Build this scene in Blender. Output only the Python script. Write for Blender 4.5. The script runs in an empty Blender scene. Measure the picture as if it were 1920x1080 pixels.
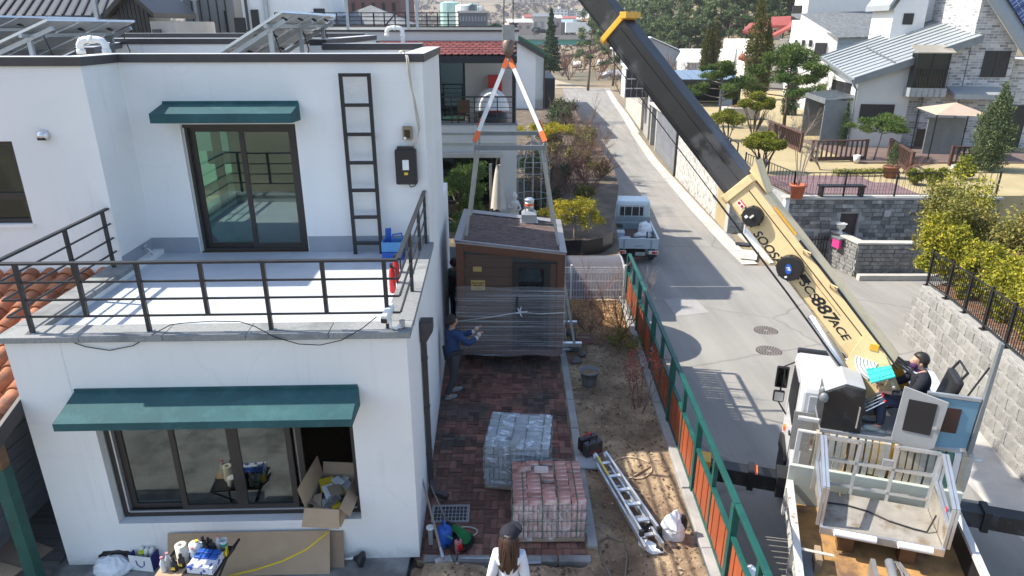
import bpy,bmesh,math,random
import numpy as np
from mathutils import Vector,Matrix,noise as mnoise
R=math.radians
random.seed(7)
scn=bpy.context.scene
col=scn.collection
# ---------------------------------------------------------------- camera
CAM_H,PITCH,FPX=6.8,R(21.0),1280.0
cd=bpy.data.cameras.new('camera');cam=bpy.data.objects.new('camera',cd);col.objects.link(cam)
cam.location=(0,0,CAM_H);cam.rotation_euler=(R(90) - PITCH,0,0)
cd.sensor_width=36.0;cd.lens=36.0 * FPX / 1920.0;cd.clip_start=0.1;cd.clip_end=5000
scn.camera=cam
# ---------------------------------------------------------------- sky, sun, exposure
SUN=Vector((0.93,-0.165,-1.0)).normalized()          # the way the sunlight travels
w=bpy.data.worlds.new('World');scn.world=w;w.use_nodes=True
nt=w.node_tree;nt.nodes.clear()
sky=nt.nodes.new('ShaderNodeTexSky');sky.sky_type='NISHITA';sky.sun_disc=False
sky.sun_elevation=math.asin(-SUN.z);sky.sun_rotation=math.atan2(-SUN.x,-SUN.y)
sky.air_density=1.0;sky.dust_density=1.2;sky.ozone_density=1.3
bg=nt.nodes.new('ShaderNodeBackground');bg.inputs[1].default_value=0.148
wo=nt.nodes.new('ShaderNodeOutputWorld')
nt.links.new(sky.outputs[0],bg.inputs[0]);nt.links.new(bg.outputs[0],wo.inputs[0])
sd=bpy.data.lights.new('sun','SUN');sd.energy=4.4;sd.angle=R(0.53);sd.color=(1.0,0.93,0.82)
so=bpy.data.objects.new('sun',sd);so.rotation_euler=SUN.to_track_quat('-Z','Y').to_euler();so.location=(-30,20,40);col.objects.link(so)
scn.view_settings.view_transform='Standard';scn.view_settings.look='None';scn.view_settings.gamma=1.0
scn.view_settings.use_curve_mapping=False;scn.view_settings.exposure=0.97
scn.render.engine='CYCLES';scn.cycles.max_bounces=6;scn.cycles.transparent_max_bounces=12;scn.cycles.use_denoising=True
scn.cycles.caustics_reflective=False;scn.cycles.caustics_refractive=False
# ---------------------------------------------------------------- places: where a sight line meets a height or a distance
_c,_s=math.cos(PITCH),math.sin(PITCH)
def ray(px,py):
 a=(px - 960.0) / FPX;b=(540.0 - py) / FPX
 return Vector((a,_c + b * _s,-_s + b * _c))
def U(px,py,z=0.0):
 d=ray(px,py);t=(z - CAM_H) / d.z
 return Vector((d.x * t,d.y * t,z))
def UY(px,py,Y):
 d=ray(px,py);t=Y / d.y
 return Vector((d.x * t,Y,CAM_H + d.z * t))
# ---------------------------------------------------------------- object helpers
def tag(o,label=None,cat=None,group=None,kind=None):
 if label:o['label']=label
 if cat:o['category']=cat
 if group:o['group']=group
 if kind:o['kind']=kind
 return o
def E(name,loc=(0,0,0),rz=0.0,label=None,cat=None,group=None,parent=None):
 o=bpy.data.objects.new(name,None);col.objects.link(o);o.empty_display_size=0.1
 o.location=loc;o.rotation_euler=(0,0,rz)
 if parent:o.parent=parent
 return tag(o,label,cat,group)
def link(name,me,parent=None,loc=(0,0,0),rot=None):
 o=bpy.data.objects.new(name,me);col.objects.link(o);o.location=loc
 if rot:o.rotation_euler=rot
 if parent:o.parent=parent
 return o
def copy_tree(o,parent=None):
 c=o.copy();col.objects.link(c);c.parent=parent
 for ch in list(o.children):copy_tree(ch,c)
 return c
class MB:
 def __init__(s):s.v=[];s.f=[];s.m=[]
 def add(s,vs,fs,m=0):
  b=len(s.v);s.v.extend([tuple(v) for v in vs])
  for f in fs:s.f.append(tuple(i + b for i in f));s.m.append(m)
  return s
 def box(s,x0,x1,y0,y1,z0,z1,m=0):
  return s.add([(x0,y0,z0),(x1,y0,z0),(x1,y1,z0),(x0,y1,z0),(x0,y0,z1),(x1,y0,z1),(x1,y1,z1),(x0,y1,z1)],
   [(3,2,1,0),(4,5,6,7),(0,1,5,4),(1,2,6,5),(2,3,7,6),(3,0,4,7)],m)
 def ob(s,c,size,rz=0,rx=0,ry=0,m=0):
  M_=Matrix.Translation(c) @ Matrix.Rotation(rz,4,'Z') @ Matrix.Rotation(ry,4,'Y') @ Matrix.Rotation(rx,4,'X')
  a,b,d=size[0]/2,size[1]/2,size[2]/2
  vs=[M_ @ Vector(p) for p in [(-a,-b,-d),(a,-b,-d),(a,b,-d),(-a,b,-d),(-a,-b,d),(a,-b,d),(a,b,d),(-a,b,d)]]
  return s.add(vs,[(3,2,1,0),(4,5,6,7),(0,1,5,4),(1,2,6,5),(2,3,7,6),(3,0,4,7)],m)
 def ext(s,pts,vec,m=0):
  n=len(pts);vec=Vector(vec);vs=[Vector(p) for p in pts];vs2=[p + vec for p in vs]
  nn=Vector((0,0,0))
  for i in range(n):nn += vs[i].cross(vs[(i+1) % n])
  fl=nn.dot(vec) > 0
  fs=[tuple(range(n))[::-1] if fl else tuple(range(n)),tuple(range(n,2*n)) if fl else tuple(range(n,2*n))[::-1]]
  for i in range(n):
   j=(i+1) % n;q=(i,j,n+j,n+i);fs.append(q if fl else q[::-1])
  return s.add(vs + vs2,fs,m)
 def prism(s,poly,z0,z1,m=0):
  return s.ext([(p[0],p[1],z0) for p in poly],(0,0,z1 - z0),m)
 def bar(s,p,q,w,h=None,m=0,up=(0,0,1)):
  p=Vector(p);q=Vector(q);h=h or w;d=(q - p)
  if d.length < 1e-6:return s
  d.normalize();u=Vector(up)
  if abs(d.dot(u)) > 0.98:u=Vector((0,1,0))
  r=d.cross(u).normalized();u2=r.cross(d).normalized()
  vs=[]
  for e in (p,q):
   for a,b in ((-1,-1),(1,-1),(1,1),(-1,1)):vs.append(e + r * (a*w/2) + u2 * (b*h/2))
  return s.add(vs,[(0,1,2,3),(7,6,5,4),(4,5,1,0),(5,6,2,1),(6,7,3,2),(7,4,0,3)],m)
 def tube(s,pts,r,n=8,m=0,cap=True,closed=False):
  P=[Vector(p) for p in pts];k=len(P);rr=r if isinstance(r,(list,tuple)) else [r]*k
  ref=Vector((0,0,1));vs=[];prev=None
  for i in range(k):
   if closed:d=P[(i+1) % k] - P[i-1]
   else:d=P[min(i+1,k-1)] - P[max(i-1,0)]
   if d.length < 1e-9:d=Vector((0,0,1))
   d.normalize()
   if prev is None:
    a=d.cross(ref)
    if a.length < 0.05:a=d.cross(Vector((1,0,0)))
   else:
    a=prev - d * prev.dot(d)
    if a.length < 1e-6:a=d.cross(ref)
   a.normalize();prev=a;b=d.cross(a)
   for j in range(n):
    t=2*math.pi*j/n;vs.append(P[i] + (a*math.cos(t) + b*math.sin(t)) * rr[i])
  fs=[]
  for i in range(k if closed else k-1):
   i2=(i+1) % k
   for j in range(n):fs.append((i*n+j,i*n+(j+1) % n,i2*n+(j+1) % n,i2*n+j))
  if cap and not closed:fs += [tuple(range(n))[::-1],tuple(range((k-1)*n,k*n))]
  return s.add(vs,fs,m)
 def lathe(s,prof,n=16,c=(0,0,0),m=0,axis='Z',cap=True):
  vs=[];k=len(prof)
  for r,z in prof:
   for j in range(n):
    t=2*math.pi*j/n;x,y=r*math.cos(t),r*math.sin(t)
    p=(x,y,z) if axis == 'Z' else ((z,x,y) if axis == 'X' else (y,z,x))
    vs.append((p[0]+c[0],p[1]+c[1],p[2]+c[2]))
  fs=[]
  for i in range(k-1):
   for j in range(n):fs.append((i*n+j,i*n+(j+1) % n,(i+1)*n+(j+1) % n,(i+1)*n+j))
  if cap:fs += [tuple(range(n))[::-1],tuple(range((k-1)*n,k*n))]
  return s.add(vs,fs,m)
 def ell(s,c,r,n=12,k=8,m=0,jit=0,seed=0):
  rg=random.Random(seed);vs=[]
  for i in range(k+1):
   ph=math.pi*i/k
   for j in range(n):
    t=2*math.pi*j/n;q=1 + rg.uniform(-jit,jit)
    vs.append((c[0]+r[0]*q*math.sin(ph)*math.cos(t),c[1]+r[1]*q*math.sin(ph)*math.sin(t),c[2]-r[2]*q*math.cos(ph)))
  fs=[(i*n+j,i*n+(j+1) % n,(i+1)*n+(j+1) % n,(i+1)*n+j) for i in range(k) for j in range(n)]
  return s.add(vs,fs,m)
 def quad(s,a,b,c,d,m=0):return s.add([a,b,c,d],[(0,1,2,3)],m)
 def mesh(s,name,mats,smooth=False):
  me=bpy.data.meshes.new(name);me.from_pydata(s.v,[],s.f)
  for x in (mats if isinstance(mats,(list,tuple)) else [mats]):me.materials.append(x)
  if any(s.m):me.polygons.foreach_set('material_index',s.m)
  if smooth:me.polygons.foreach_set('use_smooth',[True]*len(me.polygons))
  me.validate();me.update();return me
 def build(s,name,mats,parent=None,smooth=False,bev=0,loc=(0,0,0),rot=None,seg=2,merge=False):
  me=s.mesh(name,mats,smooth)
  if merge:
   bm=bmesh.new();bm.from_mesh(me);bmesh.ops.remove_doubles(bm,verts=bm.verts,dist=1e-4);bm.to_mesh(me);bm.free()
  o=link(name,me,parent,loc,rot)
  if bev:
   b=o.modifiers.new('bevel','BEVEL');b.width=bev;b.segments=seg;b.limit_method='ANGLE';b.angle_limit=R(40)
  return o
def holes_wall(mb,a0,a1,z0,z1,t0,t1,holes,axis='x',m=0):
 """a wall from a0..a1 along axis, z0..z1 high, t0..t1 thick, with rectangular openings (h0,h1,hz0,hz1)"""
 xs=sorted(set([a0,a1] + [h for q in holes for h in q[:2]]));zs=sorted(set([z0,z1] + [h for q in holes for h in q[2:]]))
 for i in range(len(xs)-1):
  run=None
  for j in range(len(zs)-1):
   cx,cz=(xs[i]+xs[i+1])/2,(zs[j]+zs[j+1])/2
   inside=any(q[0] < cx < q[1] and q[2] < cz < q[3] for q in holes)
   if not inside:
    if run and abs(run[1]-zs[j]) < 1e-9:run[1]=zs[j+1]
    else:
     if run:(mb.box(xs[i],xs[i+1],t0,t1,run[0],run[1],m) if axis == 'x' else mb.box(t0,t1,xs[i],xs[i+1],run[0],run[1],m))
     run=[zs[j],zs[j+1]]
  if run:(mb.box(xs[i],xs[i+1],t0,t1,run[0],run[1],m) if axis == 'x' else mb.box(t0,t1,xs[i],xs[i+1],run[0],run[1],m))
 return mb
def text_mesh(body,size,mat_,name,parent,mtx,depth=0.003,shear=0.0,bold=0.0,xs=1.0):
 cu=bpy.data.curves.new(name,'FONT');cu.body=body;cu.size=size;cu.extrude=depth;cu.offset=bold;cu.shear=shear
 cu.align_x='CENTER';cu.align_y='CENTER'
 t=bpy.data.objects.new('tmp_text',cu);col.objects.link(t)
 dg=bpy.context.evaluated_depsgraph_get();me=bpy.data.meshes.new_from_object(t.evaluated_get(dg));bpy.data.objects.remove(t)
 me.materials.clear();me.materials.append(mat_);me.transform(mtx @ Matrix.Diagonal((xs,1,1,1)))
 return link(name,me,parent)
# ---------------------------------------------------------------- materials
MATS={}
def N(t,ty,**kw):
 n=t.nodes.new(ty)
 for k,v in kw.items():setattr(n,k,v)
 return n
def ramp(t,src,stops):
 r=N(t,'ShaderNodeValToRGB');e=r.color_ramp.elements
 while len(e) < len(stops):e.new(0.5)
 for i,(p,c) in enumerate(stops):e[i].position=p;e[i].color=(c[0],c[1],c[2],1)
 t.links.new(src,r.inputs[0]);return r.outputs[0]
def noise_(t,vec,sc,det=4,rough=0.55,dist=0.0):
 n=N(t,'ShaderNodeTexNoise');n.inputs['Scale'].default_value=sc;n.inputs['Detail'].default_value=det
 n.inputs['Roughness'].default_value=rough;n.inputs['Distortion'].default_value=dist
 t.links.new(vec,n.inputs['Vector']);return n.outputs[0]
def mixc(t,fac,a,b,mode='MIX'):
 n=N(t,'ShaderNodeMixRGB',blend_type=mode)
 for i,x in enumerate((fac,a,b)):
  if hasattr(x,'links') or hasattr(x,'is_linked'):t.links.new(x,n.inputs[i])
  elif isinstance(x,(int,float)):n.inputs[i].default_value=x
  else:n.inputs[i].default_value=(x[0],x[1],x[2],1)
 return n.outputs[0]
def mat(name,c,rough=0.7,metal=0.0,var=0.12,sc=3.0,bump=0.0,bsc=40.0,rnd=0.0,c2=None,p2=(0.5,0.65),sc2=2.0,coord='Object',spec=0.4,det2=5,stretch=None,coat=0.0,bdist=0.02,isl=0.0):
 """principled surface: a base colour, broad uneven wear, optional second colour in patches, optional per-object or per-piece shade, fine relief"""
 m=bpy.data.materials.new(name);m.use_nodes=True;t=m.node_tree;b=t.nodes['Principled BSDF']
 tc=N(t,'ShaderNodeTexCoord').outputs[coord]
 if stretch:
  mp=N(t,'ShaderNodeMapping');mp.inputs['Scale'].default_value=stretch;t.links.new(tc,mp.inputs[0]);tc=mp.outputs[0]
 n1=noise_(t,tc,sc,5)
 lo=[max(0,x*(1-var)) for x in c];hi=[min(1,x*(1+var)) for x in c]
 cc=ramp(t,n1,[(0.25,lo),(0.75,hi)])
 if c2:
  n2=noise_(t,tc,sc2,det2,0.6)
  cc=mixc(t,ramp(t,n2,[(p2[0],(0,0,0)),(p2[1],(1,1,1))]),cc,c2)
 if rnd or isl:
  src=N(t,'ShaderNodeObjectInfo').outputs['Random'] if rnd else N(t,'ShaderNodeNewGeometry').outputs['Random Per Island']
  k=rnd or isl
  cc=mixc(t,1.0,cc,ramp(t,src,[(0,(1-k,)*3),(1,(1+k,)*3)]),'MULTIPLY')
 t.links.new(cc,b.inputs['Base Color'])
 b.inputs['Roughness'].default_value=rough;b.inputs['Metallic'].default_value=metal
 b.inputs['Specular IOR Level'].default_value=spec
 if coat:b.inputs['Coat Weight'].default_value=coat;b.inputs['Coat Roughness'].default_value=0.08
 if bump:
  bp=N(t,'ShaderNodeBump');bp.inputs['Strength'].default_value=bump;bp.inputs['Distance'].default_value=bdist
  t.links.new(noise_(t,tc,bsc,4,0.6),bp.inputs['Height']);t.links.new(bp.outputs[0],b.inputs['Normal'])
 MATS[name]=m;return m
def leafmat(name,c,c2,trans=0.25,rough=0.7):
 m=bpy.data.materials.new(name);m.use_nodes=True;t=m.node_tree;t.nodes.clear()
 g=N(t,'ShaderNodeNewGeometry');tc=N(t,'ShaderNodeTexCoord').outputs['Object']
 k=N(t,'ShaderNodeMath',operation='ADD');t.links.new(g.outputs['Random Per Island'],k.inputs[0]);
 n1=noise_(t,tc,1.3,3);s=N(t,'ShaderNodeMath',operation='MULTIPLY_ADD');s.inputs[1].default_value=1.6;s.inputs[2].default_value=-0.8
 t.links.new(n1,s.inputs[0]);t.links.new(s.outputs[0],k.inputs[1])
 cc=ramp(t,k.outputs[0],[(0.0,[x*0.7 for x in c]),(0.45,c),(1.0,c2)])
 d=N(t,'ShaderNodeBsdfPrincipled');d.inputs['Roughness'].default_value=rough;d.inputs['Specular IOR Level'].default_value=0.25;t.links.new(cc,d.inputs['Base Color'])
 tr=N(t,'ShaderNodeBsdfTranslucent');t.links.new(cc,tr.inputs[0])
 mx=N(t,'ShaderNodeMixShader');mx.inputs[0].default_value=trans;t.links.new(d.outputs[0],mx.inputs[1]);t.links.new(tr.outputs[0],mx.inputs[2])
 o=N(t,'ShaderNodeOutputMaterial');t.links.new(mx.outputs[0],o.inputs[0]);MATS[name]=m;return m
def glassmat(name,tint=(0.35,0.5,0.48),refl=1.45,rough=0.02):
 m=bpy.data.materials.new(name);m.use_nodes=True;t=m.node_tree;t.nodes.clear()
 fr=N(t,'ShaderNodeFresnel');fr.inputs[0].default_value=refl
 tr=N(t,'ShaderNodeBsdfTransparent');tr.inputs[0].default_value=(*tint,1)
 gl=N(t,'ShaderNodeBsdfGlossy');gl.inputs['Roughness'].default_value=rough;gl.inputs[0].default_value=(0.9,1,0.97,1)
 mx=N(t,'ShaderNodeMixShader');o=N(t,'ShaderNodeOutputMaterial')
 t.links.new(fr.outputs[0],mx.inputs[0]);t.links.new(tr.outputs[0],mx.inputs[1]);t.links.new(gl.outputs[0],mx.inputs[2]);t.links.new(mx.outputs[0],o.inputs[0])
 MATS[name]=m;return m
def filmmat(name,alpha=0.5,stretch=(1.2,1,26),colr=(0.75,0.78,0.82)):
 """stretch film: glossy pale streaks over a see-through sheet"""
 m=bpy.data.materials.new(name);m.use_nodes=True;t=m.node_tree;t.nodes.clear()
 tc=N(t,'ShaderNodeTexCoord').outputs['Object'];mp=N(t,'ShaderNodeMapping');mp.inputs['Scale'].default_value=stretch;t.links.new(tc,mp.inputs[0])
 nz=noise_(t,mp.outputs[0],1.6,6,0.65,0.6)
 f=ramp(t,nz,[(0.40,(alpha*0.2,)*3),(0.54,(alpha*0.6,)*3),(0.62,(min(1,alpha*1.5),)*3),(0.70,(min(1,alpha*3.0),)*3)])
 tr=N(t,'ShaderNodeBsdfTransparent');p=N(t,'ShaderNodeBsdfPrincipled');p.inputs['Base Color'].default_value=(*colr,1);p.inputs['Roughness'].default_value=0.22
 bp=N(t,'ShaderNodeBump');bp.inputs['Strength'].default_value=0.6;bp.inputs['Distance'].default_value=0.02;t.links.new(nz,bp.inputs['Height']);t.links.new(bp.outputs[0],p.inputs['Normal'])
 mx=N(t,'ShaderNodeMixShader');o=N(t,'ShaderNodeOutputMaterial')
 t.links.new(f,mx.inputs[0]);t.links.new(tr.outputs[0],mx.inputs[1]);t.links.new(p.outputs[0],mx.inputs[2]);t.links.new(mx.outputs[0],o.inputs[0])
 MATS[name]=m;return m
def plaster():
 """painted render: trowel marks, faint rain streaks, splashed dirt at the foot, hairline cracks"""
 m=bpy.data.materials.new('white_plaster');m.use_nodes=True;t=m.node_tree;b=t.nodes['Principled BSDF'];tc=N(t,'ShaderNodeTexCoord').outputs['Object']
 c=ramp(t,noise_(t,tc,0.9,5),[(0.3,(.755,.76,.75)),(0.7,(.82,.82,.80))])
 mp=N(t,'ShaderNodeMapping');mp.inputs['Scale'].default_value=(5,5,.22);t.links.new(tc,mp.inputs[0]);st=noise_(t,mp.outputs[0],1.3,5,.65)
 sm_=mixc(t,1.0,ramp(t,st,[(.54,(0,0,0)),(.76,(.5,)*3)]),ramp(t,noise_(t,tc,.7,3),[(.42,(0,0,0)),(.62,(1,1,1))]),'MULTIPLY');c=mixc(t,sm_,c,(.56,.57,.56))
 sx=N(t,'ShaderNodeSeparateXYZ');t.links.new(tc,sx.inputs[0]);ad=N(t,'ShaderNodeMath',operation='MULTIPLY_ADD');ad.inputs[1].default_value=.5;t.links.new(noise_(t,tc,4,5,.7),ad.inputs[0]);t.links.new(sx.outputs[2],ad.inputs[2])
 c=mixc(t,ramp(t,ad.outputs[0],[(.16,(.55,)*3),(.42,(0,0,0))]),c,(.36,.34,.30))
 v=N(t,'ShaderNodeTexVoronoi',feature='DISTANCE_TO_EDGE');v.inputs['Scale'].default_value=.45;dm=N(t,'ShaderNodeMixRGB');dm.inputs[0].default_value=.3;nn=N(t,'ShaderNodeTexNoise');nn.inputs['Scale'].default_value=2;t.links.new(tc,nn.inputs[0]);t.links.new(tc,dm.inputs[1]);t.links.new(nn.outputs[1],dm.inputs[2]);t.links.new(dm.outputs[0],v.inputs[0])
 c=mixc(t,ramp(t,v.outputs[0],[(0,(.14,)*3),(.003,(0,0,0))]),c,(.5,.5,.5));t.links.new(c,b.inputs['Base Color']);b.inputs['Roughness'].default_value=.85
 bp=N(t,'ShaderNodeBump');bp.inputs['Strength'].default_value=.6;bp.inputs['Distance'].default_value=.008;t.links.new(noise_(t,tc,45,5,.65),bp.inputs['Height']);t.links.new(bp.outputs[0],b.inputs['Normal']);return m
m_plaster=plaster()
m_coping=mat('dark_coping',(0.055,0.05,0.052),0.5,var=0.2)
m_coptop=mat('pale_coping_metal',(0.52,0.53,0.54),0.5,metal=0.2,var=0.06,c2=(0.4,0.4,0.41),p2=(0.55,0.75),sc2=1.5)
m_stone=mat('granite_coping',(0.25,0.26,0.26),0.75,var=0.2,sc=30,c2=(0.16,0.17,0.17),p2=(0.5,0.7),sc2=2.5,rnd=0.12,bump=0.1,bsc=120)
m_floorcoat=mat('grey_floor_coating',(0.50,0.54,0.58),0.45,var=0.06,sc=1.5,c2=(0.42,0.46,0.5),p2=(0.55,0.75),sc2=1.6)
m_skirt=mat('grey_skirting_paint',(0.30,0.33,0.37),0.6,var=0.08)
m_black=mat('black_paint',(0.018,0.018,0.02),0.45,var=0.25,sc=8)
m_rail=mat('rail_charcoal',(0.035,0.037,0.042),0.4,var=0.2,sc=6,metal=0.2)
m_frame=mat('window_frame_brown',(0.035,0.030,0.028),0.4,var=0.15)
m_teal=mat('teal_canopy',(0.018,0.08,0.09),0.75,var=0.2,sc=2.5,bump=0.3,bsc=50,c2=(0.032,0.115,0.122),p2=(0.5,0.7),sc2=3)
m_wood=mat('brown_wood',(0.16,0.085,0.04),0.6,var=0.25,sc=2,stretch=(1,1,8))
m_wood_int=mat('interior_wood',(0.20,0.11,0.05),0.5,var=0.15,sc=1.5,stretch=(1,1,10))
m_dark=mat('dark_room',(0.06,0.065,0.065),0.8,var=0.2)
m_curtain=mat('teal_curtain',(0.02,0.13,0.12),0.8,var=0.2,sc=6)
m_glass=glassmat('window_glass',(0.42,0.60,0.56),2.3)
m_glass_g=glassmat('green_window_glass',(0.36,0.66,0.6),2.2)
m_glass_d=glassmat('dark_window_glass',(0.25,0.27,0.29),1.7)
m_white=mat('white_plastic',(0.75,0.75,0.74),0.4,var=0.04)
m_galv=mat('galvanised_steel',(0.42,0.44,0.46),0.45,metal=0.6,var=0.12,sc=6)
m_alu=mat('aluminium',(0.66,0.68,0.70),0.35,metal=0.8,var=0.08,sc=5)
m_steel=mat('worn_steel',(0.33,0.32,0.31),0.5,metal=0.6,var=0.2,sc=6,c2=(0.16,0.08,0.05),p2=(0.62,0.75),sc2=7)
m_green=mat('green_fence_paint',(0.007,0.07,0.058),0.45,var=0.2,sc=3,c2=(0.016,0.11,0.09),p2=(0.5,0.8),sc2=4)
m_rust=mat('rust_red_panel',(0.30,0.07,0.024),0.55,var=0.12,sc=4,rnd=0.1,c2=(0.22,0.055,0.03),p2=(0.55,0.75),sc2=3,stretch=(1,1,0.4))
m_conc=mat('concrete',(0.34,0.335,0.32),0.85,var=0.15,sc=3,bump=0.3,bsc=50,c2=(0.22,0.215,0.2),p2=(0.5,0.75),sc2=2.2)
m_concl=mat('pale_concrete',(0.46,0.44,0.40),0.85,var=0.12,sc=2,bump=0.25,bsc=50,c2=(0.32,0.30,0.27),p2=(0.5,0.75),sc2=1.2)
m_card=mat('cardboard',(0.40,0.29,0.19),0.85,var=0.08,sc=4)
m_cardk=mat('dark_cardboard',(0.28,0.20,0.14),0.85,var=0.1,sc=4)
m_paper=mat('white_paper',(0.76,0.76,0.75),0.8,var=0.05)
m_blue=mat('blue_plastic',(0.02,0.10,0.42),0.4,var=0.1)
m_bluel=mat('light_blue_plastic',(0.08,0.28,0.55),0.45,var=0.1)
m_red=mat('red_paint',(0.55,0.02,0.02),0.35,var=0.1)
m_yellow=mat('yellow_plastic',(0.75,0.55,0.03),0.5,var=0.08)
m_orange=mat('orange_webbing',(0.85,0.17,0.04),0.7,var=0.08)
m_webw=mat('white_webbing',(0.74,0.73,0.71),0.8,var=0.08,sc=10)
m_webg=mat('grey_webbing',(0.42,0.41,0.36),0.85,var=0.15,sc=8)
m_rope=mat('pale_rope',(0.5,0.46,0.38),0.8,var=0.15)
m_bagw=mat('white_bag_film',(0.76,0.79,0.82),0.35,var=0.06,sc=4)
m_bagk=mat('black_bag_film',(0.012,0.012,0.013),0.3,var=0.3)
m_skin=mat('skin',(0.45,0.26,0.18),0.55,var=0.08)
m_hair=mat('dark_hair',(0.018,0.014,0.012),0.5,var=0.3,sc=20)
m_hairb=mat('brown_hair',(0.045,0.022,0.014),0.45,var=0.35,sc=14,stretch=(6,6,1))
m_denim=mat('dark_denim',(0.025,0.035,0.07),0.85,var=0.25,sc=12)
m_bluejkt=mat('blue_denim_jacket',(0.022,0.05,0.135),0.85,var=0.2,sc=10)
m_navy=mat('navy_cloth',(0.012,0.014,0.022),0.85,var=0.3)
m_greycl=mat('grey_trousers',(0.05,0.05,0.055),0.85,var=0.2)
m_rubber=mat('black_rubber',(0.02,0.02,0.021),0.7,var=0.2,sc=8,bump=0.1)
m_plastk=mat('black_plastic',(0.02,0.02,0.022),0.4,var=0.2)
m_bark=mat('tree_bark',(0.12,0.085,0.06),0.9,var=0.3,sc=5,bump=0.5,bsc=14,stretch=(1,1,0.3))
m_barkg=mat('grey_bark',(0.22,0.19,0.16),0.9,var=0.3,sc=6)
m_twig=mat('bare_twigs',(0.17,0.11,0.085),0.9,var=0.3,sc=3)
m_twigr=mat('red_bare_twigs',(0.20,0.095,0.075),0.9,var=0.3,sc=3)
m_twigg=mat('grey_bare_twigs',(0.25,0.21,0.18),0.9,var=0.3,sc=3)
l_pine=leafmat('pine_needles',(0.065,0.125,0.03),(0.19,0.24,0.05))
l_pined=leafmat('dark_pine_needles',(0.035,0.075,0.03),(0.09,0.14,0.05))
l_forest=leafmat('forest_pine',(0.085,0.13,0.055),(0.205,0.235,0.10),0.2)
l_yew=leafmat('yellow_green_foliage',(0.24,0.25,0.025),(0.50,0.43,0.04))
l_yewb=leafmat('olive_foliage',(0.19,0.19,0.045),(0.40,0.33,0.09))
l_yel=leafmat('yellow_pine_foliage',(0.28,0.27,0.025),(0.62,0.48,0.04))
l_moss=leafmat('clipped_topiary',(0.14,0.17,0.018),(0.36,0.35,0.03))
l_cyp=leafmat('dark_cypress',(0.075,0.085,0.018),(0.18,0.16,0.03))
l_jun=leafmat('juniper_green',(0.085,0.12,0.05),(0.18,0.22,0.09))
l_dead=leafmat('dry_brown_leaves',(0.24,0.15,0.075),(0.42,0.25,0.13),0.1)
l_redl=leafmat('reddish_leaves',(0.28,0.08,0.06),(0.45,0.2,0.15),0.2)
l_litter=leafmat('leaf_litter',(0.26,0.15,0.07),(0.52,0.33,0.16),0.1)
l_hay=leafmat('dry_grass',(0.36,0.28,0.15),(0.52,0.43,0.26),0.15)
# ================================================================ foliage and branch builders
def fast_mesh(name,V,F,mats,smooth=False):
 me=bpy.data.meshes.new(name);V=np.asarray(V,np.float32);F=np.asarray(F,np.int32);k=F.shape[1]
 me.vertices.add(len(V));me.vertices.foreach_set('co',V.ravel());me.loops.add(F.size);me.loops.foreach_set('vertex_index',F.ravel())
 me.polygons.add(len(F));me.polygons.foreach_set('loop_start',np.arange(0,F.size,k,dtype=np.int32));me.polygons.foreach_set('loop_total',np.full(len(F),k,np.int32))
 if smooth:me.polygons.foreach_set('use_smooth',np.ones(len(F),bool))
 for x in (mats if isinstance(mats,(list,tuple)) else [mats]):me.materials.append(x)
 me.update(calc_edges=True);return me
def leaf_arrays(clumps,size,aspect=0.4,seed=0,shell=0.6,out=0.4,droop=0.0):
 rg=np.random.default_rng(seed);Vs=[]
 for c,r,n in clumps:
  n=int(n)
  d=rg.normal(size=(n,3));d /= np.linalg.norm(d,axis=1)[:,None] + 1e-9
  rho=(shell + (1-shell) * rg.random(n))[:,None] * rg.random((n,1)) ** 0.28
  lump=1 + 0.18*np.sin(d[:,:1]*5 + c[0]*7) * np.cos(d[:,1:2]*6 + c[1]*5)
  p=np.array(c) + d * np.array(r) * rho * lump
  a=d * out + rg.normal(size=(n,3)) * 0.6;a[:,2] -= droop;a /= np.linalg.norm(a,axis=1)[:,None] + 1e-9
  b=np.cross(a,rg.normal(size=(n,3)));b /= np.linalg.norm(b,axis=1)[:,None] + 1e-9
  L=size * (0.6 + 0.8*rg.random((n,1)));W=L * aspect
  q=np.stack([p - a*L/2,p + b*W/2,p + a*L/2,p - b*W/2],axis=1);Vs.append(q.reshape(-1,3))
 V=np.concatenate(Vs);F=np.arange(len(V)).reshape(-1,4);return V,F
def foliage(name,clumps,size,m,parent=None,aspect=0.4,seed=0,shell=0.6,out=0.4,droop=0.0,**kw):
 V,F=leaf_arrays(clumps,size,aspect,seed,shell,out,droop)
 return link(name,fast_mesh(name,V,F,m),parent,**kw)
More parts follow.
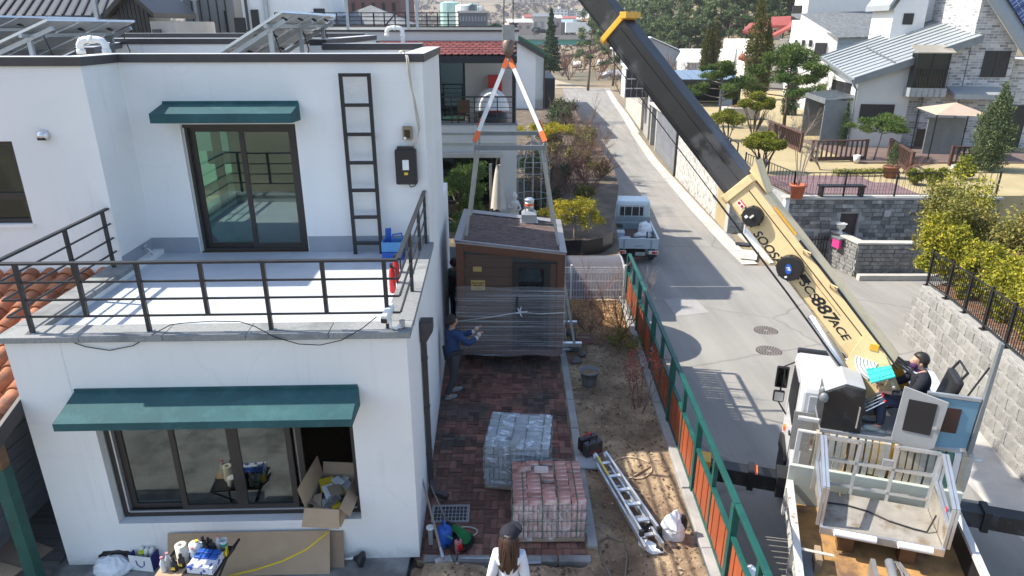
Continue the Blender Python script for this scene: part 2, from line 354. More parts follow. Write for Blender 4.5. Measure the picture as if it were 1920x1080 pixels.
def branches(base,height,n,spread,levels=3,r=0.02,seed=0,up=0.7,sides=4,kids=3,wig=0.15,lean=(0,0),mb=None,shrink=0.62):
 rg=random.Random(seed);mb=mb or MB();tips=[]
 def grow(p,d,L,rad,lv):
  pts=[p];q=p.copy();dd=d.copy();seg=4 if lv == levels else 3
  for i in range(seg):
   dd=(dd + Vector((rg.uniform(-wig,wig),rg.uniform(-wig,wig),rg.uniform(-wig*0.4,wig)))).normalized();q=q + dd*(L/seg);pts.append(q.copy())
  mb.tube(pts,[rad*(1 - 0.6*i/seg) for i in range(seg+1)],sides if lv > 1 else 3,cap=False)
  if lv <= 1:tips.append((q.copy(),dd.copy()));return
  for k in range(kids):
   t=rg.uniform(0.35,1.0);i=min(seg-1,int(t*seg));s=pts[i].lerp(pts[i+1],t*seg-i)
   nd=(dd + Vector((rg.gauss(0,spread),rg.gauss(0,spread),rg.gauss(up*0.4,spread*0.6)))).normalized()
   grow(s,nd,L*shrink*rg.uniform(0.7,1.2),rad*0.55,lv-1)
  grow(q,dd,L*shrink,rad*0.42,lv-1)
 for i in range(n):
  a=rg.uniform(0,2*math.pi);d=Vector((math.cos(a)*spread + lean[0],math.sin(a)*spread + lean[1],up)).normalized()
  grow(Vector(base) + Vector((math.cos(a),math.sin(a),0))*0.03*n**0.5,d,height*0.5*rg.uniform(0.75,1.15),r*rg.uniform(0.7,1.2),levels)
 return mb,tips
def bare_shrub(name,base,height,label,n=7,spread=0.55,levels=3,r=0.015,seed=0,m=None,cat='shrub',group=None,kids=3,leaves=None,**kw):
 t=E(name,base,0,label,cat,group);mb,tips=branches((0,0,0),height,n,spread,levels,r,seed,kids=kids,**kw)
 mb.build('branches',m or m_twig,t)
 if leaves:
  lm,cnt,sz=leaves;foliage('leaves',[(tuple(p),(0.09,0.09,0.09),cnt) for p,d in tips],sz,lm,t,seed=seed,shell=0.2)
 return t
def conifer(name,base,H,rad,label,m=None,seed=0,layers=12,n=130,size=0.3,cat='tree',group=None,trunk_r=None,gap=0.25,tilt=-0.15):
 """a spire of drooping whorled branches"""
 rg=random.Random(seed);t=E(name,base,0,label,cat,group);tr=trunk_r or H*0.016
 MB().tube([(0,0,-0.3),(0.02*H*0.2,0,H*0.5),(0,0,H)],[tr,tr*0.6,tr*0.12],7).build('trunk',m_bark,t)
 cl=[]
 for i in range(layers):
  f=i/(layers-1);z=H*(gap + (1-gap)*f);rr=rad*(1-f)**0.85 + 0.04*rad
  k=max(3,int(7*(1-f)+3))
  for j in range(k):
   a=2*math.pi*(j+rg.random())/k;q=rg.uniform(0.45,1.05)*rr
   cl.append(((math.cos(a)*q*0.62,math.sin(a)*q*0.62,z + q*tilt),(q*0.45+0.05,q*0.45+0.05,H/layers*0.42),n*(0.4+0.6*(1-f))/k*2.2))
 foliage('crown',cl,size,m or l_pined,t,aspect=0.3,seed=seed,shell=0.3)
 return t
def pine(name,base,H,spread,label,m=None,seed=0,clumps=14,n=260,size=0.16,cat='tree',group=None,flat=0.42,crown0=0.35,bark=None,lean=0.12,rad=0.3,shell=0.5,aspect=0.22,trunk_r=None,out=0.7):
 """a pine with a crooked trunk, visible limbs and separate cloud-like pads of needles"""
 rg=random.Random(seed);t=E(name,base,0,label,cat,group);tr=trunk_r or max(0.05,H*0.025)
 mb=MB();pts=[];x=y=0.0
 for i in range(7):
  f=i/6;pts.append(Vector((x,y,-0.1 + f*H*0.9)));x += rg.uniform(-lean,lean)*H*0.16;y += rg.uniform(-lean,lean)*H*0.16
 mb.tube(pts,[tr*(1-0.72*i/6) for i in range(7)],7);cl=[]
 for i in range(clumps):
  f=crown0 + (1-crown0)*(i+0.5)/clumps;k=min(5.99,f*6);b=pts[int(k)].lerp(pts[min(6,int(k)+1)],k-int(k))
  a=i*2.4 + rg.uniform(-0.5,0.5);q=spread*rg.uniform(0.35,1.0)*(1.15 - 0.75*max(0,(f-crown0)/(1-crown0))**1.4)
  e=b + Vector((math.cos(a)*q,math.sin(a)*q,rg.uniform(0.0,0.16)*q + 0.06*H))
  md=b.lerp(e,0.5) + Vector((rg.uniform(-.08,.08)*q,rg.uniform(-.08,.08)*q,-0.05*q))
  mb.tube([b,md,e],[tr*0.4,tr*0.28,tr*0.14],5,cap=False)
  r0=rad*spread*rg.uniform(0.75,1.25)
  for s in range(3):
   o=Vector((rg.uniform(-1,1)*r0*0.7,rg.uniform(-1,1)*r0*0.7,rg.uniform(-.2,.3)*r0))
   cl.append((tuple(e + o),(r0*0.8,r0*0.8,r0*flat),n/2))
 cl.append((tuple(pts[6]),(rad*spread,rad*spread,rad*spread*0.6),n))
 mb.build('trunk',bark or m_bark,t,smooth=True)
 foliage('crown',cl,size,m or l_pine,t,aspect=aspect,seed=seed,shell=shell,out=out)
 return t
def topiary(name,base,H,pads,label,seed=0,m=None,size=0.06,n=900,group=None,bark=None):
 """several stems carrying clipped cushions"""
 rg=random.Random(seed);t=E(name,base,0,label,'shrub',group);mb=MB();cl=[]
 for (dx,dy,z,r) in pads:
  b=Vector((dx*0.12,dy*0.12,0));e=Vector((dx,dy,z - r*0.3))
  for s in range(3):
   o=Vector((rg.uniform(-.5,.5)*r,rg.uniform(-.5,.5)*r,0))
   mb.tube([b,b.lerp(e,.5) + Vector((rg.uniform(-.1,.1),rg.uniform(-.1,.1),0.05))*H*.5,e + o],[0.035,0.028,0.012],5,cap=False)
  cl.append(((dx,dy,z),(r,r,r*0.6),n*3.2))
 mb.build('trunk',bark or m_bark,t,smooth=True)
 foliage('crown',cl,size*1.3,m or l_moss,t,seed=seed,shell=0.86,out=0.8,aspect=0.6)
 return t
def spire(name,base,H,r,label,seed=0,m=None,size=0.12,n=4000,group=None,top=0.15):
 t=E(name,base,0,label,'tree',group);MB().tube([(0,0,-.2),(0,0,H*.8)],[r*.12,r*.04],6).build('trunk',m_bark,t)
 cl=[];k=9
 for i in range(k):
  f=i/(k-1);rr=r*math.sin(math.pi*min(1,(0.28 + 0.72*f)))**0.8 if f > .35 else r*(0.8 + .2*f/.35)
  cl.append(((random.Random(seed+i).uniform(-.1,.1)*r,random.Random(seed-i).uniform(-.1,.1)*r,H*(0.08 + 0.86*f)),(max(rr,top*r),max(rr,top*r),H*0.11),2.6*n*max(.15,rr/r)/k))
 foliage('crown',cl,size,m or l_cyp,t,seed=seed,shell=0.75,out=0.5,aspect=0.35,droop=-0.8)
 return t
# ================================================================ ground
def zr(y):return -1.4 - 0.0526*(min(max(y,8.0),27.0) - 8.0)
def smooth01(x):x=min(1,max(0,x));return x*x*(3-2*x)
def T(x,y):
 z=zr(y)
 z += 10.0*smooth01((y-150)/450.0)
 z += smooth01((y-75 - max(0,30-x)*1.2)/110.0)*smooth01((x-14)/60.0)*20*smooth01((420-y)/150)
 z += max(0,y-640)*0.22*(0.75 + 0.5*mnoise.noise(Vector((x*0.0035,0.3,0)))) + (30*mnoise.noise(Vector((x*.004,y*.004,1)))*smooth01((y-640)/200))
 return z
m_earth=mat('field_earth',(0.24,0.19,0.13),0.95,var=0.2,sc=0.05,bump=0.4,bsc=1.5,c2=(0.13,0.12,0.08),p2=(0.45,0.6),sc2=0.02,bdist=0.3)
def strip_rows(name,rows,m,kind='structure',z=None,dz=0.0,nx=1):
 """rows: (y, x0, x1) -> a sheet that follows the road level"""
 mb=MB()
 for i,(y,x0,x1) in enumerate(rows):
  for k in range(nx+1):mb.v.append((x0 + (x1-x0)*k/nx,y,(zr(y) if z is None else z) + dz))
 for i in range(len(rows)-1):
  for k in range(nx):a=i*(nx+1)+k;mb.f.append((a,a+1,a+nx+2,a+nx+1));mb.m.append(0)
 return tag(mb.build(name,m),kind=kind)
ys=[-60,0,8,14,20,27,34,42,52,64,76,90,105,120,140,160,185,215,250,300,360,430,510,600,640,680,730,790,860,950]
xs=[-900,-650,-450,-300,-200,-130,-80,-50,-30,-15,0,8,14,20,28,38,50,65,80,100,125,160,210,280,400,600,900]
V=[(x,y,T(x,y) - 0.02) for y in ys for x in xs];nx=len(xs)
F=[(j*nx+i,j*nx+i+1,(j+1)*nx+i+1,(j+1)*nx+i) for j in range(len(ys)-1) for i in range(nx-1)]
tag(link('terrain',fast_mesh('terrain',V,F,m_earth,True)),kind='structure')
# hillside cover far off
m_hill=mat('hillside_scrub',(0.17,0.125,0.105),0.95,var=0.25,sc=0.02,c2=(0.33,0.22,0.14),p2=(0.52,0.62),sc2=0.006)
# --- asphalt road
def asphalt():
 m=bpy.data.materials.new('asphalt');m.use_nodes=True;t=m.node_tree;b=t.nodes['Principled BSDF']
 tc=N(t,'ShaderNodeTexCoord').outputs['Object']
 n0=noise_(t,tc,0.35,5,0.6);c0=ramp(t,n0,[(0.3,(0.225,0.215,0.195)),(0.7,(0.295,0.28,0.252))])
 mp=N(t,'ShaderNodeMapping');mp.inputs['Scale'].default_value=(2.2,0.16,1);t.links.new(tc,mp.inputs[0])
 c1=mixc(t,0.5,c0,ramp(t,noise_(t,mp.outputs[0],0.9,4),[(0.35,(0.20,.193,.178)),(0.65,(0.31,.298,.272))]))
 sp=noise_(t,tc,160,2);c2=mixc(t,ramp(t,sp,[(0.55,(0,0,0)),(0.75,(0.35,)*3)]),c1,(0.38,0.37,0.36))
 st=noise_(t,tc,1.1,6,0.7);c3=mixc(t,ramp(t,st,[(0.60,(0,0,0)),(0.72,(0.35,)*3)]),c2,(0.16,0.16,0.16))
 vor=N(t,'ShaderNodeTexVoronoi',feature='DISTANCE_TO_EDGE');vor.inputs['Scale'].default_value=0.22
 dm=N(t,'ShaderNodeMixRGB');dm.inputs[0].default_value=0.25;t.links.new(tc,dm.inputs[1]);nn=N(t,'ShaderNodeTexNoise');nn.inputs['Scale'].default_value=1.5;t.links.new(tc,nn.inputs[0]);t.links.new(nn.outputs[1],dm.inputs[2]);t.links.new(dm.outputs[0],vor.inputs[0])
 c4=mixc(t,ramp(t,vor.outputs[0],[(0.0,(0.55,)*3),(0.009,(0,0,0))]),c3,(0.12,0.12,0.12))
 t.links.new(c4,b.inputs['Base Color']);b.inputs['Roughness'].default_value=0.85;b.inputs['Specular IOR Level'].default_value=0.3
 bp=N(t,'ShaderNodeBump');bp.inputs['Strength'].default_value=0.35;bp.inputs['Distance'].default_value=0.01;t.links.new(sp,bp.inputs['Height']);t.links.new(bp.outputs[0],b.inputs['Normal'])
 return m
m_asph=asphalt()
LE=[(-10,2.6),(3,2.68),(5,2.72),(8,2.8),(12,2.95),(17,3.2),(22,3.7),(27,4.2),(31,5.0),(36,5.4),(50,5.6),(63,5.7),(78,6.2),(92,6.8),(112,8.0)]
RE=[(-10,13),(17.6,13),(17.7,44),(26.3,44),(26.4,9.5),(31,9.5),(36,9.6),(50,10.05),(63,10.9),(78,12.1),(92,13.0),(112,14.6)]
def lerpl(L,y):
 for (a,b),(c,d) in zip(L,L[1:]):
  if a <= y <= c:return b + (d-b)*(y-a)/(c-a)
 return L[-1][1]
yy=sorted(set([a for a,_ in LE] + [a for a,_ in RE]))
strip_rows('road',[(y,lerpl(LE,y),lerpl(RE,y)) for y in yy],m_asph)
m_track=mat('dirt_track',(0.36,0.30,0.22),0.95,var=0.15,sc=0.6,bump=0.3,bsc=8)
strip_rows('dirt_track',[(112,3,12),(125,-2,9),(140,-7,6),(160,-10,1)],m_track,dz=0.03)
# gutter of pale concrete slabs along the right side of the road
gut=E('gutter',(0,0,0));tag(gut,kind='structure')
y=26.6;i=0;rg=random.Random(3)
while y < 64:
 L=1.9;x0,x1=lerpl(RE,y),lerpl(RE,y+L);MB().add([(x0-0.02,y,zr(y)+.008),(x0+0.62,y,zr(y)+.03),(x1+0.62,y+L-.03,zr(y+L)+.03),(x1-0.02,y+L-.03,zr(y+L)+.008)],[(0,1,2,3)]).build('slab',m_concl,gut);y += L
strip_rows('gutter_verge',[(64,11.0,11.8),(78,12.1,12.9),(92,13.0,13.8),(112,14.6,15.4)],m_concl,dz=0.01)
p=U(1394,458,zr(26.4));MB().ob((p.x,p.y,p.z+.012),(0.7,0.45,.02),R(-12)).build('grating',m_rail,gut)
p=U(1405,478,zr(25.6));MB().ob((p.x,p.y,p.z+.010),(0.65,1.3,.02),R(-22)).build('slab',m_concl,gut)
strip_rows('concrete_verge',[(2,8.6,9.8),(8,8.7,9.9),(11,8.9,10.2),(13.5,9.5,10.8)],m_concl,dz=0.006)
# manhole covers
m_iron=mat('cast_iron',(0.10,0.085,0.075),0.6,var=0.2,metal=0.4)
m_ironl=mat('rubbed_cast_iron',(0.33,0.29,0.26),0.5,metal=0.4,var=0.15)
def manhole(px,py,label,r=0.36):
 p=U(px,py,zr(19));t=E('manhole_cover',(p.x,p.y,zr(p.y)),0,label,'manhole','manhole covers in the road')
 MB().lathe([(r,0),(r,0.012),(r*.93,.014)],28).build('rim',m_iron,t);
 mb=MB();
 for ring,k in ((.84,26),(.64,20),(.44,14),(.22,7)):
  for j in range(k):
   a=2*math.pi*j/k;mb.ob((math.cos(a)*ring*r,math.sin(a)*ring*r,.017),(.05*r/.36,.038*r/.36,.01),a)
 mb.lathe([(.06,.012),(.06,.022)],10);tag(mb.build('studs',m_ironl,t),kind='stuff')
manhole(1436,620,'round patterned manhole cover, the farther of the pair below the boom');manhole(1441,663,'round patterned manhole cover, the nearer of the pair by the crane cab')
# repaired strips in the asphalt
m_patch=mat('asphalt_patch',(.17,.17,.17),.9,var=.15,sc=3,bump=.3,bsc=120);m_patch2=mat('pale_asphalt_patch',(.31,.30,.29),.9,var=.1,sc=2,bump=.2,bsc=120)
for i,(pl,mm) in enumerate(((((1245,560),(1300,556),(1330,585),(1268,592)),m_patch2),(((1290,330),(1302,330),(1378,450),(1362,452)),m_patch),(((1500,560),(1575,552),(1600,575),(1520,585)),m_patch2),(((1080,230),(1190,226),(1192,232),(1080,236)),m_patch))):
 P=[U(a,b,-1.9) for a,b in pl];o=MB().add([(p.x*(zr(p.y)-6.8)/(-8.7),p.y*(zr(p.y)-6.8)/(-8.7),zr(p.y*(zr(p.y)-6.8)/(-8.7))+.005) for p in P],[(0,1,2,3)]).build('road_patch',mm);tag(o,kind='structure')
# --- yard: soil, pavers, edging, concrete apron
def dirtmat():
 m=bpy.data.materials.new('yard_soil');m.use_nodes=True;t=m.node_tree;b=t.nodes['Principled BSDF']
 tc=N(t,'ShaderNodeTexCoord').outputs['Object'];n0=noise_(t,tc,0.9,6,0.65)
 c0=ramp(t,n0,[(0.36,(0.145,0.097,0.06)),(0.5,(0.29,0.205,0.125)),(0.63,(0.50,0.375,0.23))])
 c1=mixc(t,ramp(t,noise_(t,tc,14,5,0.7),[(0.5,(0,0,0)),(0.72,(0.6,)*3)]),c0,(0.10,0.065,0.04))
 v=N(t,'ShaderNodeTexVoronoi');v.inputs['Scale'].default_value=22;t.links.new(tc,v.inputs[0])
 c2=mixc(t,ramp(t,v.outputs[0],[(0.10,(0.55,)*3),(0.2,(0,0,0))]),c1,(0.40,0.33,0.25))
 t.links.new(c2,b.inputs['Base Color']);b.inputs['Roughness'].default_value=0.95
 bp=N(t,'ShaderNodeBump');bp.inputs['Strength'].default_value=0.8;bp.inputs['Distance'].default_value=0.03;t.links.new(noise_(t,tc,24,6,0.7),bp.inputs['Height']);t.links.new(bp.outputs[0],b.inputs['Normal'])
 return m
m_soil=dirtmat()
def fx(y):return 2.70 + 0.026*(y-5.0)                              # the fence line
def soil_z(x,y):
 z=0.035*mnoise.noise(Vector((x*1.7,y*1.7,0))) + 0.022*mnoise.noise(Vector((x*6,y*6,3))) + 0.012*mnoise.noise(Vector((x*17,y*17,5)))
 if x < 1.02 and y > 7.28:return -0.13
 z += 0.16*math.exp(-(((x+0.75)/0.55)**2 + ((y-6.95)/0.28)**2)) * (1 + .5*mnoise.noise(Vector((x*8,y*8,2)))) + 0.12*math.exp(-(((x-.5)/0.3)**2 + ((y-6.6)/0.3)**2))
 z += 0.06*math.exp(-((x-1.15)/.12)**2)*0
 if y < 7.3 and x < -1.2:z -= 0.1
 return z
gx=np.arange(-1.35,2.95,0.045);gy=np.arange(3.6,16.95,0.05);V=[]
for y in gy:
 for x in gx:xx=min(x,fx(y)-0.12);V.append((xx,y,soil_z(xx,y)))
nx=len(gx);F=[(j*nx+i,j*nx+i+1,(j+1)*nx+i+1,(j+1)*nx+i) for j in range(len(gy)-1) for i in range(nx-1)]
tag(link('yard_soil',fast_mesh('yard_soil',V,F,m_soil,True)),kind='structure')
MB().prism([(-14,3.0),(fx(3)+0.03,3.0),(fx(16.9)+0.03,16.9),(-14,16.9)],-3.2,-0.2).build('yard_base',m_conc)['kind']='structure'
MB().prism([(-14,20.31),(3.4,20.31),(3.6,22),(4.0,26),(4.9,31),(5.3,36),(5.4,50),(5.5,62),(-14,62)],-3.4,-0.35).build('garden_base',m_conc)['kind']='structure'
MB().prism([(-14,16.9),(3.15,16.9),(3.35,20.31),(-14,20.31)],-3.4,-1.05).build('shed_ground',m_conc)['kind']='structure'
MB().prism([(-14,16.9),(-1.75,16.9),(-1.75,20.31),(-14,20.31)],-1.05,-.02).build('garden_side_ground',m_conc)['kind']='structure'
m_gsoil=mat('garden_soil',(0.12,0.09,0.065),0.95,var=0.35,sc=1.5,bump=0.6,bsc=14,c2=(0.22,0.17,0.12),p2=(0.5,0.7),sc2=1.3,bdist=0.05)
MB().prism([(-14,20.33),(3.4,20.33),(3.6,22),(4.0,26),(4.9,31),(5.3,36),(5.4,50),(5.5,62),(-14,62)],-0.35,-0.02).build('garden_ground',m_gsoil)['kind']='structure'
# concrete kerb that carries the green fence
kb=E('fence_kerb');tag(kb,kind='structure')
for a in np.arange(3.6,16.8,1.3):
 b=min(a+1.29,16.88);MB().prism([(fx(a)-0.16,a),(fx(a)+0.10,a),(fx(b)+0.10,b),(fx(b)-0.16,b)],-0.6,0.10+0.012*math.sin(a*3)).build('kerb_stone',m_conc,kb,bev=0.012)
# red brick pavers, herringbone
m_pav=mat('brick_paver',(0.155,0.058,0.04),0.8,var=0.35,sc=4,rnd=0.55,bump=0.35,bsc=30,c2=(0.045,0.03,0.026),p2=(0.44,0.62),sc2=1.1,coord='Generated')
m_pav=mat('brick_paver',(0.225,0.105,0.076),0.85,var=0.3,sc=9,rnd=0.45,bump=0.35,bsc=40,c2=(0.10,0.075,0.064),p2=(0.45,0.62),sc2=3.0)
pv=E('brick_paving',(0,0,0));tag(pv,kind='structure')
MB().prism([(-1.3,7.35),(1.05,7.35),(1.05,16.85),(-1.75,16.85)],-0.12,-0.022).build('bedding',m_soil,pv)
bl,bw=0.205,0.1025;pbox=MB().box(-bl/2+.004,bl/2-.004,-bw/2+.004,bw/2-.004,-0.05,0.0);pme=pbox.mesh('paver',m_pav)
cells=[]
rg=random.Random(11)
for i in range(-20,20):
 for j in range(60,190):
  # basket-like herringbone on a grid of half-bricks
  x=(i+0.5)*bw*2;yv=(j)*bw
  k=(j//2 + i) % 2
  if k == 0:cells.append((x,yv + bw/2,0))
  elif j % 2 == 0:cells.append((x - bw/2,yv + bw,1));cells.append((x + bw/2,yv + bw,1))
cells=[c for c in cells if -1.33 - 0.03*(c[1]-7.4) < c[0] < 0.98 and 7.42 < c[1] < 16.8]
cells.sort(key=lambda c:c[1])
rest=MB()
for n_,(x,yv,k) in enumerate(cells):
 dz=rg.uniform(-0.008,0.004);rot=(rg.uniform(-.02,.02),rg.uniform(-.02,.02),(R(90) if k else 0) + rg.uniform(-.02,.02))
 if n_ < 300:link('brick',pme,pv,(x,yv,dz),rot)
 else:rest.ob((x,yv,dz-0.025),(bl-.008,bw-.008,.05),rot[2],rot[0],rot[1])
m_pav2=mat('brick_paver_far',(0.20,0.092,0.068),0.85,var=0.3,sc=5,isl=0.45,bump=0.3,bsc=40,c2=(0.09,0.068,0.058),p2=(0.45,0.6),sc2=1.2)
rest.build('brick_rows',m_pav2,pv)['kind']='stuff'
for a in np.arange(7.6,16.6,1.0):MB().box(1.06,1.20,a,a+.99,-0.15,0.035+0.01*math.sin(a*5)).build('edging_stone',m_conc,pv,bev=0.01)
MB().prism([(-14,-8),(2.5,-8),(2.5,3.3),(-14,3.3)],-0.3,-0.02).build('front_yard',m_soil)['kind']='structure'
# concrete apron in front of the house
m_apron=mat('wet_concrete_apron',(0.25,0.25,0.24),0.8,var=0.25,sc=2.0,bump=0.4,bsc=20,c2=(0.13,0.13,0.125),p2=(0.48,0.62),sc2=1.6)
MB().prism([(-14,3.2),(-1.45,3.2),(-1.4,7.5),(-14,7.3)],-0.25,0.0).build('concrete_apron',m_apron)['kind']='structure'
# ================================================================ the white house
HO,HA=Vector((-1.265,7.42,0)),R(1.8)
HM=Matrix.Translation(HO) @ Matrix.Rotation(HA,4,'Z');HI=HM.inverted()
def HP(px,py,ly):
 o=HI @ Vector((0,0,CAM_H));d=HI.to_3x3() @ ray(px,py);return o + d*((ly - o.y)/d.y)
def HX(px,py,lx):
 o=HI @ Vector((0,0,CAM_H));d=HI.to_3x3() @ ray(px,py);return o + d*((lx - o.x)/d.x)
house=E('white_house',HO,HA,'white plastered two storey house with flat roof and front balcony','house')
WL=-4.72;ZL=3.33;FZ=3.25;UYL=3.6;ZT=6.40;LBX=-4.6;LBY=2.6
wo_x0,wo_x1,wo_z0,wo_z1=-3.92,-0.74,0.62,2.52
mb=MB();holes_wall(mb,WL,0,0,ZL,0,0.28,[(wo_x0,wo_x1,wo_z0,wo_z1)])
mb.box(-0.28,0,0.28,8.6,0,ZL-.001);mb.box(WL,WL+0.28,0.28,14,0,ZL-.001);mb.box(-2.6,-.28,8.32,8.6,0,ZL-.001)
mb.build('lower_wall',m_plaster,house)
MB().box(WL+.28,-.28,.28,3.6,FZ-.2,FZ).build('balcony_floor',m_floorcoat,house)
MB().box(WL+.28,-.28,3.6,8.5,FZ-.2,FZ-.003).build('upper_floor',m_wood_int,house)
mb=MB();holes_wall(mb,LBX+.0,0,FZ-.0,ZT-.1,UYL,UYL+.28,[(-3.83,-2.04,FZ,5.36)])
mb.box(-0.28,-0.002,UYL+.28,7.3,ZL-.002,ZT-.1);mb.box(-2.3,-0.28,7.02,7.3,FZ,ZT-.04);mb.box(-2.58,-2.3,7.02,14,FZ,ZT+.03)
mb.box(-12,-2.58,13.7,14,FZ,ZT+.09)
mb.build('upper_wall',m_plaster,house)
lw=HP(62,420,LBY);lwx1=lw.x;lwz0=lw.z;lwz1=HP(20,265,LBY).z
mb=MB();holes_wall(mb,-12,LBX,0,ZT-.1,LBY,LBY+.28,[(lwx1-1.5,lwx1,lwz0,lwz1)]);mb.box(LBX-.28,LBX-.001,LBY+.28,UYL+.28,FZ-1.5,ZT-.1)
mb.build('side_block_wall',m_plaster,house)
mb=MB();mb.box(-12,LBX-.28,LBY+.28,13.7,5.75,5.88);mb.box(LBX-.28,-2.58,UYL+.28,13.7,5.75,5.88);mb.box(-2.58,-.28,UYL+.28,7.02,5.75,5.88);mb.build('roof_slab',m_conc,house)
# grey skirting paint on the balcony walls
for q_ in ((LBX+.001,-3.84,UYL-.004,UYL),(-2.03,-0.02,UYL-.004,UYL),(LBX,LBX+.004,LBY-.003,UYL-.004)):MB().box(*q_,FZ,FZ+.27).build('skirting',m_skirt,house)
# balcony kerb slabs
def kerb(p0,p1,n,wid,ax,nm='coping_slab'):
 for i in range(n):
  a=p0 + (p1-p0)*i/n;b=p0 + (p1-p0)*(i+1)/n - 0.006
  if ax == 'x':MB().box(a,b,wid[0],wid[1],ZL,ZL+.075).build(nm,m_stone,house,bev=0.006)
  else:MB().box(wid[0],wid[1],a,b,ZL,ZL+.075).build(nm,m_stone,house,bev=0.006)
kerb(WL-.06,0.06,5,(-.06,.30),'x');kerb(.306,UYL-.002,3,(-.30,.06),'y');kerb(.306,LBY-.002,2,(WL-.06,WL+.30),'y')
# roof coping: dark fascia with pale top, laid piece by piece round the outline
def coping(a,b,width=.34,side=1,dz=0):
 a=Vector(a);b=Vector(b);d=(b-a).normalized();nrm=Vector((-d.y,d.x))*side
 p=[a,b,b + nrm*width,a + nrm*width]
 t=MB().prism([(q.x,q.y) for q in p],ZT-.115+dz,ZT+dz).build('coping',m_coping,house)
 q=[a + d*.004 + nrm*.004,b - d*.004 + nrm*.004,b - d*.004 + nrm*(width-.004),a + d*.004 + nrm*(width-.004)]
 MB().prism([(k.x,k.y) for k in q],ZT+.001+dz,ZT+.008+dz).build('coping_top',m_coptop,t)
o_=0.035
coping((-12,LBY-o_),(LBX+o_,LBY-o_));coping((LBX+o_,LBY+.306),(LBX+o_,UYL-o_-.004));coping((LBX-.3,UYL-o_),(0+o_,UYL-o_))
coping((o_,UYL+.31),(o_,7.3+o_));coping((o_-.345,7.3+o_),(-2.27,7.3+o_),.34,1,.07);coping((-2.3+o_,7.34),(-2.3+o_,14),.34,1,.14);coping((-2.62,14+o_),(-12,14+o_),.34,1,.2)
coping((-7.6,9.2),(-2.62,9.2),.34,1,.13);coping((-6.1,5.2),(-7.6,9.2),.3,-1,.05)
mb=MB();mb.box(-7.6,-2.6,9.23,9.4,5.88,ZT+.012);mb.build('roof_upstand',m_plaster,house)
# ground floor window
def sash(parent,x0,x1,z0,z1,y,glass,fw=0.07,name='sash',dep=.045):
 f=MB();holes_wall(f,x0,x1,z0,z1,y,y+dep,[(x0+fw,x1-fw,z0+fw,z1-fw)]);o=f.build(name,m_frame,parent)
 MB().box(x0+fw-.01,x1-fw+.01,y+.018,y+.026,z0+fw-.01,z1-fw+.01).build('pane',glass,o);return o
win=E('window',(0,0,0),parent=house);f=MB();holes_wall(f,wo_x0+.02,wo_x1-.02,wo_z0+.06,wo_z1,.12,.27,[(wo_x0+.07,wo_x1-.07,wo_z0+.11,wo_z1-.05)]);f.build('frame',m_frame,win)
MB().box(wo_x0,wo_x1,-.015,.14,wo_z0+.002,wo_z0+.055).build('sill',m_plaster,win);MB().box(wo_x0+.08,wo_x1-.08,.135,.16,wo_z0+.112,wo_z0+.135).build('track',m_alu,win)
MB().box(wo_x0+.072,wo_x0+.095,.13,.2,wo_z0+.13,wo_z1-.06).build('track',m_alu,win)
g=(wo_x1-wo_x0-.14)/4;X0=wo_x0+.07
sash(win,X0+.03,X0+g+.03,wo_z0+.13,wo_z1-.06,.205,m_glass_g);sash(win,X0+g-.04,X0+2*g-.0,wo_z0+.13,wo_z1-.06,.15,m_glass)
sash(win,X0+2*g,X0+3*g-.02,wo_z0+.13,wo_z1-.06,.152,m_glass);sash(win,X0+2*g+.12,X0+3*g+.10,wo_z0+.13,wo_z1-.06,.21,m_glass)
mb=MB();mb.box(WL+.3,-.3,4.0,4.05,0,3.0);mb.box(WL+.285,-.285,.285,4.0,.02,.3);mb.box(-.31,-.283,.29,4,.3,3);mb.build('room_lining',m_wood_int,house)
# balcony door
dr=E('sliding_door',(0,0,0),parent=house);f=MB();holes_wall(f,-3.82,-2.05,FZ+.005,5.355,UYL+.06,UYL+.2,[(-3.76,-2.11,FZ+.055,5.30)]);f.build('frame',m_frame,dr)
sash(dr,-3.76,-2.88,FZ+.055,5.30,UYL+.14,m_glass_g,.075);sash(dr,-2.97,-2.11,FZ+.055,5.30,UYL+.085,m_glass,.075)
MB().box(-3.83,-3.80,UYL+.05,UYL+.12,FZ+.02,5.3).build('track',m_alu,dr)
MB().box(-3.5,-3.36,UYL+.3,UYL+.34,FZ+.05,5.3).build('curtain',m_curtain,dr)
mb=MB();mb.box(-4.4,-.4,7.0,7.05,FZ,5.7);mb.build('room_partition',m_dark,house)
# left window
lwn=E('window',(0,0,0),parent=house);f=MB();holes_wall(f,lwx1-1.48,lwx1-.01,lwz0+.01,lwz1-.01,LBY+.05,LBY+.16,[(lwx1-1.42,lwx1-.06,lwz0+.07,lwz0+.36),(lwx1-1.42,lwx1-.06,lwz0+.46,lwz1-.06)]);f.build('frame',m_frame,lwn)
MB().box(lwx1-1.43,lwx1-.05,LBY+.10,LBY+.108,lwz0+.05,lwz1-.05).build('pane',m_glass_d,lwn);MB().box(lwx1-1.5,lwx1+.02,LBY-.03,LBY+.05,lwz0-.05,lwz0+.004).build('sill',m_plaster,lwn)
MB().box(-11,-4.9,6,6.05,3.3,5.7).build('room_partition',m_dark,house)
# teal canopies
def canopy(x0,x1,y,zi,zo,pr,lip):
 mb=MB();mb.ext([(x0,y-.002,zi),(x0,y-pr,zo),(x0,y-pr,zo-lip),(x0,y-.002,zo-lip-.02)],(x1-x0,0,0));c=mb.build('canopy',m_teal,house,bev=.004)
 MB().box(x0+.01,x1-.01,y-.03,y-.003,zi-.01,zi+.035).build('flashing',m_teal,c)
canopy(-4.05,-.62,0,2.66,2.52,.52,.10);canopy(-4.04,-1.94,UYL,5.68,5.58,.5,.14)
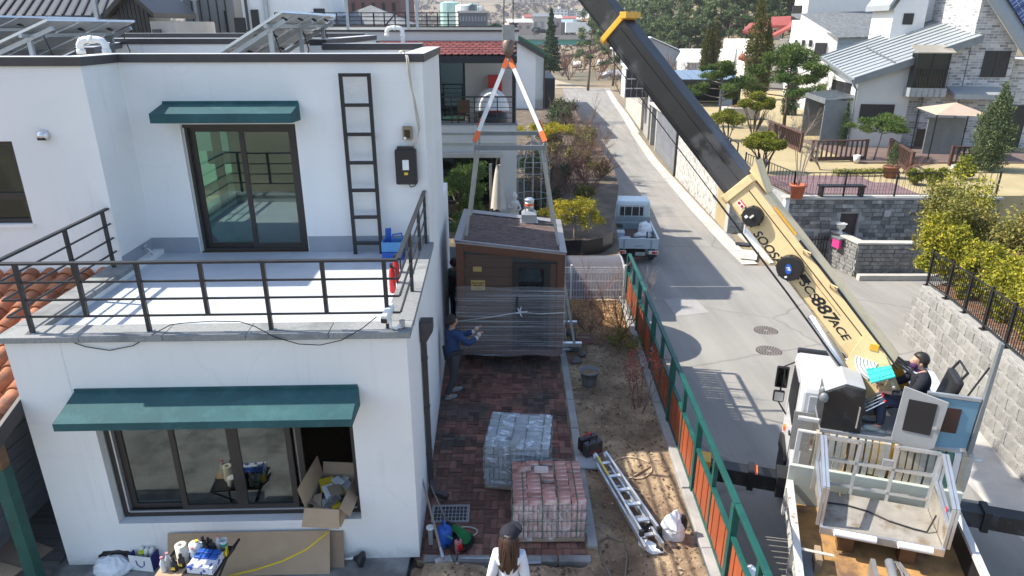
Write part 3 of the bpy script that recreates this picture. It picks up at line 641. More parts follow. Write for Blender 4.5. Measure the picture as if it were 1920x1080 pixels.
# vent dome, tap, downpipe
p=HP(83,253,LBY);t=E('wall_vent',(p.x,p.y,p.z),parent=house);mb=MB();mb.ell((0,-.02,0),(.085,.09,.075),16,10);mb.build('hood',m_alu,t,smooth=True);MB().ob((0,-.075,-.045),(.1,.05,.035)).build('grille',m_black,t)
p=HX(266,468,LBX);t=E('garden_tap',(LBX+.005,p.y,p.z),parent=house);MB().tube([(0,0,0),(.1,0,.01),(.13,0,-.02),(.135,0,-.09)],.014,8).build('spout',m_alu,t,smooth=True);MB().bar((.06,-.05,.06),(.06,.05,.06),.018).bar((.06,0,0),(.06,0,.06),.014).build('handle',m_alu,t)
dp=E('downpipe',(.0,1.42,0),parent=house);mb=MB();mb.ext([(.01,-.10,2.92),(.19,-.10,2.92),(.19,-.10,2.78),(.10,-.10,2.62),(.01,-.10,2.62)],(0,.2,0));mb.build('hopper',m_coping,dp,bev=.006);MB().box(.02,.18,-.09,.09,2.905,2.925).build('hopper_mouth',m_black,dp)
MB().box(.012,.085,-.045,.045,.22,2.62).build('pipe',m_coping,dp);MB().bar((.05,0,.24),(.10,-.12,.06),.08,.08).bar((.10,-.12,.07),(.32,-.2,.04),.08,.07).build('shoe',m_coping,dp)
for z in (.7,1.5,2.3):MB().box(.008,.092,-.055,.055,z,z+.03).build('clip',m_coping,dp)
# plaster joints: shallow beads
MB().box(WL+.62,WL+.635,-.006,.001,2.6,ZL).build('plaster_bead',m_plaster,house);MB().box(WL+.01,WL+.62,-.005,.001,2.2,2.212).build('plaster_bead',m_plaster,house)
# balcony railing
rl=E('balcony_railing',(0,0,0),parent=house);zk=ZL+.075
xa,xb=WL+.06,-.06;ya=.08;zt=4.27
def railrun(p,q,zs_,top=(.06,.03)):
 MB().bar((*p,zt),(*q,zt),top[0],top[1]).build('top_rail',m_rail,rl,bev=.004)
 for z in zs_:MB().bar((*p,z),(*q,z),.022).build('rail',m_rail,rl)
zs=(HP(400,526,ya).z,HP(400,559,ya).z,HP(400,590,ya).z)
railrun((xa,ya),(xb,ya),zs);railrun((xb,ya+.03),(xb,UYL-.0),zs);railrun((xa,ya+.03),(xa,LBY),zs)
k=0
for px in (36,148,262,380,497,607,722):
 x=HP(px,530,ya).x;low=zk if k % 2 == 0 else zs[2];MB().bar((x,ya,low),(x,ya,zt-.012),.045,.045).build('post',m_rail,rl)
 if k % 2 == 0:MB().ob((x,ya,zk+.004),(.09,.09,.008)).build('foot_plate',m_alu,rl)
 k += 1
for yv,lo in ((UYL-.08,zk),(2.5,zs[2]),(1.3,zk)):MB().bar((xb,yv,lo),(xb,yv,zt-.012),.045).build('post',m_rail,rl)
for yv,lo in ((LBY-.15,zk),(1.5,zs[2])):MB().bar((xa,yv,lo),(xa,yv,zt-.012),.045).build('post',m_rail,rl)
def onh(name,lx,ly,lz,label,cat,group=None,rz=0):
 p=HM @ Vector((lx,ly,lz));return E(name,p,HA+rz,label,cat,group)
# black wall ladder
la=onh('wall_ladder',-1.02,UYL-.14,FZ,'black steel ladder fixed to the white balcony wall','ladder');lh=2.88
for s in (-.215,.215):MB().bar((s,0,0),(s,0,lh),.055,.055).build('rail',m_black,la)
for i in range(7):MB().bar((-.215,0,lh-.025-i*.445),(.215,0,lh-.025-i*.445),.05,.05).build('rung',m_black,la)
for z in (1.9,):
 for s in (-.215,.215):MB().bar((s,0,z),(s,.13,z),.03).build('bracket',m_galv,la)
# inverter, meter box, rope
p=HP(762,311,UYL-.07);iv=onh('solar_inverter',p.x,UYL,p.z-.29,'black solar inverter box mounted on the white wall by the railing','inverter')
MB().box(-.17,.17,-.16,-.005,0,.56).build('case',m_plastk,iv,bev=.025,seg=3);MB().box(-.13,.13,-.13,-.01,.56,.60).build('cable_entry',m_plastk,iv)
MB().box(-.05,.05,-.163,-.1605,.24,.40).build('rating_label',m_paper,iv);MB().box(-.03,.03,-.163,-.1605,.16,.2).build('display',m_yellow,iv)
mb=MB();mb.tube([(.02,-.06,0),(.05,-.06,-.06),(.12,-.04,-.04),(.15,-.03,.05)],.009,6);mb.build('cable',m_plastk,iv)
p=HP(764,250,UYL-.05);mt=onh('meter_box',p.x,UYL,p.z-.1,'small brown electric meter box on the white wall above the inverter','meter box')
MB().box(-.075,.075,-.09,-.004,0,.21).build('case',mat('meter_brown',(.24,.18,.12),.5),mt,bev=.01);MB().box(-.045,.045,-.094,-.088,.03,.16).build('window',m_glass_d,mt);MB().box(-.06,-.02,-.095,-.09,.01,.05).build('sticker',m_paper,mt)
mb=MB();pts=[(753,90),(762,105),(764,120),(770,160),(778,190),(784,220),(787,240),(783,256),(777,268),(770,276)]
P=[]
for i,(a,b) in enumerate(pts):v=HP(a,b,UYL - (.07 if i else -.2));P.append((v.x,v.y,v.z if i else ZT+.02))
mb.tube(P,.013,6);P2=[(x+.03*math.sin(i*.9),y-.01,z) for i,(x,y,z) in enumerate(P)];mb.tube(P2,.01,6);mb.ell(P[0],(.05,.05,.03),8,6)
t=mb.build('hanging_rope',m_rope,None,smooth=True);t.matrix_world=HM;tag(t,'pale rope hanging from the roof edge down the white wall','rope')
# blue stool crates and extinguishers on the balcony
p=HP(738,470,UYL-.35);bs=onh('blue_crate',p.x,UYL-.36,FZ,'blue plastic crate with folded stool inside beside the wall ladder','crate')
for z0,z1,m in ((0,.13,m_blue),(.14,.30,m_bluel)):
 mb=MB();holes_wall(mb,-.17,.17,z0,z1,-.14,-.12,[]);mb.box(-.17,.17,.12,.14,z0,z1);mb.box(-.17,-.15,-.12,.12,z0,z1);mb.box(.15,.17,-.12,.12,z0,z1);mb.box(-.16,.16,-.13,.13,z0,z0+.02);mb.build('crate_tier',m,bs,bev=.006)
mb=MB();mb.ob((-.07,0,.36),(.09,.04,.3),R(20),R(14));mb.tube([(.0,-.08,.3),(.02,-.09,.42),(.16,-.09,.44),(.17,-.07,.3)],.016,6);mb.build('stool',m_blue,bs)
for i,(px,py,l) in enumerate(((741,523,'red fire extinguisher standing farther along the balcony rail'),(745,543,'red fire extinguisher nearest the balcony corner post'))):
 q=HI @ U(px+2,py+12,FZ);ex=onh('fire_extinguisher',min(q.x,-.38),q.y+.15,FZ,l,'extinguisher','extinguishers on the balcony')
 MB().lathe([(.04,0),(.048,.02),(.048,.26),(.035,.34),(.02,.38)],14).build('cylinder',m_red,ex,smooth=True);MB().box(-.02,.02,-.05,.03,.38,.43).build('valve',m_black,ex);MB().tube([(0,-.03,.4),(.07,-.03,.36),(.075,-.02,.12)],.012,6).build('hose',m_black,ex)
# security camera on the corner post
p=HP(712,585,0.0);cc=onh('security_camera',xb-.03,ya-.06,ZL+.2,'white security camera on the balcony corner post','camera',rz=R(-10))
mb=MB();mb.ext([(-.16,-.16,.02),(-.07,-.16,.02),(-.07,-.16,.10),(-.085,-.16,.125),(-.145,-.16,.125),(-.16,-.16,.10)],(0,.27,.05));mb.build('body',m_white,cc,bev=.008);MB().ob((-.115,-.168,.06),(.07,.014,.05)).build('lens',m_black,cc)
MB().tube([(-.1,.02,.02),(-.09,-.02,-.08),(-.03,.0,-.11),(.03,.05,-.06)],.018,8).build('bracket',m_white,cc,smooth=True);MB().lathe([(.035,-.1),(.035,-.02)],10,(.03,.06,0)).build('clamp',m_galv,cc)
mb=MB();P=[(v.x,v.y,v.z) for v in (HP(a,b,-.022) for a,b in ((109,631),(125,638),(160,650),(205,657),(250,648),(295,622),(320,609)))]
P += [(v.x,v.y,max(v.z,ZL+.085)) for v in (HP(a,b,.05) for a,b in ((340,606),(400,602),(450,603)))]
P += [(v.x,v.y,v.z) for v in (HP(a,b,-.07) for a,b in ((478,612),(515,632),(560,645),(600,647),(640,638),(680,615),(706,594)))]
t=mb.tube(P,.006,5).build('camera_cable',m_black);t.matrix_world=HM;tag(t,'thin black cable looping along the white wall below the balcony','cable')
# ---------------------------------------------------------------- solar arrays on the roof
m_cell=mat('solar_cells',(.012,.018,.05),.12,var=.2,sc=3,coat=.6);m_back=mat('panel_backsheet',(.56,.57,.57),.6,var=.05)
def pv(name,loc,n,label,low=-1.5,drop=.85,L=1.0,gap=.06,split=3,post=True,zf=-1.2):
 """a row of n modules; the high edge runs along y at x=0, sloping down to x=low"""
 t=E(name,loc,HA,label,'solar panel','solar arrays on the house roof')
 dx=low;dz=-drop;ln=math.hypot(dx,dz);ux=Vector((dx/ln,0,dz/ln));nn=Vector((ux.z,0,-ux.x));nn=nn if nn.z > 0 else -nn
 for i in range(n):
  y0=i*(L+gap);y1=y0+L
  for s in range(split):
   a=ln*s/split + .02;b=ln*(s+1)/split - .02
   A=ux*a;B=ux*b
   f=MB()
   for (p_,q_) in ((A,B),):
    f.bar(A + Vector((0,y0,0)),A + Vector((0,y1,0)),.035,.04,up=nn);f.bar(B + Vector((0,y0,0)),B + Vector((0,y1,0)),.035,.04,up=nn)
    f.bar(A + Vector((0,y0+.018,0)),B + Vector((0,y0+.018,0)),.035,.04,up=nn);f.bar(A + Vector((0,y1-.018,0)),B + Vector((0,y1-.018,0)),.035,.04,up=nn)
   o=f.build('module_frame',m_alu,t)
   MB().ext([A + Vector((0,y0+.02,0)),B + Vector((0,y0+.02,0)),B + Vector((0,y1-.02,0)),A + Vector((0,y1-.02,0))],nn*-.006).build('backsheet',m_back,o)
   MB().ext([A + Vector((0,y0+.02,0)) + nn*.008,B + Vector((0,y0+.02,0)) + nn*.008,B + Vector((0,y1-.02,0)) + nn*.008,A + Vector((0,y1-.02,0)) + nn*.008],nn*.008).build('cells',m_cell,o)
   MB().ob(A.lerp(B,.25) + Vector((0,(y0+y1)/2,0)) - nn*.025,(.12,.1,.03),0,0,math.atan2(drop,-low)).build('junction_box',m_black,o)
 W=n*(L+gap)
 for k_ in (.18,.8):MB().bar(ux*(ln*k_) + Vector((0,-.08,-.07)),ux*(ln*k_) + Vector((0,W,-.07)),.06,.06).build('purlin',m_galv,t)
 for j in range(2 if n < 4 else 3):
  y0=.15 + j*(W-.4)/(1 if n < 4 else 2);MB().bar(ux*.02 + Vector((0,y0,-.13)),ux*ln*.98 + Vector((0,y0,-.13)),.07,.07).build('rafter',m_galv,t)
  MB().bar(ux*(ln*.18) + Vector((0,y0,-.15)),Vector((ux.x*ln*.18,y0,zf)),.07,.07).build('post',m_galv,t);MB().bar(ux*(ln*.85) + Vector((0,y0,-.15)),Vector((ux.x*ln*.85,y0,zf)),.07).build('post',m_galv,t)
  MB().tube([ux*.3 + Vector((0,y0+.1,-.1)),ux*.3 + Vector((.1,y0+.1,-.5)),ux*.3 + Vector((.0,y0+.12,-.75))],.012,5).build('cable',m_black,t)
pv('solar_array',(-3.75,12.0,7.02),4,'tilted solar array in the middle of the white house roof',low=-1.5,drop=.85,zf=-1.1)
q=UY(88,37,12.6);pv('solar_array',(q.x,12.6,q.z),3,'tilted solar array nearer the left roof edge with dangling cables',low=-2.6,drop=1.05,split=2,zf=-1.1)
q=UY(-30,30,14.6);pv('solar_array',(q.x,14.6,q.z),4,'tilted solar array farthest left on the roof, behind the other',low=-2.6,drop=1.05,split=2,zf=-1.1)
def ventpipe(px,py,Y,label,s=1.0):
 q=UY(px,py,Y);t=E('vent_pipe',(q.x,q.y,5.9),0,label,'pipe','white vent pipes on the roof');z=q.z-5.9
 mb=MB();r=.055*s;a=.2*s
 pts=[(-a,0,-.0+z-.1*s),(-a,0,z+.02),(-a*.8,0,z+.08*s),(-a*.45,0,z+.1*s),(a*.45,0,z+.1*s),(a*.8,0,z+.08*s),(a,0,z+.02),(a,0,z-.1*s)]
 mb.tube(pts,r,10);mb.tube([(-.03*s,0,z+.1*s),(.03*s,0,z+.1*s)],r*1.2,10);mb.tube([(a,0,z-.11*s),(a,0,z-.04*s)],r*1.2,10);mb.tube([(-a,0,z-.11*s),(-a,0,z-.04*s)],r*1.2,10)
 mb.build('bends',m_white,t,smooth=True);MB().tube([(a,0,z-.45*s),(a,0,z-.09*s)],r*.98,10).build('riser',m_white,t)
ventpipe(174,87,11.3,'white double bend vent pipe on the roof beside the left solar array');ventpipe(740,60,14.9,'small white vent pipe on the roof corner behind the ladder wall',.8)
# ---------------------------------------------------------------- tiled lean-to on the left
lt=E('tiled_porch',(-6.03,6.75,0),HA,'porch with curved terracotta roof tiles left of the white house','porch')
m_tile=mat('terracotta_tile',(.42,.16,.075),.8,var=.2,sc=5,rnd=.35,c2=(.20,.10,.07),p2=(.5,.68),sc2=4,bump=.2,bsc=30)
sl=math.atan(.30);tw,tl=.27,.40
mb=MB();prof=[]
for j in range(9):
 a=math.pi*j/8;prof.append((-tw*.36*math.cos(a),.085*math.sin(a)))
prof=[(-tw*.5,.0)] + prof + [(tw*.5,.0)]
for e,(yv,sc_) in enumerate(((0,1.12),(tl*1.12,.95))):
 for x,z in prof:mb.v.append((x*sc_,yv,z*sc_ + (.02 if e == 0 else 0)))
 for x,z in prof:mb.v.append((x*sc_,yv,z*sc_ - .016 + (.02 if e == 0 else 0)))
n=len(prof)
for j in range(n-1):mb.f += [(j,j+1,2*n+j+1,2*n+j),(n+j+1,n+j,3*n+j,3*n+j+1),(n+j,n+j+1,j+1,j)]
mb.m=[0]*len(mb.f);tme=mb.mesh('tile',m_tile,True)
rg=random.Random(5)
rf=E('roof',(0,0,2.30),parent=lt)
MB().ext([(0,-.1,-.07),(0,3.3,.92),(0,3.3,.99-.02),(0,-.1,-.02)],(-3.6,0,0)).build('roof_deck',m_wood,rf)
for i in range(13):
 for j in range(9):link('tile',tme,rf,(-.12 - i*tw,j*tl*math.cos(sl)-.05,.0 + j*tl*math.sin(sl)),(sl + rg.uniform(-.01,.01),rg.uniform(-.02,.02),rg.uniform(-.015,.015)))
MB().bar((.035,-.18,-.06),(.035,2.4,.72),.05,.2).build('bargeboard',m_coping,rf)
MB().bar((.03,-.16,-.07),(-3.6,-.16,-.07),.05,.16).build('fascia',m_coping,rf)
MB().box(-.16,-.02,.05,.19,1.86,2.28).build('post',m_wood,lt,bev=.008);MB().box(-.165,-.015,.045,.195,0,1.86).build('post',mat('green_timber',(.012,.075,.06),.6,var=.25,sc=4),lt,bev=.008)
MB().bar((-.1,.1,2.2),(-.1,2.9,2.95),.12,.16).build('beam',m_wood,lt)
dk=E('porch_deck',(-9.6,6.7,0));tag(dk,kind='structure');m_deck=mat('weathered_deck',(.10,.095,.09),.7,var=.25,sc=3,rnd=.2,stretch=(.4,5,1))
for i in range(20):MB().box(0,3.5,i*.145,i*.145+.138,.02,.07).build('plank',m_deck,dk)
m_side=mat('grey_siding',(.20,.215,.24),.7,var=.2,sc=3,rnd=.12,stretch=(1,1,6))
sw=E('porch_wall',(-9.6,9.7,0),0,'grey boarded wall behind the porch deck','wall')
for i in range(13):MB().ob((1.75,0,.18+i*.2),(3.5,.03,.205),0,R(-4)).build('board',m_side,sw)
for i in range(10):MB().ob((2.55,-1.4,.18+i*.2),(.03,2.8,.205),0,0,R(4)).build('board',m_side,sw)
cs=E('cardboard_sheet',(-7.05,7.35,.085),R(-22),'brown cardboard sheet lying on the porch deck','cardboard');MB().ob((0,0,0),(1.3,.8,.012)).build('upper_sheet',m_cardk,cs);MB().ob((.1,-.32,.016),(1.15,.5,.01),R(5),R(2)).build('torn_sheet',m_card,cs)
# ================================================================ green fence along the road
fe=E('green_fence',(0,0,0),0,'green steel fence with rust red slatted panels along the road','fence')
posts=[3.0,4.92,6.86,8.76,10.76,12.76,14.72,16.62];FT=1.36
for yv in posts:MB().box(fx(yv)-.045,fx(yv)+.045,yv-.05,yv+.05,.06,FT-.03).build('post',m_green,fe,bev=.005)
for a,b in zip(posts,posts[1:]):
 A,B=Vector((fx(a),a+.05,0)),Vector((fx(b),b-.05,0));up=lambda P,z:(P.x,P.y,z)
 MB().bar(up(Vector((fx(a),a-.05,0)),FT),up(Vector((fx(b),b-.056,0)),FT),.075,.055).build('top_rail',m_green,fe,bev=.005)
 MB().bar(up(A,.86),up(B,.86),.06,.05).build('middle_rail',m_green,fe,bev=.004);MB().bar(up(A,.13),up(B,.13),.05,.05).build('bottom_rail',m_green,fe)
 M_=A.lerp(B,.5);MB().box(M_.x-.03,M_.x+.03,M_.y-.035,M_.y+.035,.886,FT-.028).build('stile',m_green,fe);MB().box(M_.x-.02,M_.x+.02,M_.y-.025,M_.y+.025,.156,.834).build('stile',m_green,fe)
 for P,Q in ((A,M_),(M_,B)):
  n=6
  for k in range(n):
   f0,f1=(k+.06)/n,(k+.94)/n;p=P.lerp(Q,.04+.92*f0);q=P.lerp(Q,.04+.92*f1)
   MB().prism([(p.x-.006-.006*(k % 2),p.y),(p.x+.01,p.y),(q.x+.01,q.y),(q.x-.006-.006*(k % 2),q.y)],.157,.833).build('slat',m_rust,fe)
# ================================================================ the timber cabin on the slings
CY,CZ=12.95,0.35
cab=E('sauna_cabin',(-.03,CY,CZ),R(-1.0),'dark brown timber sauna cabin wrapped in stretch film, hanging from slings','cabin')
cw,cdp,hl_,hr_=1.07,2.35,2.44,2.20
m_cb=mat('brown_grey_boards',(.088,.052,.038),.6,var=.12,sc=2,rnd=.05,stretch=(1,1,8),bump=.1);m_ctrim=mat('rust_brown_trim',(.11,.045,.026),.5,var=.15,sc=2)
m_flash=mat('grey_flashing',(.30,.28,.28),.45,metal=.3,var=.08);m_shing=mat('roof_shingle',(.125,.088,.078),.85,var=.2,sc=12,isl=.25,bump=.3,bsc=60)
def ctop(x):return hl_ + (hr_-hl_)*(x+cw)/(2*cw)
MB().ext([(-cw+.02,.03,0),(cw-.02,.03,0),(cw-.02,.03,ctop(cw)-.06),(-cw+.02,.03,ctop(-cw)-.06)],(0,cdp-.06,0)).build('core',m_dark,cab)
z=.12
while z < 2.4:
 for (x0,x1) in ((-cw+.14,.04),) if z < 2.17 else ((-cw+.14,.04),):
  zt2=min(z+.196,ctop(0)-.13);
  if zt2 > z+.03:MB().box(x0,x1,.006,.028,z,zt2).build('board',m_cb,cab)
 if z > 2.0:
  zt2=min(z+.19,ctop(cw)-.14)
  if zt2 > z+.02:MB().box(.06,cw-.14,.006,.028,z,zt2).build('board',m_cb,cab)
 for sx in (-1,1):
  zz=min(z+.19,ctop(sx*cw)-.1)
  if zz > z:MB().box(sx*cw-.012 if sx > 0 else -cw-.01,cw+.01 if sx > 0 else -cw+.012,.15,cdp-.15,z,zz).build('board',m_cb,cab)
 z += .2
MB().box(.80,cw-.14,.006,.028,.12,2.0).build('board',m_cb,cab)
MB().box(-cw-.02,-cw+.135,-.03,.12,0,ctop(-cw)-.02).build('corner_trim',m_ctrim,cab,bev=.006);MB().box(cw-.135,cw+.02,-.03,.12,0,ctop(cw)-.02).build('corner_trim',m_ctrim,cab,bev=.006)
MB().ext([(-cw-.02,-.035,ctop(-cw)-.15),(cw+.02,-.035,ctop(cw)-.15),(cw+.02,-.035,ctop(cw)+.0),(-cw-.02,-.035,ctop(-cw)+.0)],(0,.06,0)).build('fascia',m_ctrim,cab)
MB().box(-cw-.0,cw,-.02,.05,0,.11).build('base_trim',m_ctrim,cab)
rf=E('roof',(0,0,0),parent=cab)
MB().ext([(-cw-.04,-.05,ctop(-cw)+.002),(cw+.04,-.05,ctop(cw)+.002),(cw+.04,-.05,ctop(cw)+.03),(-cw-.04,-.05,ctop(-cw)+.03)],(0,cdp+.1,0)).build('roof_deck',m_flash,rf)
mb=MB();rows=19
for i in range(rows):
 x0=-cw+.13 + i*(2*cw-.2)/rows;x1=x0 + (2*cw-.2)/rows*1.25
 for j in range(18):
  y0=.02 + (j + .5*(i % 2))*(cdp-.3)/18.5;y1=y0 + (cdp-.3)/18.5*.94
  mb.add([(x0,y0,ctop(x0)+.046),(x1,y0+.012,ctop(x1)+.05),(x1,y1-.012,ctop(x1)+.05),(x0,y1,ctop(x0)+.046),(x0,y0,ctop(x0)+.032),(x1,y0+.012,ctop(x1)+.034),(x1,y1-.012,ctop(x1)+.034),(x0,y1,ctop(x0)+.032)],[(0,1,2,3),(1,0,4,5),(2,1,5,6),(3,2,6,7),(0,3,7,4)])
mb.build('shingles',m_shing,rf)['kind']='stuff'
for (x0,x1,y0,y1) in ((-cw-.05,-cw+.1,-.06,cdp+.06),(cw-.09,cw+.05,-.06,cdp+.06),(-cw+.1,cw-.09,cdp-.22,cdp+.06),(-cw+.1,cw-.09,-.06,-.0)):
 MB().ext([(x0,y0,ctop(x0)+.052),(x1,y0,ctop(x1)+.052),(x1,y1,ctop(x1)+.052),(x0,y1,ctop(x0)+.052)],(0,0,.014)).build('edge_flashing',m_flash,rf)
ch=E('chimney',(.38,cdp-.35,ctop(.38)),parent=cab)
MB().ext([(-.2,-.2,.06),(.2,-.2,.06),(.2,.2,.06),(-.2,.2,.06)],(0,0,.012)).build('flange',m_galv,ch);MB().add([(-.17,-.17,.07),(.17,-.17,.07),(.17,.17,.07),(-.17,.17,.07),(-.17,-.17,.24),(.17,-.17,.24),(.17,.17,.24),(-.17,.17,.24),(-.1,-.1,.31),(.1,-.1,.31),(.1,.1,.31),(-.1,.1,.31)],[(0,1,5,4),(1,2,6,5),(2,3,7,6),(3,0,4,7),(4,5,9,8),(5,6,10,9),(6,7,11,10),(7,4,8,11),(8,9,10,11)]).build('curb',m_galv,ch)
MB().lathe([(.1,.30),(.1,.52)],20).build('flue',m_alu,ch,smooth=True);MB().lathe([(.104,.42),(.104,.48)],20).build('tape',m_orange,ch);MB().lathe([(.11,.52),(.11,.56),(.06,.59)],20).build('cap',m_alu,ch)
# door and plaques
d_=E('door',(.42,0,.12),parent=cab);f=MB();holes_wall(f,-.38,.38,0,1.9,-.02,.03,[(-.25,.25,.12,1.79)]);f.build('frame',m_black,d_,bev=.004);MB().box(-.26,.26,.0,.012,.11,1.8).build('pane',glassmat('bronze_glass',(.25,.2,.14),1.8),d_);MB().box(-.3,-.27,-.07,-.02,.8,1.2).build('handle',m_black,d_)
MB().box(-.26,.26,.05,.06,.1,1.8).build('backing',mat('amber_interior',(.22,.13,.05),.8,var=.5,sc=6),d_)
m_brass=mat('brass_plaque',(.42,.31,.12),.45,metal=.2,var=.06);m_ink=mat('dark_ink',(.03,.015,.01),.6,var=.05)
sg=E('sign_plate',(-.66,-.004,1.54),parent=cab);MB().box(-.145,.145,-.012,0,-.11,.11).build('plate',m_brass,sg,bev=.003)
rx=Matrix.Rotation(R(90),4,'X')
text_mesh('RECOVERY',.052,m_ink,'lettering',sg,Matrix.Translation((0,-.0125,.042)) @ rx,.001,bold=.0012)
mb=MB();rg=random.Random(4)
for k in range(9):
 if k != 4:mb.box(-.095+k*.021,-.095+k*.021+.015,-.0136,-.0118,-.018+rg.uniform(0,.008),.012)
mb.box(-.06,.07,-.0136,-.0118,-.065,-.055);mb.build('small_print',m_ink,sg)['kind']='stuff'
MB().box(-.755,-.58,-.006,.007,1.83,1.935).build('small_plaque',m_brass,cab)
# stretch film round the lower two thirds
m_film=filmmat('stretch_film',.30,(.16,.16,26))
fz=1.52;e=.05;mb=MB();ring=[]
def filmring(z,k):
 pts=[]
 for (xa_,ya_),(xb_,yb_) in zip(((-cw-e,-e),(cw+e,-e),(cw+e,cdp+e),(-cw-e,cdp+e)),((cw+e,-e),(cw+e,cdp+e),(-cw-e,cdp+e),(-cw-e,-e))):
  for i in range(12):t_=i/12;b=.012*math.sin(k*2.1+i*1.7);pts.append((xa_+(xb_-xa_)*t_+b,ya_+(yb_-ya_)*t_+b*.8,z + .02*math.sin(i*.9+k)))
 return pts
nr=14
for k in range(nr):mb.v += filmring(-.03 + (fz+.03)*k/(nr-1),k)
for k in range(nr-1):
 for i in range(48):mb.f.append((k*48+i,k*48+(i+1) % 48,(k+1)*48+(i+1) % 48,(k+1)*48+i));mb.m.append(0)
mb.build('stretch_film',m_film,cab,smooth=True)
mb=MB();kx,kz=.19,.98
for dx,dz in ((-.05,.1),(.03,.12),(.16,.02),(.05,-.1),(-.12,-.02)):mb.tube([(kx,-e-.02,kz),(kx+dx*.5,-e-.06,kz+dz*.6),(kx+dx,-e-.03,kz+dz)],[.02,.014,.006],6)
mb.tube([(-cw-e+.02,-e-.01,kz-.22),(-.4,-e-.015,kz-.12),(kx,-e-.02,kz)],.008,5);mb.tube([(kx,-e-.02,kz),(.6,-e-.015,kz-.04),(cw+e,-e-.005,kz-.01)],.006,5)
mb.build('film_knot',mat('twisted_film',(.7,.72,.74),.4,var=.1),cab,smooth=True)
# ---------------------------------------------------------------- spreader frame, slings, hook block
HK=Vector((-.07,14.1,0));hk_z=UY(955,110,14.1).z
m_spr=mat('spreader_grey',(.20,.22,.23),.5,metal=.3,var=.15)
s_z=UY(890,277,13.2).z;sx0=UY(890,277,13.2).x;sx1=UY(1022,278,13.2).x
sp=E('spreader_frame',(0,0,0),0,'grey steel spreader frame hung between the white and grey slings','spreader')
bk=15.1;
MB().bar((sx0,13.2,s_z),(sx1,13.2,s_z),.055,.09).build('bar',m_spr,sp);MB().bar((sx0,bk,s_z),(sx1,bk,s_z),.055,.09).build('bar',m_spr,sp)
for x in (sx0,sx1):
 for yv in (13.2,bk):
  MB().tube([(x,yv,s_z+.12),(x+.04,yv,s_z+.06),(x,yv,s_z-.02),(x-.04,yv,s_z+.06)],.014,6,closed=True).build('shackle',m_galv,sp);MB().bar((x,yv,s_z-.28),(x,yv,s_z-.02),.05,.04).build('ratchet',m_steel,sp)
def sling(name,p,q,m,label,group,w_=.07,tip=None):
 p,q=Vector(p),Vector(q);t=E(name,(0,0,0),0,label,'sling',group);d=(q-p).normalized()
 MB().bar(p,q,w_,.018,up=(0,1,0)).build('webbing',m,t)
 if tip:
  for a,b in ((p,p+d*.22),(q-d*.22,q)):MB().bar(a,b,w_*1.25,.032,up=(0,1,0)).build('sleeve',m_orange,t)
hkp=Vector((HK.x,HK.y,hk_z))
for (x,yv,w1) in ((sx0,13.2,'front left'),(sx1,13.2,'front right'),(sx0,bk,'rear left'),(sx1,bk,'rear right')):
 sling('lifting_sling',hkp + Vector((.02 if x > 0 else -.02,.02,0)),(x,yv,s_z+.12),m_webw,'white web sling with orange ends from hook to %s spreader corner' % w1,'white slings under the hook',.075,True)
by=-.04
for (x,xb_,yv,yb_,w1) in ((sx0,-cw-.32,13.2,13.55,'front left'),(sx1,cw+.30,13.2,13.55,'front right'),(sx0,-cw-.22,bk,14.7,'rear left'),(sx1,cw+.22,bk,14.7,'rear right')):
 sling('ratchet_strap',(x,yv,s_z-.26),(xb_ if w1 != 'front left' and w1 != 'rear left' else -cw-.2,yb_,CZ-.06),m_webg,'grey web strap down the %s side of the hanging cabin' % w1,'grey straps round the cabin',.055)
lb=E('lifting_beam',(0,0,0),0,'aluminium lifting beams under the cabin that carry the straps','beam');
for yv in (13.55,14.7):MB().bar((-cw-.26,yv,CZ-.07),(cw+.46,yv,CZ-.07),.1,.08).build('beam',m_alu,lb)
hb=E('hook_block',(HK.x,HK.y,hk_z),0,'steel crane hook block hanging on two wire ropes','hook')
MB().lathe([(.045,.02),(.06,.06),(.10,.10),(.115,.16),(.115,.32),(.08,.35)],16).build('swivel',mat('rusty_hook',(.20,.15,.12),.5,metal=.5,var=.3),hb,smooth=True)
mb=MB();mb.box(-.12,.12,-.05,-.03,.32,.62);mb.box(-.12,.12,.03,.05,.32,.62);mb.build('cheek_plate',m_steel,hb,bev=.01)['kind']='stuff';MB().lathe([(.11,-.028),(.09,0),(.11,.028)],18,(0,0,.5),axis='Y').build('sheave',m_black,hb)
mb=MB().tube([(0,0,.03),(0,0,-.05),(.05,0,-.11),(.02,0,-.17),(-.05,0,-.15),(-.07,0,-.08)],[.03,.03,.028,.026,.022,.012],8);mb.build('hook',m_steel,hb,smooth=True)
# boom tip geometry is used for the wire ropes too
TIP=Vector((HK.x+.05,14.1,10.4))
for sx in (-.09,.09):MB().tube([(sx,0,.5),(sx*.8+.03,0,TIP.z-hk_z)],.011,5).build('wire_rope',m_black,hb)
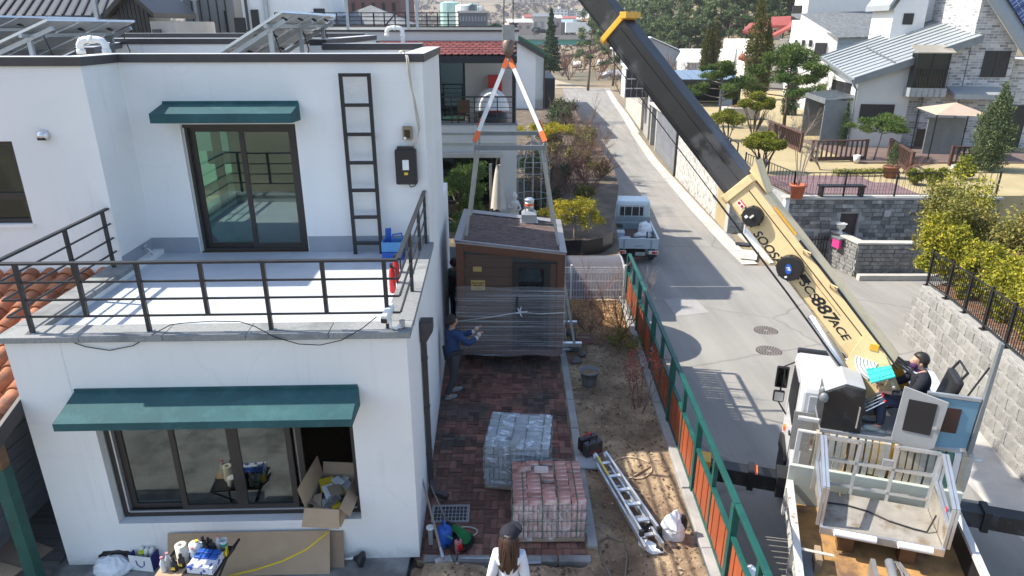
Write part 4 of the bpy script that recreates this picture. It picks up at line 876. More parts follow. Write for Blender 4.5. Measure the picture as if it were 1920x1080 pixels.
# ================================================================ people
def skin_mesh(name,V,Ed,Rd,m,parent,sub=2,root=0):
 me=bpy.data.meshes.new(name);me.from_pydata([tuple(v) for v in V],Ed,[]);o=bpy.data.objects.new(name,me);col.objects.link(o)
 s=o.modifiers.new('skin','SKIN');sub_=o.modifiers.new('sub','SUBSURF');sub_.levels=sub;sub_.render_levels=sub
 for i,r in enumerate(Rd):
  r=r if isinstance(r,tuple) else (r,r);me.skin_vertices[0].data[i].radius=r;me.skin_vertices[0].data[i].use_root=(i == root)
 dg=bpy.context.evaluated_depsgraph_get();dg.update();nm=bpy.data.meshes.new_from_object(o.evaluated_get(dg));bpy.data.objects.remove(o)
 nm.materials.clear();nm.materials.append(m);nm.polygons.foreach_set('use_smooth',[True]*len(nm.polygons));nm.name=name
 return link(name,nm,parent)
def person(loc,rz,label,J,shirt,trous,shoe,hair,sc=1.0,long_hair=False,cap=None,sleeve=1.0,skin=None,glove=None,vest=None,grp=None):
 """J: joints in metres, facing +y; the body is one skinned surface, clothes and hair are its children"""
 D=dict(pel=(0,0,.93),bel=(0,.0,1.06),che=(0,-.01,1.25),col=(0,-.02,1.38),nek=(0,0,1.44),jaw=(0,.03,1.51),sku=(0,.01,1.59),cro=(0,.0,1.66),
  shl=(-.17,-.01,1.36),shr=(.17,-.01,1.36),ell=(-.24,-.03,1.10),elr=(.24,-.03,1.10),wrl=(-.25,.05,.88),wrr=(.25,.05,.88),pal=(-.25,.07,.80),par=(.25,.07,.80),
  hil=(-.09,0,.90),hir=(.09,0,.90),knl=(-.1,.02,.48),knr=(.1,.02,.48),anl=(-.1,-.01,.08),anr=(.1,-.01,.08),tol=(-.11,.15,.03),tor=(.11,.15,.03))
 D.update(J);D={k:Vector(v)*sc for k,v in D.items()};t=E('person',loc,rz,label,'person',grp);sk=skin or m_skin
 RD=dict(pel=.13,bel=.115,che=.125,col=.085,nek=.05,jaw=.07,sku=.095,cro=.07,shl=.055,shr=.055,ell=.042,elr=.042,wrl=.03,wrr=.03,pal=.036,par=.036,hil=.085,hir=.085,knl=.058,knr=.058,anl=.042,anr=.042,tol=.035,tor=.035)
 keys=list(D.keys());ix={k:i for i,k in enumerate(keys)};V=[D[k] for k in keys];Rr=[RD[k]*sc for k in keys]
 Ed=[('pel','bel'),('bel','che'),('che','col'),('col','nek'),('nek','jaw'),('jaw','sku'),('sku','cro'),('col','shl'),('col','shr'),('shl','ell'),('ell','wrl'),('wrl','pal'),('shr','elr'),('elr','wrr'),('wrr','par'),('pel','hil'),('pel','hir'),('hil','knl'),('knl','anl'),('anl','tol'),('hir','knr'),('knr','anr'),('anr','tor')]
 E2=[(ix[a],ix[b]) for a,b in Ed]
 fd=(D['jaw']-D['nek']);n0=len(V);V.append(D['jaw'].lerp(D['sku'],.45) + Vector((0,.115,0))*sc);Rr.append(.016*sc);E2.append((ix['sku'],n0))          # nose
 for sd,w_ in (('l','wrl'),('r','wrr')):
  P=D['pa'+sd];W_=D[w_];d=(P-W_).normalized();s_=d.cross(Vector((0,0,1)) if abs(d.z) < .9 else Vector((0,1,0))).normalized();u_=s_.cross(d)
  for k in range(4):
   off=s_*(-.027+.018*k);a=P + d*.03 + off;b=P + d*(.068+.01*(1.5-abs(k-1.6))) + off*1.25 - u_*.012;c=b + d*.028 - u_*.02
   j=len(V);V += [a,b,c];Rr += [.0105*sc,.0095*sc,.008*sc];E2 += [(ix['pa'+sd],j),(j,j+1),(j+1,j+2)]
  j=len(V);th=s_*(-1 if sd == 'r' else 1);V += [P - d*.005 + th*.045,P + d*.035 + th*.062];Rr += [.012*sc,.0095*sc];E2 += [(ix['pa'+sd],j),(j,j+1)]
 skin_mesh('body',V,E2,Rr,sk,t,2,ix['pel'])
 def part(name,ks,es,gr,m,radd={}):
  i2={k:i for i,k in enumerate(ks)};skin_mesh(name,[D[k] for k in ks],[(i2[a],i2[b]) for a,b in es],[(radd.get(k,RD[k]+gr))*sc for k in ks],m,t,2,0)
 lw1,lw2=('wrl','wrr')
 part('shirt',['bel','pel','che','col','shl','shr','ell','elr','wrl','wrr'],[('bel','pel'),('bel','che'),('che','col'),('col','shl'),('col','shr'),('shl','ell'),('shr','elr'),('ell','wrl'),('elr','wrr')],.024*sleeve,shirt,{'col':.092,'pel':.15,'wrl':.046*sleeve,'wrr':.046*sleeve})
 if vest:part('vest',['bel','pel','che','col'],[('bel','pel'),('bel','che'),('che','col')],.042,vest,{'col':.12})
 part('trousers',['pel','hil','hir','knl','knr','anl','anr'],[('pel','hil'),('pel','hir'),('hil','knl'),('hir','knr'),('knl','anl'),('knr','anr')],.018,trous,{'pel':.142})
 for sd in 'lr':
  a,b=D['an'+sd],D['to'+sd];d=(b-a);d.z=0;d.normalize();mb=MB();c=(a+b)/2;z0=b.z-.035*sc
  mb.ell((0,0,0),(.048*sc,.145*sc,.055*sc),12,8);mb.v=[(x,y,max(z,-.035*sc)) for x,y,z in mb.v];mb.build('shoe',shoe,t,smooth=True,loc=(c.x+d.x*.02,c.y+d.y*.02,z0+.037*sc),rot=(0,0,math.atan2(-d.x,d.y)))
  if glove:mb=MB();P=D['pa'+sd];mb.ell(tuple(P),(.045*sc,.045*sc,.05*sc),10,8);d2=(D['pa'+sd]-D['wr'+sd]).normalized();mb.tube([D['wr'+sd] - d2*.04,D['wr'+sd] + d2*.03],.043*sc,10);mb.build('glove',glove,t,smooth=True)
 for sd in (-1,1):MB().ell((0,0,0),(.012*sc,.022*sc,.032*sc),8,6).build('ear',sk,t,smooth=True,loc=D['sku'] + Vector((sd*.098,-.005,-.03))*sc)
 for sd in (-1,1):MB().ell((0,0,0),(.012*sc,.008*sc,.008*sc),8,6).build('eye',m_black,t,smooth=True,loc=D['sku'] + Vector((sd*.034,.088,-.005))*sc)
 # hair: a cap of hair cut back from the face
 mb=MB();c=D['sku'] + Vector((0,-.012,.012))*sc;mb.ell((0,0,0),(.108*sc,.118*sc,.115*sc),18,12,jit=.02,seed=3)
 mb.v=[(x,min(y,(.035 if z < .05*sc else .2)*sc),max(z,-.07*sc if y < 0 else -.02*sc)) for x,y,z in mb.v];mb.build('hair',hair,t,smooth=True,loc=c)
 if long_hair:
  mb=MB();rg=random.Random(2)
  for i in range(46):
   a=rg.uniform(-1.25,1.25);x,y=math.sin(a)*.098,-math.cos(a)*.105;L=rg.uniform(.26,.36);w_=rg.uniform(-.025,.025)
   mb.tube([c + Vector((x*.7,y*.75,.07)),c + Vector((x*1.05,y*1.05,-.02)),c + Vector((x*1.0+w_,y*1.1-.01,-.15)),c + Vector((x*.85+w_*2,y*1.0-.05,-.15-L*.55)),c + Vector((x*.7+w_,y-.055,-.12-L*.8))],[.016,.02,.02,.016,.005],5)
  mb.build('long_hair',hair,t,smooth=True)
 if cap:
  mb=MB();cc_=D['sku'] + Vector((0,.0,.035))*sc;mb.ell((0,0,0),(.116*sc,.126*sc,.105*sc),20,12);mb.v=[(x,y,max(z,-.005)) for x,y,z in mb.v];mb.ell((cap[1]*.05,cap[2]*.12,-.0),(.105,.12,.014),16,6);mb.build('cap',cap[0],t,smooth=True,loc=cc_)
 return t
m_knit=mat('white_knit',(.66,.69,.74),.9,var=.06,sc=14,bump=.35,bsc=70,bdist=.01);m_shoe=mat('grey_shoe',(.22,.24,.25),.6,var=.25,sc=12)
m_gl=mat('work_glove',(.55,.5,.48),.8,var=.1,sc=8)
wp=U(958,1188,0.0);wm=person((wp.x-.02,6.1,-.04),R(-4),'woman in white sweater, dark jeans and black cap seen from behind',dict(shl=(-.14,-.01,1.36),shr=(.14,-.01,1.36),ell=(-.20,-.06,1.10),wrl=(-.25,.03,.90),pal=(-.265,.06,.83),elr=(.195,-.05,1.08),wrr=(.2,.02,.84),par=(.2,.04,.77),sku=(.0,.03,1.59),cro=(.015,.03,1.66),jaw=(0,.05,1.51)),m_knit,m_denim,m_shoe,m_hairb,0.955,long_hair=True,cap=(m_navy,.8,.7),sleeve=.95)
ph=E('mobile_phone',wm.location + Vector((-.27,.09,.72)),R(20),'dark mobile phone in the hand of the woman in white','phone');MB().box(-.036,.036,-.075,.075,-.004,.004).build('case',m_plastk,ph,bev=.003);MB().box(-.032,.032,-.07,.07,.0045,.0055).build('screen',m_glass_d,ph)
bp=U(843,742,0.0);person((-1.14,11.85,0),R(-58),'worker in blue denim jacket and dark trousers steadying the cabin corner',dict(shl=(-.17,.03,1.34),shr=(.17,.03,1.34),ell=(-.15,.27,1.16),wrl=(-.05,.48,1.22),pal=(-.03,.55,1.28),elr=(.2,.24,1.12),wrr=(.12,.45,1.16),par=(.1,.52,1.21),knl=(-.1,.06,.48),anl=(-.1,.0,.08),tol=(-.1,.16,.03),knr=(.11,-.04,.48),anr=(.12,-.22,.1),tor=(.12,-.08,.03)),m_bluejkt,m_greycl,m_shoe,m_hair,1.0,sleeve=1.1,glove=m_gl)
person((-1.34,15.1,0),R(-40),'worker in dark vest and green sleeves behind the cabin by the wall',dict(ell=(-.2,.2,1.15),wrl=(-.1,.4,1.1),pal=(-.08,.47,1.1),elr=(.2,.2,1.12),wrr=(.12,.42,1.02),par=(.1,.49,1.0)),mat('green_grey_sleeve',(.11,.15,.14),.85),m_navy,m_shoe,m_hair,1.03,vest=m_navy,glove=m_gl)
# ================================================================ things in the yard
# --- brick pallets
m_brk=mat('old_red_brick',(.42,.20,.16),.85,var=.25,sc=9,rnd=.3,c2=(.58,.46,.42),p2=(.46,.6),sc2=6,bump=.4,bsc=40)
m_brg=mat('old_grey_brick',(.33,.35,.35),.85,var=.2,sc=9,rnd=.2,c2=(.42,.30,.26),p2=(.6,.7),sc2=6,bump=.4,bsc=40)
m_strap=mat('green_strapping',(.02,.10,.06),.45,var=.1);m_pal=mat('pallet_wood',(.30,.22,.14),.85,var=.25,sc=3)
def jbrick(l,w_,h,seed):
 rg=random.Random(seed);mb=MB().box(-l/2,l/2,-w_/2,w_/2,-h/2,h/2);mb.v=[(x+rg.uniform(-.006,.006),y+rg.uniform(-.006,.006),z+rg.uniform(-.005,.005)) for x,y,z in mb.v];return mb
def pallet(name,loc,rz,W,Dp,tiers,m,label,film,holes=()):
 t=E(name,loc,rz,label,'brick pallet','pallets of bricks on the paving');z0=.11
 for yv in (.06,Dp/2,Dp-.06):MB().box(.0,W,yv-.05,yv+.05,.03,.1).build('pallet_runner',m_pal,t)
 for i in range(6):MB().box(i*W/6+.01,(i+1)*W/6-.02,0,Dp,.09,.109).build('pallet_board',m_pal,t)
 hd=[jbrick(.062,.19,.098,i).mesh('brick',m) for i in range(4)];st=[jbrick(.195,.092,.062,i+9).mesh('brick',m) for i in range(4)];rg=random.Random(W*100)
 n=int(W/.0655);k_=W/n
 for tr in range(tiers):
  z=z0 + .05 + tr*.104
  for i in range(n):link('brick',rg.choice(hd),t,((i+.5)*k_,.1+rg.uniform(-.006,.006),z),(rg.uniform(-.02,.02),0,rg.uniform(-.04,.04)))
  for j in range(4):link('brick',rg.choice(st),t,(.1,.3+j*.2*Dp,z),(R(90),0,R(90)+rg.uniform(-.03,.03)));link('brick',rg.choice(st),t,(W-.1,.3+j*.2*Dp,z),(R(90),0,R(90)+rg.uniform(-.03,.03)))
 MB().box(.16,W-.16,.18,Dp-.02,z0,z0+tiers*.104-.005).build('inner_bricks',m,t)
 zt_=z0 + tiers*.104 + .03;nx=5;ny=10
 for i in range(nx):
  for j in range(ny):
   if (i,j) in holes:continue
   link('brick',rg.choice(st),t,((i+.5)*W/nx+rg.uniform(-.006,.006),.05+(j+.5)*(Dp-.06)/ny,zt_+rg.uniform(-.008,.006)),(rg.uniform(-.03,.03),rg.uniform(-.03,.03),rg.uniform(-.05,.05)))
 H_=zt_+.036
 for f in (.14,.4,.62,.88):MB().tube([(W*f,-.012,z0),(W*f,-.014,H_),(W*f,Dp+.01,H_+.004),(W*f,Dp+.01,z0)],.007,4).build('strap',m_strap,t)
 for zz in np.linspace(z0+.12,H_-.12,3):MB().tube([(-.012,-.014,zz),(W+.012,-.014,zz),(W+.012,Dp+.012,zz),(-.012,Dp+.012,zz)],.007,4,closed=True).build('strap',m_strap,t)
 mb=MB();nn_=10
 ring=lambda z,e:[(x + e*math.sin(i*2.3+z*9),y + e*math.cos(i*1.9+z*7),z) for i,(x,y) in enumerate([(-.02+(W+.04)*k/nn_,-.022) for k in range(nn_)] + [(W+.02,-.022+(Dp+.04)*k/nn_) for k in range(nn_)] + [(W+.02-(W+.04)*k/nn_,Dp+.02) for k in range(nn_)] + [(-.02,Dp+.02-(Dp+.04)*k/nn_) for k in range(nn_)])]
 L=4*nn_;zz=np.linspace(.08,H_+.005,6)
 for z in zz:mb.v += ring(z,.006)
 for k in range(5):
  for i in range(L):mb.f.append((k*L+i,k*L+(i+1) % L,(k+1)*L+(i+1) % L,(k+1)*L+i));mb.m.append(0)
 if film[1]:
  top=[(-.01+(W+.02)*i/8,-.01+(Dp+.02)*j/8,H_+.006+.008*math.sin(i*3.1+j*2.3)) for j in range(9) for i in range(9)];b=len(mb.v);mb.v += top
  for j in range(8):
   for i in range(8):mb.f.append((b+j*9+i,b+j*9+i+1,b+j*9+i+10,b+j*9+i+9));mb.m.append(0)
 mb.build('film',film[0],t,smooth=True);return t,H_
f1=filmmat('pallet_film_milky',.62,(3,3,9),(.62,.68,.74));f2=filmmat('pallet_film_clear',.26,(4,4,3),(.75,.76,.78))
p1,h1=pallet('brick_pallet',(-.42,8.86,0),R(-6),.98,1.0,6,m_brg,'pallet of grey bricks under milky film with green straps',(f1,True),[(1,2)])
p2,h2=pallet('brick_pallet',(0.02,7.66,0),R(1),1.0,1.0,5,m_brk,'pallet of old red bricks with an open top, nearer the woman',(f2,False),[(2,4),(1,8),(2,8)])
q=p1.matrix_world @ Vector((0,0,0));
def loose(px,py,z,m,label,rz,size=(.2,.095,.065)):
 p=U(px,py,z);o=jbrick(*size,77).build('loose_brick',m,None,bev=.004,loc=(p.x,p.y,z+size[2]/2+.004),rot=(0,0,rz));tag(o,label,'brick','loose bricks on the pallets')
loose(965,833,h1,m_brg,'loose brick standing on the milky film of the grey pallet',R(70));loose(982,881,h2,m_brk,'red loose brick on top of the red brick pallet',R(4));loose(1015,884,h2,mat('pale_brick',(.55,.47,.44),.85,var=.15,sc=8),'whitish loose brick on top of the red brick pallet',R(-3))
# --- drain grating
p=U(845,964,0);dg_=E('drain_grating',(p.x,p.y,0),R(1),'galvanised drain grating in the brick paving by the downpipe','drain');MB().box(-.26,.26,-.17,.17,-.04,.004).build('pit',m_black,dg_)
for i in range(10):MB().box(-.25+i*.055-.004,-.25+i*.055+.004,-.165,.165,.002,.018).build('bar',m_galv,dg_)
for j in range(5):MB().box(-.258,.258,-.16+j*.08-.003,-.16+j*.08+.003,.004,.015).build('cross_bar',m_galv,dg_)
f=MB();holes=MB()
for a in ((-.28,.28,-.19,-.165),(-.28,.28,.165,.19),(-.28,-.257,-.165,.165),(.257,.28,-.165,.165)):MB().box(*a,-.03,.02).build('frame_bar',m_conc,dg_)
# --- concrete step slabs at the edge of the paving
stp=E('paving_step');tag(stp,kind='structure')
for i in range(5):MB().box(-1.2+i*.46,-1.2+i*.46+.44,7.32,7.44,-.1,.02).build('step_slab',m_apron,stp,bev=.01)
# --- long handled tools, watering can, broom, planter
def pt(px,py,z):return U(px,py,z)
a,b=UY(787,880,8.35),pt(835,1063,.03);sh=E('shovel',(b.x,b.y,0),0,'square shovel with long wooden handle leaning by the house corner','shovel');d=(a-b);k=b+d*.18
MB().tube([k-b+Vector((0,0,.03)),d+Vector((0,0,.03))],[.018,.015],8).build('handle',mat('grey_handle',(.27,.23,.19),.8,var=.2),sh);MB().tube([Vector((0,0,.04))+(k-b)*.45,k-b+Vector((0,0,.035))],[.026,.02],8).build('socket',m_galv,sh)
mb=MB();dn=Vector((d.x,d.y,.08)).normalized();rt=dn.cross(Vector((0,0,1))).normalized();n_=rt.cross(dn);P0=Vector((0,0,.05));mb.ext([P0-rt*.11+dn*.16,P0+rt*.11+dn*.16,P0+rt*.115-dn*.12,P0-rt*.115-dn*.12],n_*.008);mb.build('blade',mat('mortar_blade',(.42,.42,.39),.7,var=.25,sc=12,c2=(.25,.25,.24),sc2=9),sh,bev=.004)
wc=E('watering_can',(*U(834,1018,0).xy,.0),R(20),'blue plastic watering can beside the house corner','watering can')
MB().lathe([(.10,0),(.105,.02),(.105,.24),(.07,.28)],18).build('body',m_blue,wc,smooth=True);MB().tube([(0,.08,.25),(0,.05,.36),(0,-.03,.37),(0,-.07,.27)],.014,8).build('handle',m_blue,wc,smooth=True)
wt=E('cobweb_brush',(*U(808,1015,.05).xy,.0),0,'white disc head on a teal rod by the blue can','brush');MB().lathe([(.055,0),(.06,.01),(.055,.02)],16,(0,0,.28)).build('disc',m_white,wt);MB().bar((.03,0,.28),(.32,-.1,.18),.02).build('rod',mat('teal_rod',(.03,.18,.2),.5),wt);MB().box(-.03,.03,-.02,.02,0,.27).build('stand',m_conc,wt)
br=E('green_broom',(*U(845,1000,0).xy,0),R(-35),'green bristle broom lying by the drain grating','broom');mb=MB();rg=random.Random(8)
for i in range(60):
 a_=rg.uniform(-1,1);L=rg.uniform(.30,.36);mb.tube([(.0,a_*.03,.16),(L*.55,a_*.07,.12),(L,a_*.10,.03+rg.uniform(0,.03))],.007,4)
mb.build('bristles',mat('green_bristle',(.01,.19,.05),.55,var=.25,sc=20),br)['kind']='stuff';MB().tube([(-.06,0,.17),(.03,0,.155)],[.025,.045],10).build('ferrule',m_black,br);MB().tube([(-.45,.12,.55),(-.06,0,.17)],.012,8).build('handle',m_barkg,br)
pb=E('plant_tub',(*U(862,1022,0).xy,0),0,'low black round tub under the green broom','tub');MB().lathe([(.15,0),(.2,.07),(.21,.08),(.19,.06),(.14,.02)],22).build('tub',m_plastk,pb,smooth=True)
bt=E('detergent_bottle',(*U(860,1036,0).xy,.1),R(30),'pink and red plastic bottle lying against the black tub','bottle');MB().box(-.05,.05,-.035,.035,-.09,.12).build('body',mat('pink_clear_plastic',(.45,.16,.18),.3,var=.2),bt,bev=.02);MB().box(-.03,.045,-.037,-.0352,-.05,.06).build('label',m_red,bt);MB().lathe([(.02,.12),(.02,.16)],10).build('cap',m_navy,bt)
ho=MB();c0=U(872,1000,0);ho.tube([(c0.x+.17*math.cos(a)*(1+.15*math.sin(2*a))+.0,c0.y+.12*math.sin(a),.012) for a in np.linspace(-.6,5.2,18)],.013,6);tag(ho.build('short_hose',m_rope,None,smooth=True),'short sandy hose coiled on the paving near the drain','hose')
rod=MB().tube([U(865,1047,.05),U(1000,1047,.05)],.012,6).build('steel_rod',m_galv);tag(rod,'thin steel rod lying along the edge of the paving','rod')
ap=E('angle_bar',(*U(1000,1052,.03).xy,.04),R(3),'short grey angle bar lying behind the woman','bar');MB().box(-.08,.10,-.005,.005,0,.06).box(-.08,.1,-.06,0,-.0,.006).build('bar',m_galv,ap)
# --- step ladder, tool cases, hoses, sacks
m_edge=mat('grey_board',(.42,.44,.46),.6,var=.1)
A,B=U(1122,862,.16),U(1198,985,.16);ld=E('step_ladder',(A.x,A.y,0),0,'folded aluminium step ladder lying on the dirt','ladder');ax=(B-A).normalized();L=(B-A).length+.25;sd_=Vector((-ax.y,ax.x,0))*-1
for lvl,off,ln in ((.27,.0,L),(.13,.05,L+.12)):
 for s in (0.0,.36):
  o0=Vector((.06,0,lvl-.06)) + sd_*(s*.2) + Vector((.34*s/.36*0,0,0))
 a0=Vector((0,0,lvl)) 
 for s in (-.06,.12):MB().bar(a0+sd_*s*(-1)+ax*off,a0+sd_*s*(-1)*(1.45)+ax*(off+ln),.035,.075).build('stile',m_alu,ld,bev=.004)
 for i in range(5):
  f=(i+.7)/5.4;MB().bar(a0+ax*(off+ln*f)+sd_*-.0+Vector((-.03,0,-.02)),a0+ax*(off+ln*f)+sd_*-.14+Vector((0,0,-.02)),.06,.03).build('rung',m_alu,ld)
for s in (-.06,.12):MB().lathe([(.055,-.03),(.055,.03)],14,tuple(Vector((0,0,.22))-sd_*s),axis='X').build('hinge',m_alu,ld)
for s in (.06*1.45,-.12*1.45):MB().ob(tuple(Vector((0,0,.27))+sd_*s+ax*(L+.02)),(.05,.06,.09),math.atan2(ax.y,ax.x)).build('foot',m_black,ld)
MB().bar(Vector((0,0,.312))+sd_*.062+ax*.12,Vector((0,0,.312))+sd_*.075+ax*.62,.03,.004).build('sticker',m_yellow,ld)
MB().ob(tuple(U(1103,868,.05)),(.42,.3,.03),R(-5)).build('base_board',m_edge,None);bb=bpy.data.objects[-1] if False else None
o=[x for x in bpy.data.objects if x.name.startswith('base_board')][0];tag(o,'pale grey board under the two tool cases','board')
for i,(px,py,l) in enumerate(((1102,840,'black tool case with red handle, standing behind the other case'),(1111,850,'dark grey tool case with red marks, nearer the ladder'))):
 p=U(px,py,.1);tc_=E('tool_case',(p.x,p.y+.02,.08),R(28),l,'tool case','tool cases by the ladder');MB().box(-.17,.17,-.06,.06,0,.24).build('shell',m_plastk if i == 0 else mat('charcoal_plastic',(.045,.045,.05),.5,var=.15),tc_,bev=.018);MB().tube([(-.07,0,.24),(-.065,0,.285),(.065,0,.285),(.07,0,.24)],.013,8).build('handle',m_red if i == 0 else m_plastk,tc_)
 for s in (-.1,.1):MB().box(s-.02,s+.02,-.066,-.06,.16,.22).build('latch',m_black,tc_)
 if i:
  for s in (-.07,.0,.07):MB().box(s-.022,s+.022,-.064,-.0605,.07,.09).build('mark',m_red,tc_)
def coil(px,py,rx,ry,label,name,m,tail=(),r=.013,rot=0):
 c=U(px,py,0);P=[]
 for a in np.linspace(.4,6.4,24):x,y=rx*math.cos(a),ry*math.sin(a);P.append((c.x+x*math.cos(rot)-y*math.sin(rot),c.y+x*math.sin(rot)+y*math.cos(rot),soil_z(c.x+x,c.y+y)+.016))
 for px2,py2 in tail:u=U(px2,py2,0);P.append((u.x,u.y,soil_z(u.x,u.y)+.016))
 tag(MB().tube(P,r,7).build(name,m,None,smooth=True),label,'hose','hoses on the dirt')
coil(1184,878,.33,.27,'cream hose looped on the dirt beside the ladder','garden_hose',mat('cream_hose',(.55,.44,.30),.6),[(1165,905),(1200,920)])
c=[U(*q,0) for q in ((1148,1085),(1130,1050),(1122,1018),(1140,1008),(1168,1018),(1176,1045),(1172,1085))]
tag(MB().tube([(v.x,v.y,soil_z(v.x,v.y)+.014) for v in c],.013,7).build('garden_hose',mat('olive_hose',(.16,.14,.10),.6),None,smooth=True),'dark olive hose looping up from the picture edge on the dirt','hose','hoses on the dirt')
def sack(name,px,py,size,rz,m,label,cat,seed,inner=None,squash=1.0):
 p=U(px,py,.0);rg=random.Random(seed);t=E(name,(p.x,p.y,soil_z(p.x,p.y)),rz,label,cat)
 mb=MB();n,k=18,10
 for i in range(k+1):
  f=i/k;rr=(1 - .9*max(0,(f-.45)/.55)**1.6) if f > .45 else .82+.4*f
  for j in range(n):
   a=2*math.pi*j/n;w_=1+.10*math.sin(a*3+f*5+seed)+.06*rg.uniform(-1,1);mb.v.append((size[0]*rr*w_*math.cos(a),size[1]*rr*w_*math.sin(a),size[2]*f*(1+.04*math.sin(a*2))))
 for i in range(k):
  for j in range(n):mb.f.append((i*n+j,i*n+(j+1) % n,(i+1)*n+(j+1) % n,(i+1)*n+j));mb.m.append(0)
 mb.f.append(tuple(range(k*n,(k+1)*n)));mb.m.append(0);mb.build('bag',m,t)
 if inner:mb=MB();mb.ell((size[0]*.55,size[1]*.1,size[2]*.55),(size[0]*.5,size[1]*.55,size[2]*.32),12,8,jit=.08,seed=seed);mb.build('dark_lining',inner,t)
 return t
sack('white_sack',1262,1008,(.17,.13,.46),R(-15),m_bagw,'large white sack with black lining standing on the dirt','sack',3,m_bagk)
t=sack('white_sack',1218,1030,(.19,.08,.13),R(-38),m_bagw,'small white sack with black mouth lying near the ladder foot','sack',5,m_bagk)
sack('rubble_bag',1222,1000,(.15,.12,.17),0,m_bagk,'black rubble bag with wire handle between ladder and white sack','bag',9)
sack('white_sack',1400,1100,(.2,.16,.35),0,m_bagw,'white sack at the lower picture edge behind the green fence','sack',12)
pk=E('wooden_stake',U(1362,1060,.3),0,'short wooden stake standing against the green fence','stake');MB().bar((0,0,-.3),(.08,.14,.25),.035,.03).build('stake',mat('pale_wood',(.5,.38,.22),.7),pk)
# --- planters in the soil strip
pg=E('flower_pot',(*U(1104,722,0).xy,0),0,'grey round plastic pot standing in the soil strip','pot');MB().lathe([(.13,0),(.155,.12),(.18,.30),(.20,.30),(.205,.34),(.185,.34),(.17,.27)],24).build('pot',mat('grey_pot',(.17,.18,.19),.55,var=.15),pg,smooth=True);MB().lathe([(.0,.27),(.175,.275)],20,cap=False).build('soil',m_soil,pg)
pr=E('flower_box',(*U(1095,640,0).xy,0),R(-4),'small reddish rectangular planter in the soil strip','planter')
for a in ((-.18,.18,-.12,-.1),(-.18,.18,.1,.12),(-.18,-.16,-.1,.1),(.16,.18,-.1,.1)):MB().box(*a,0,.14).build('side',mat('pinkish_plastic',(.32,.17,.15),.6),pr)
MB().box(-.16,.16,-.1,.1,0,.10).build('soil',m_soil,pr)
# rocks and dark stones by the paving edge
m_rock=mat('dark_rock',(.16,.15,.14),.9,var=.3,sc=6,bump=.6,bsc=14);rg=random.Random(21)
def rock(loc,r,label,m=None,group=None,seed=0):
 mb=MB();mb.ell((0,0,0),(r,r*.8,r*.65),9,6,jit=.16,seed=seed);o=mb.build('rock',m or m_rock,None,smooth=False,loc=loc,rot=(0,0,seed));tag(o,label,'rock',group);return o
for i,(px,py,r) in enumerate(((1066,600,.13),(1070,628,.15),(1075,655,.17),(1080,680,.12),(1092,668,.1),(1062,575,.11))):rock((*U(px,py,0).xy,.05),r,'dark rock in the row beside the hanging cabin, %s' % ('third from the far end','fourth from the far end','large, fifth from the far end','nearest of the row','set apart on the soil side','farthest of the row')[i],None,'rocks beside the cabin',i)
# --- in front of the house: boards, table, bags, lamp
def onfront(px,py,ly):v=HP(px,py,ly);return v
cbd=onh('cardboard_board',0,0,0,'large brown hardboard sheet leaning under the window','board');a=HP(308,993,-.10);b=HP(616,993,-.1)
MB().ext([(a.x,-.05,.52),(b.x,-.05,.52),(b.x,-.27,.0),(a.x,-.27,.0)],(0,.012,.004)).build('sheet',m_card,cbd)
cb2=onh('cardboard_board',0,0,0,'smaller brown hardboard sheet leaning at the right end of the large one','board');c=HP(641,1000,-.1);MB().ext([(b.x-.2,-.02,.48),(c.x,-.02,.48),(c.x,-.16,.0),(b.x-.2,-.16,.0)],(0,.01,.004)).build('sheet',m_cardk,cb2)
P=[HP(x,y,-.22-.1*(y-1000)/70) for x,y in ((430,1080),(480,1068),(530,1052),(575,1030),(615,997))];o=MB().tube(P,.012,6).build('yellow_rope',m_yellow,None,smooth=True);o.matrix_world=HM;tag(o,'yellow rope hanging in front of the hardboard sheet','rope')
tp=U(366,1052,.62);tb=E('folding_table',(tp.x,tp.y,0),R(-2),'small black folding table loaded with bottles and packs','table');TZ=.62
MB().box(-.36,.36,-.24,.28,TZ-.02,TZ).build('tabletop',m_frame,tb,bev=.004);MB().box(-.37,-.05,-.27,.0,TZ+.001,TZ+.008).build('card_mat',m_card,tb)
for s in (-1,1):
 MB().bar((s*.3,-.22,TZ-.03),(s*.1,.2,0),.022).build('leg',m_black,tb);MB().bar((s*.1,-.22,0),(s*.33,.26,TZ-.03),.022).build('leg',m_black,tb)
MB().tube([(.36,.2,TZ),(.46,.26,TZ+.12),(.46,.1,TZ+.12),(.37,.06,TZ)],.016,6).build('side_bar',m_black,tb)
def ont(name,x,y,label,cat,group=None,rz=0):p=tb.matrix_world @ Vector((0,0,0));return E(name,(tp.x+x,tp.y+y,TZ+.004),rz,label,cat,group)
m_clear=mat('clear_pet',(.62,.64,.63),.15,var=.08,spec=.6)
bk_lab=['black bottle with yellow label at the front left of the table','black bottle behind the front one on the card mat'] + ['black bottle at the back of the table, %s' % k for k in ('left front of the cluster','middle back of the cluster','middle front of the cluster','right end of the cluster','left back of the cluster')]
for i,(x,y) in enumerate(((-.17,-.16),(-.11,-.10),(.05,.14),(.11,.18),(.10,.11),(.16,.15),(.03,.2))):
 t=ont('black_bottle',x,y,bk_lab[i],'bottle','black bottles on the table');MB().lathe([(.036,0),(.038,.01),(.038,.12),(.015,.155),(.014,.165)],14).build('body',m_plastk,t,smooth=True);MB().lathe([(.02,.165),(.02,.19),(.012,.2)],10).build('cap',m_black,t);MB().box(-.02,.02,-.0395,-.037,.04,.08).build('label',m_yellow,t)
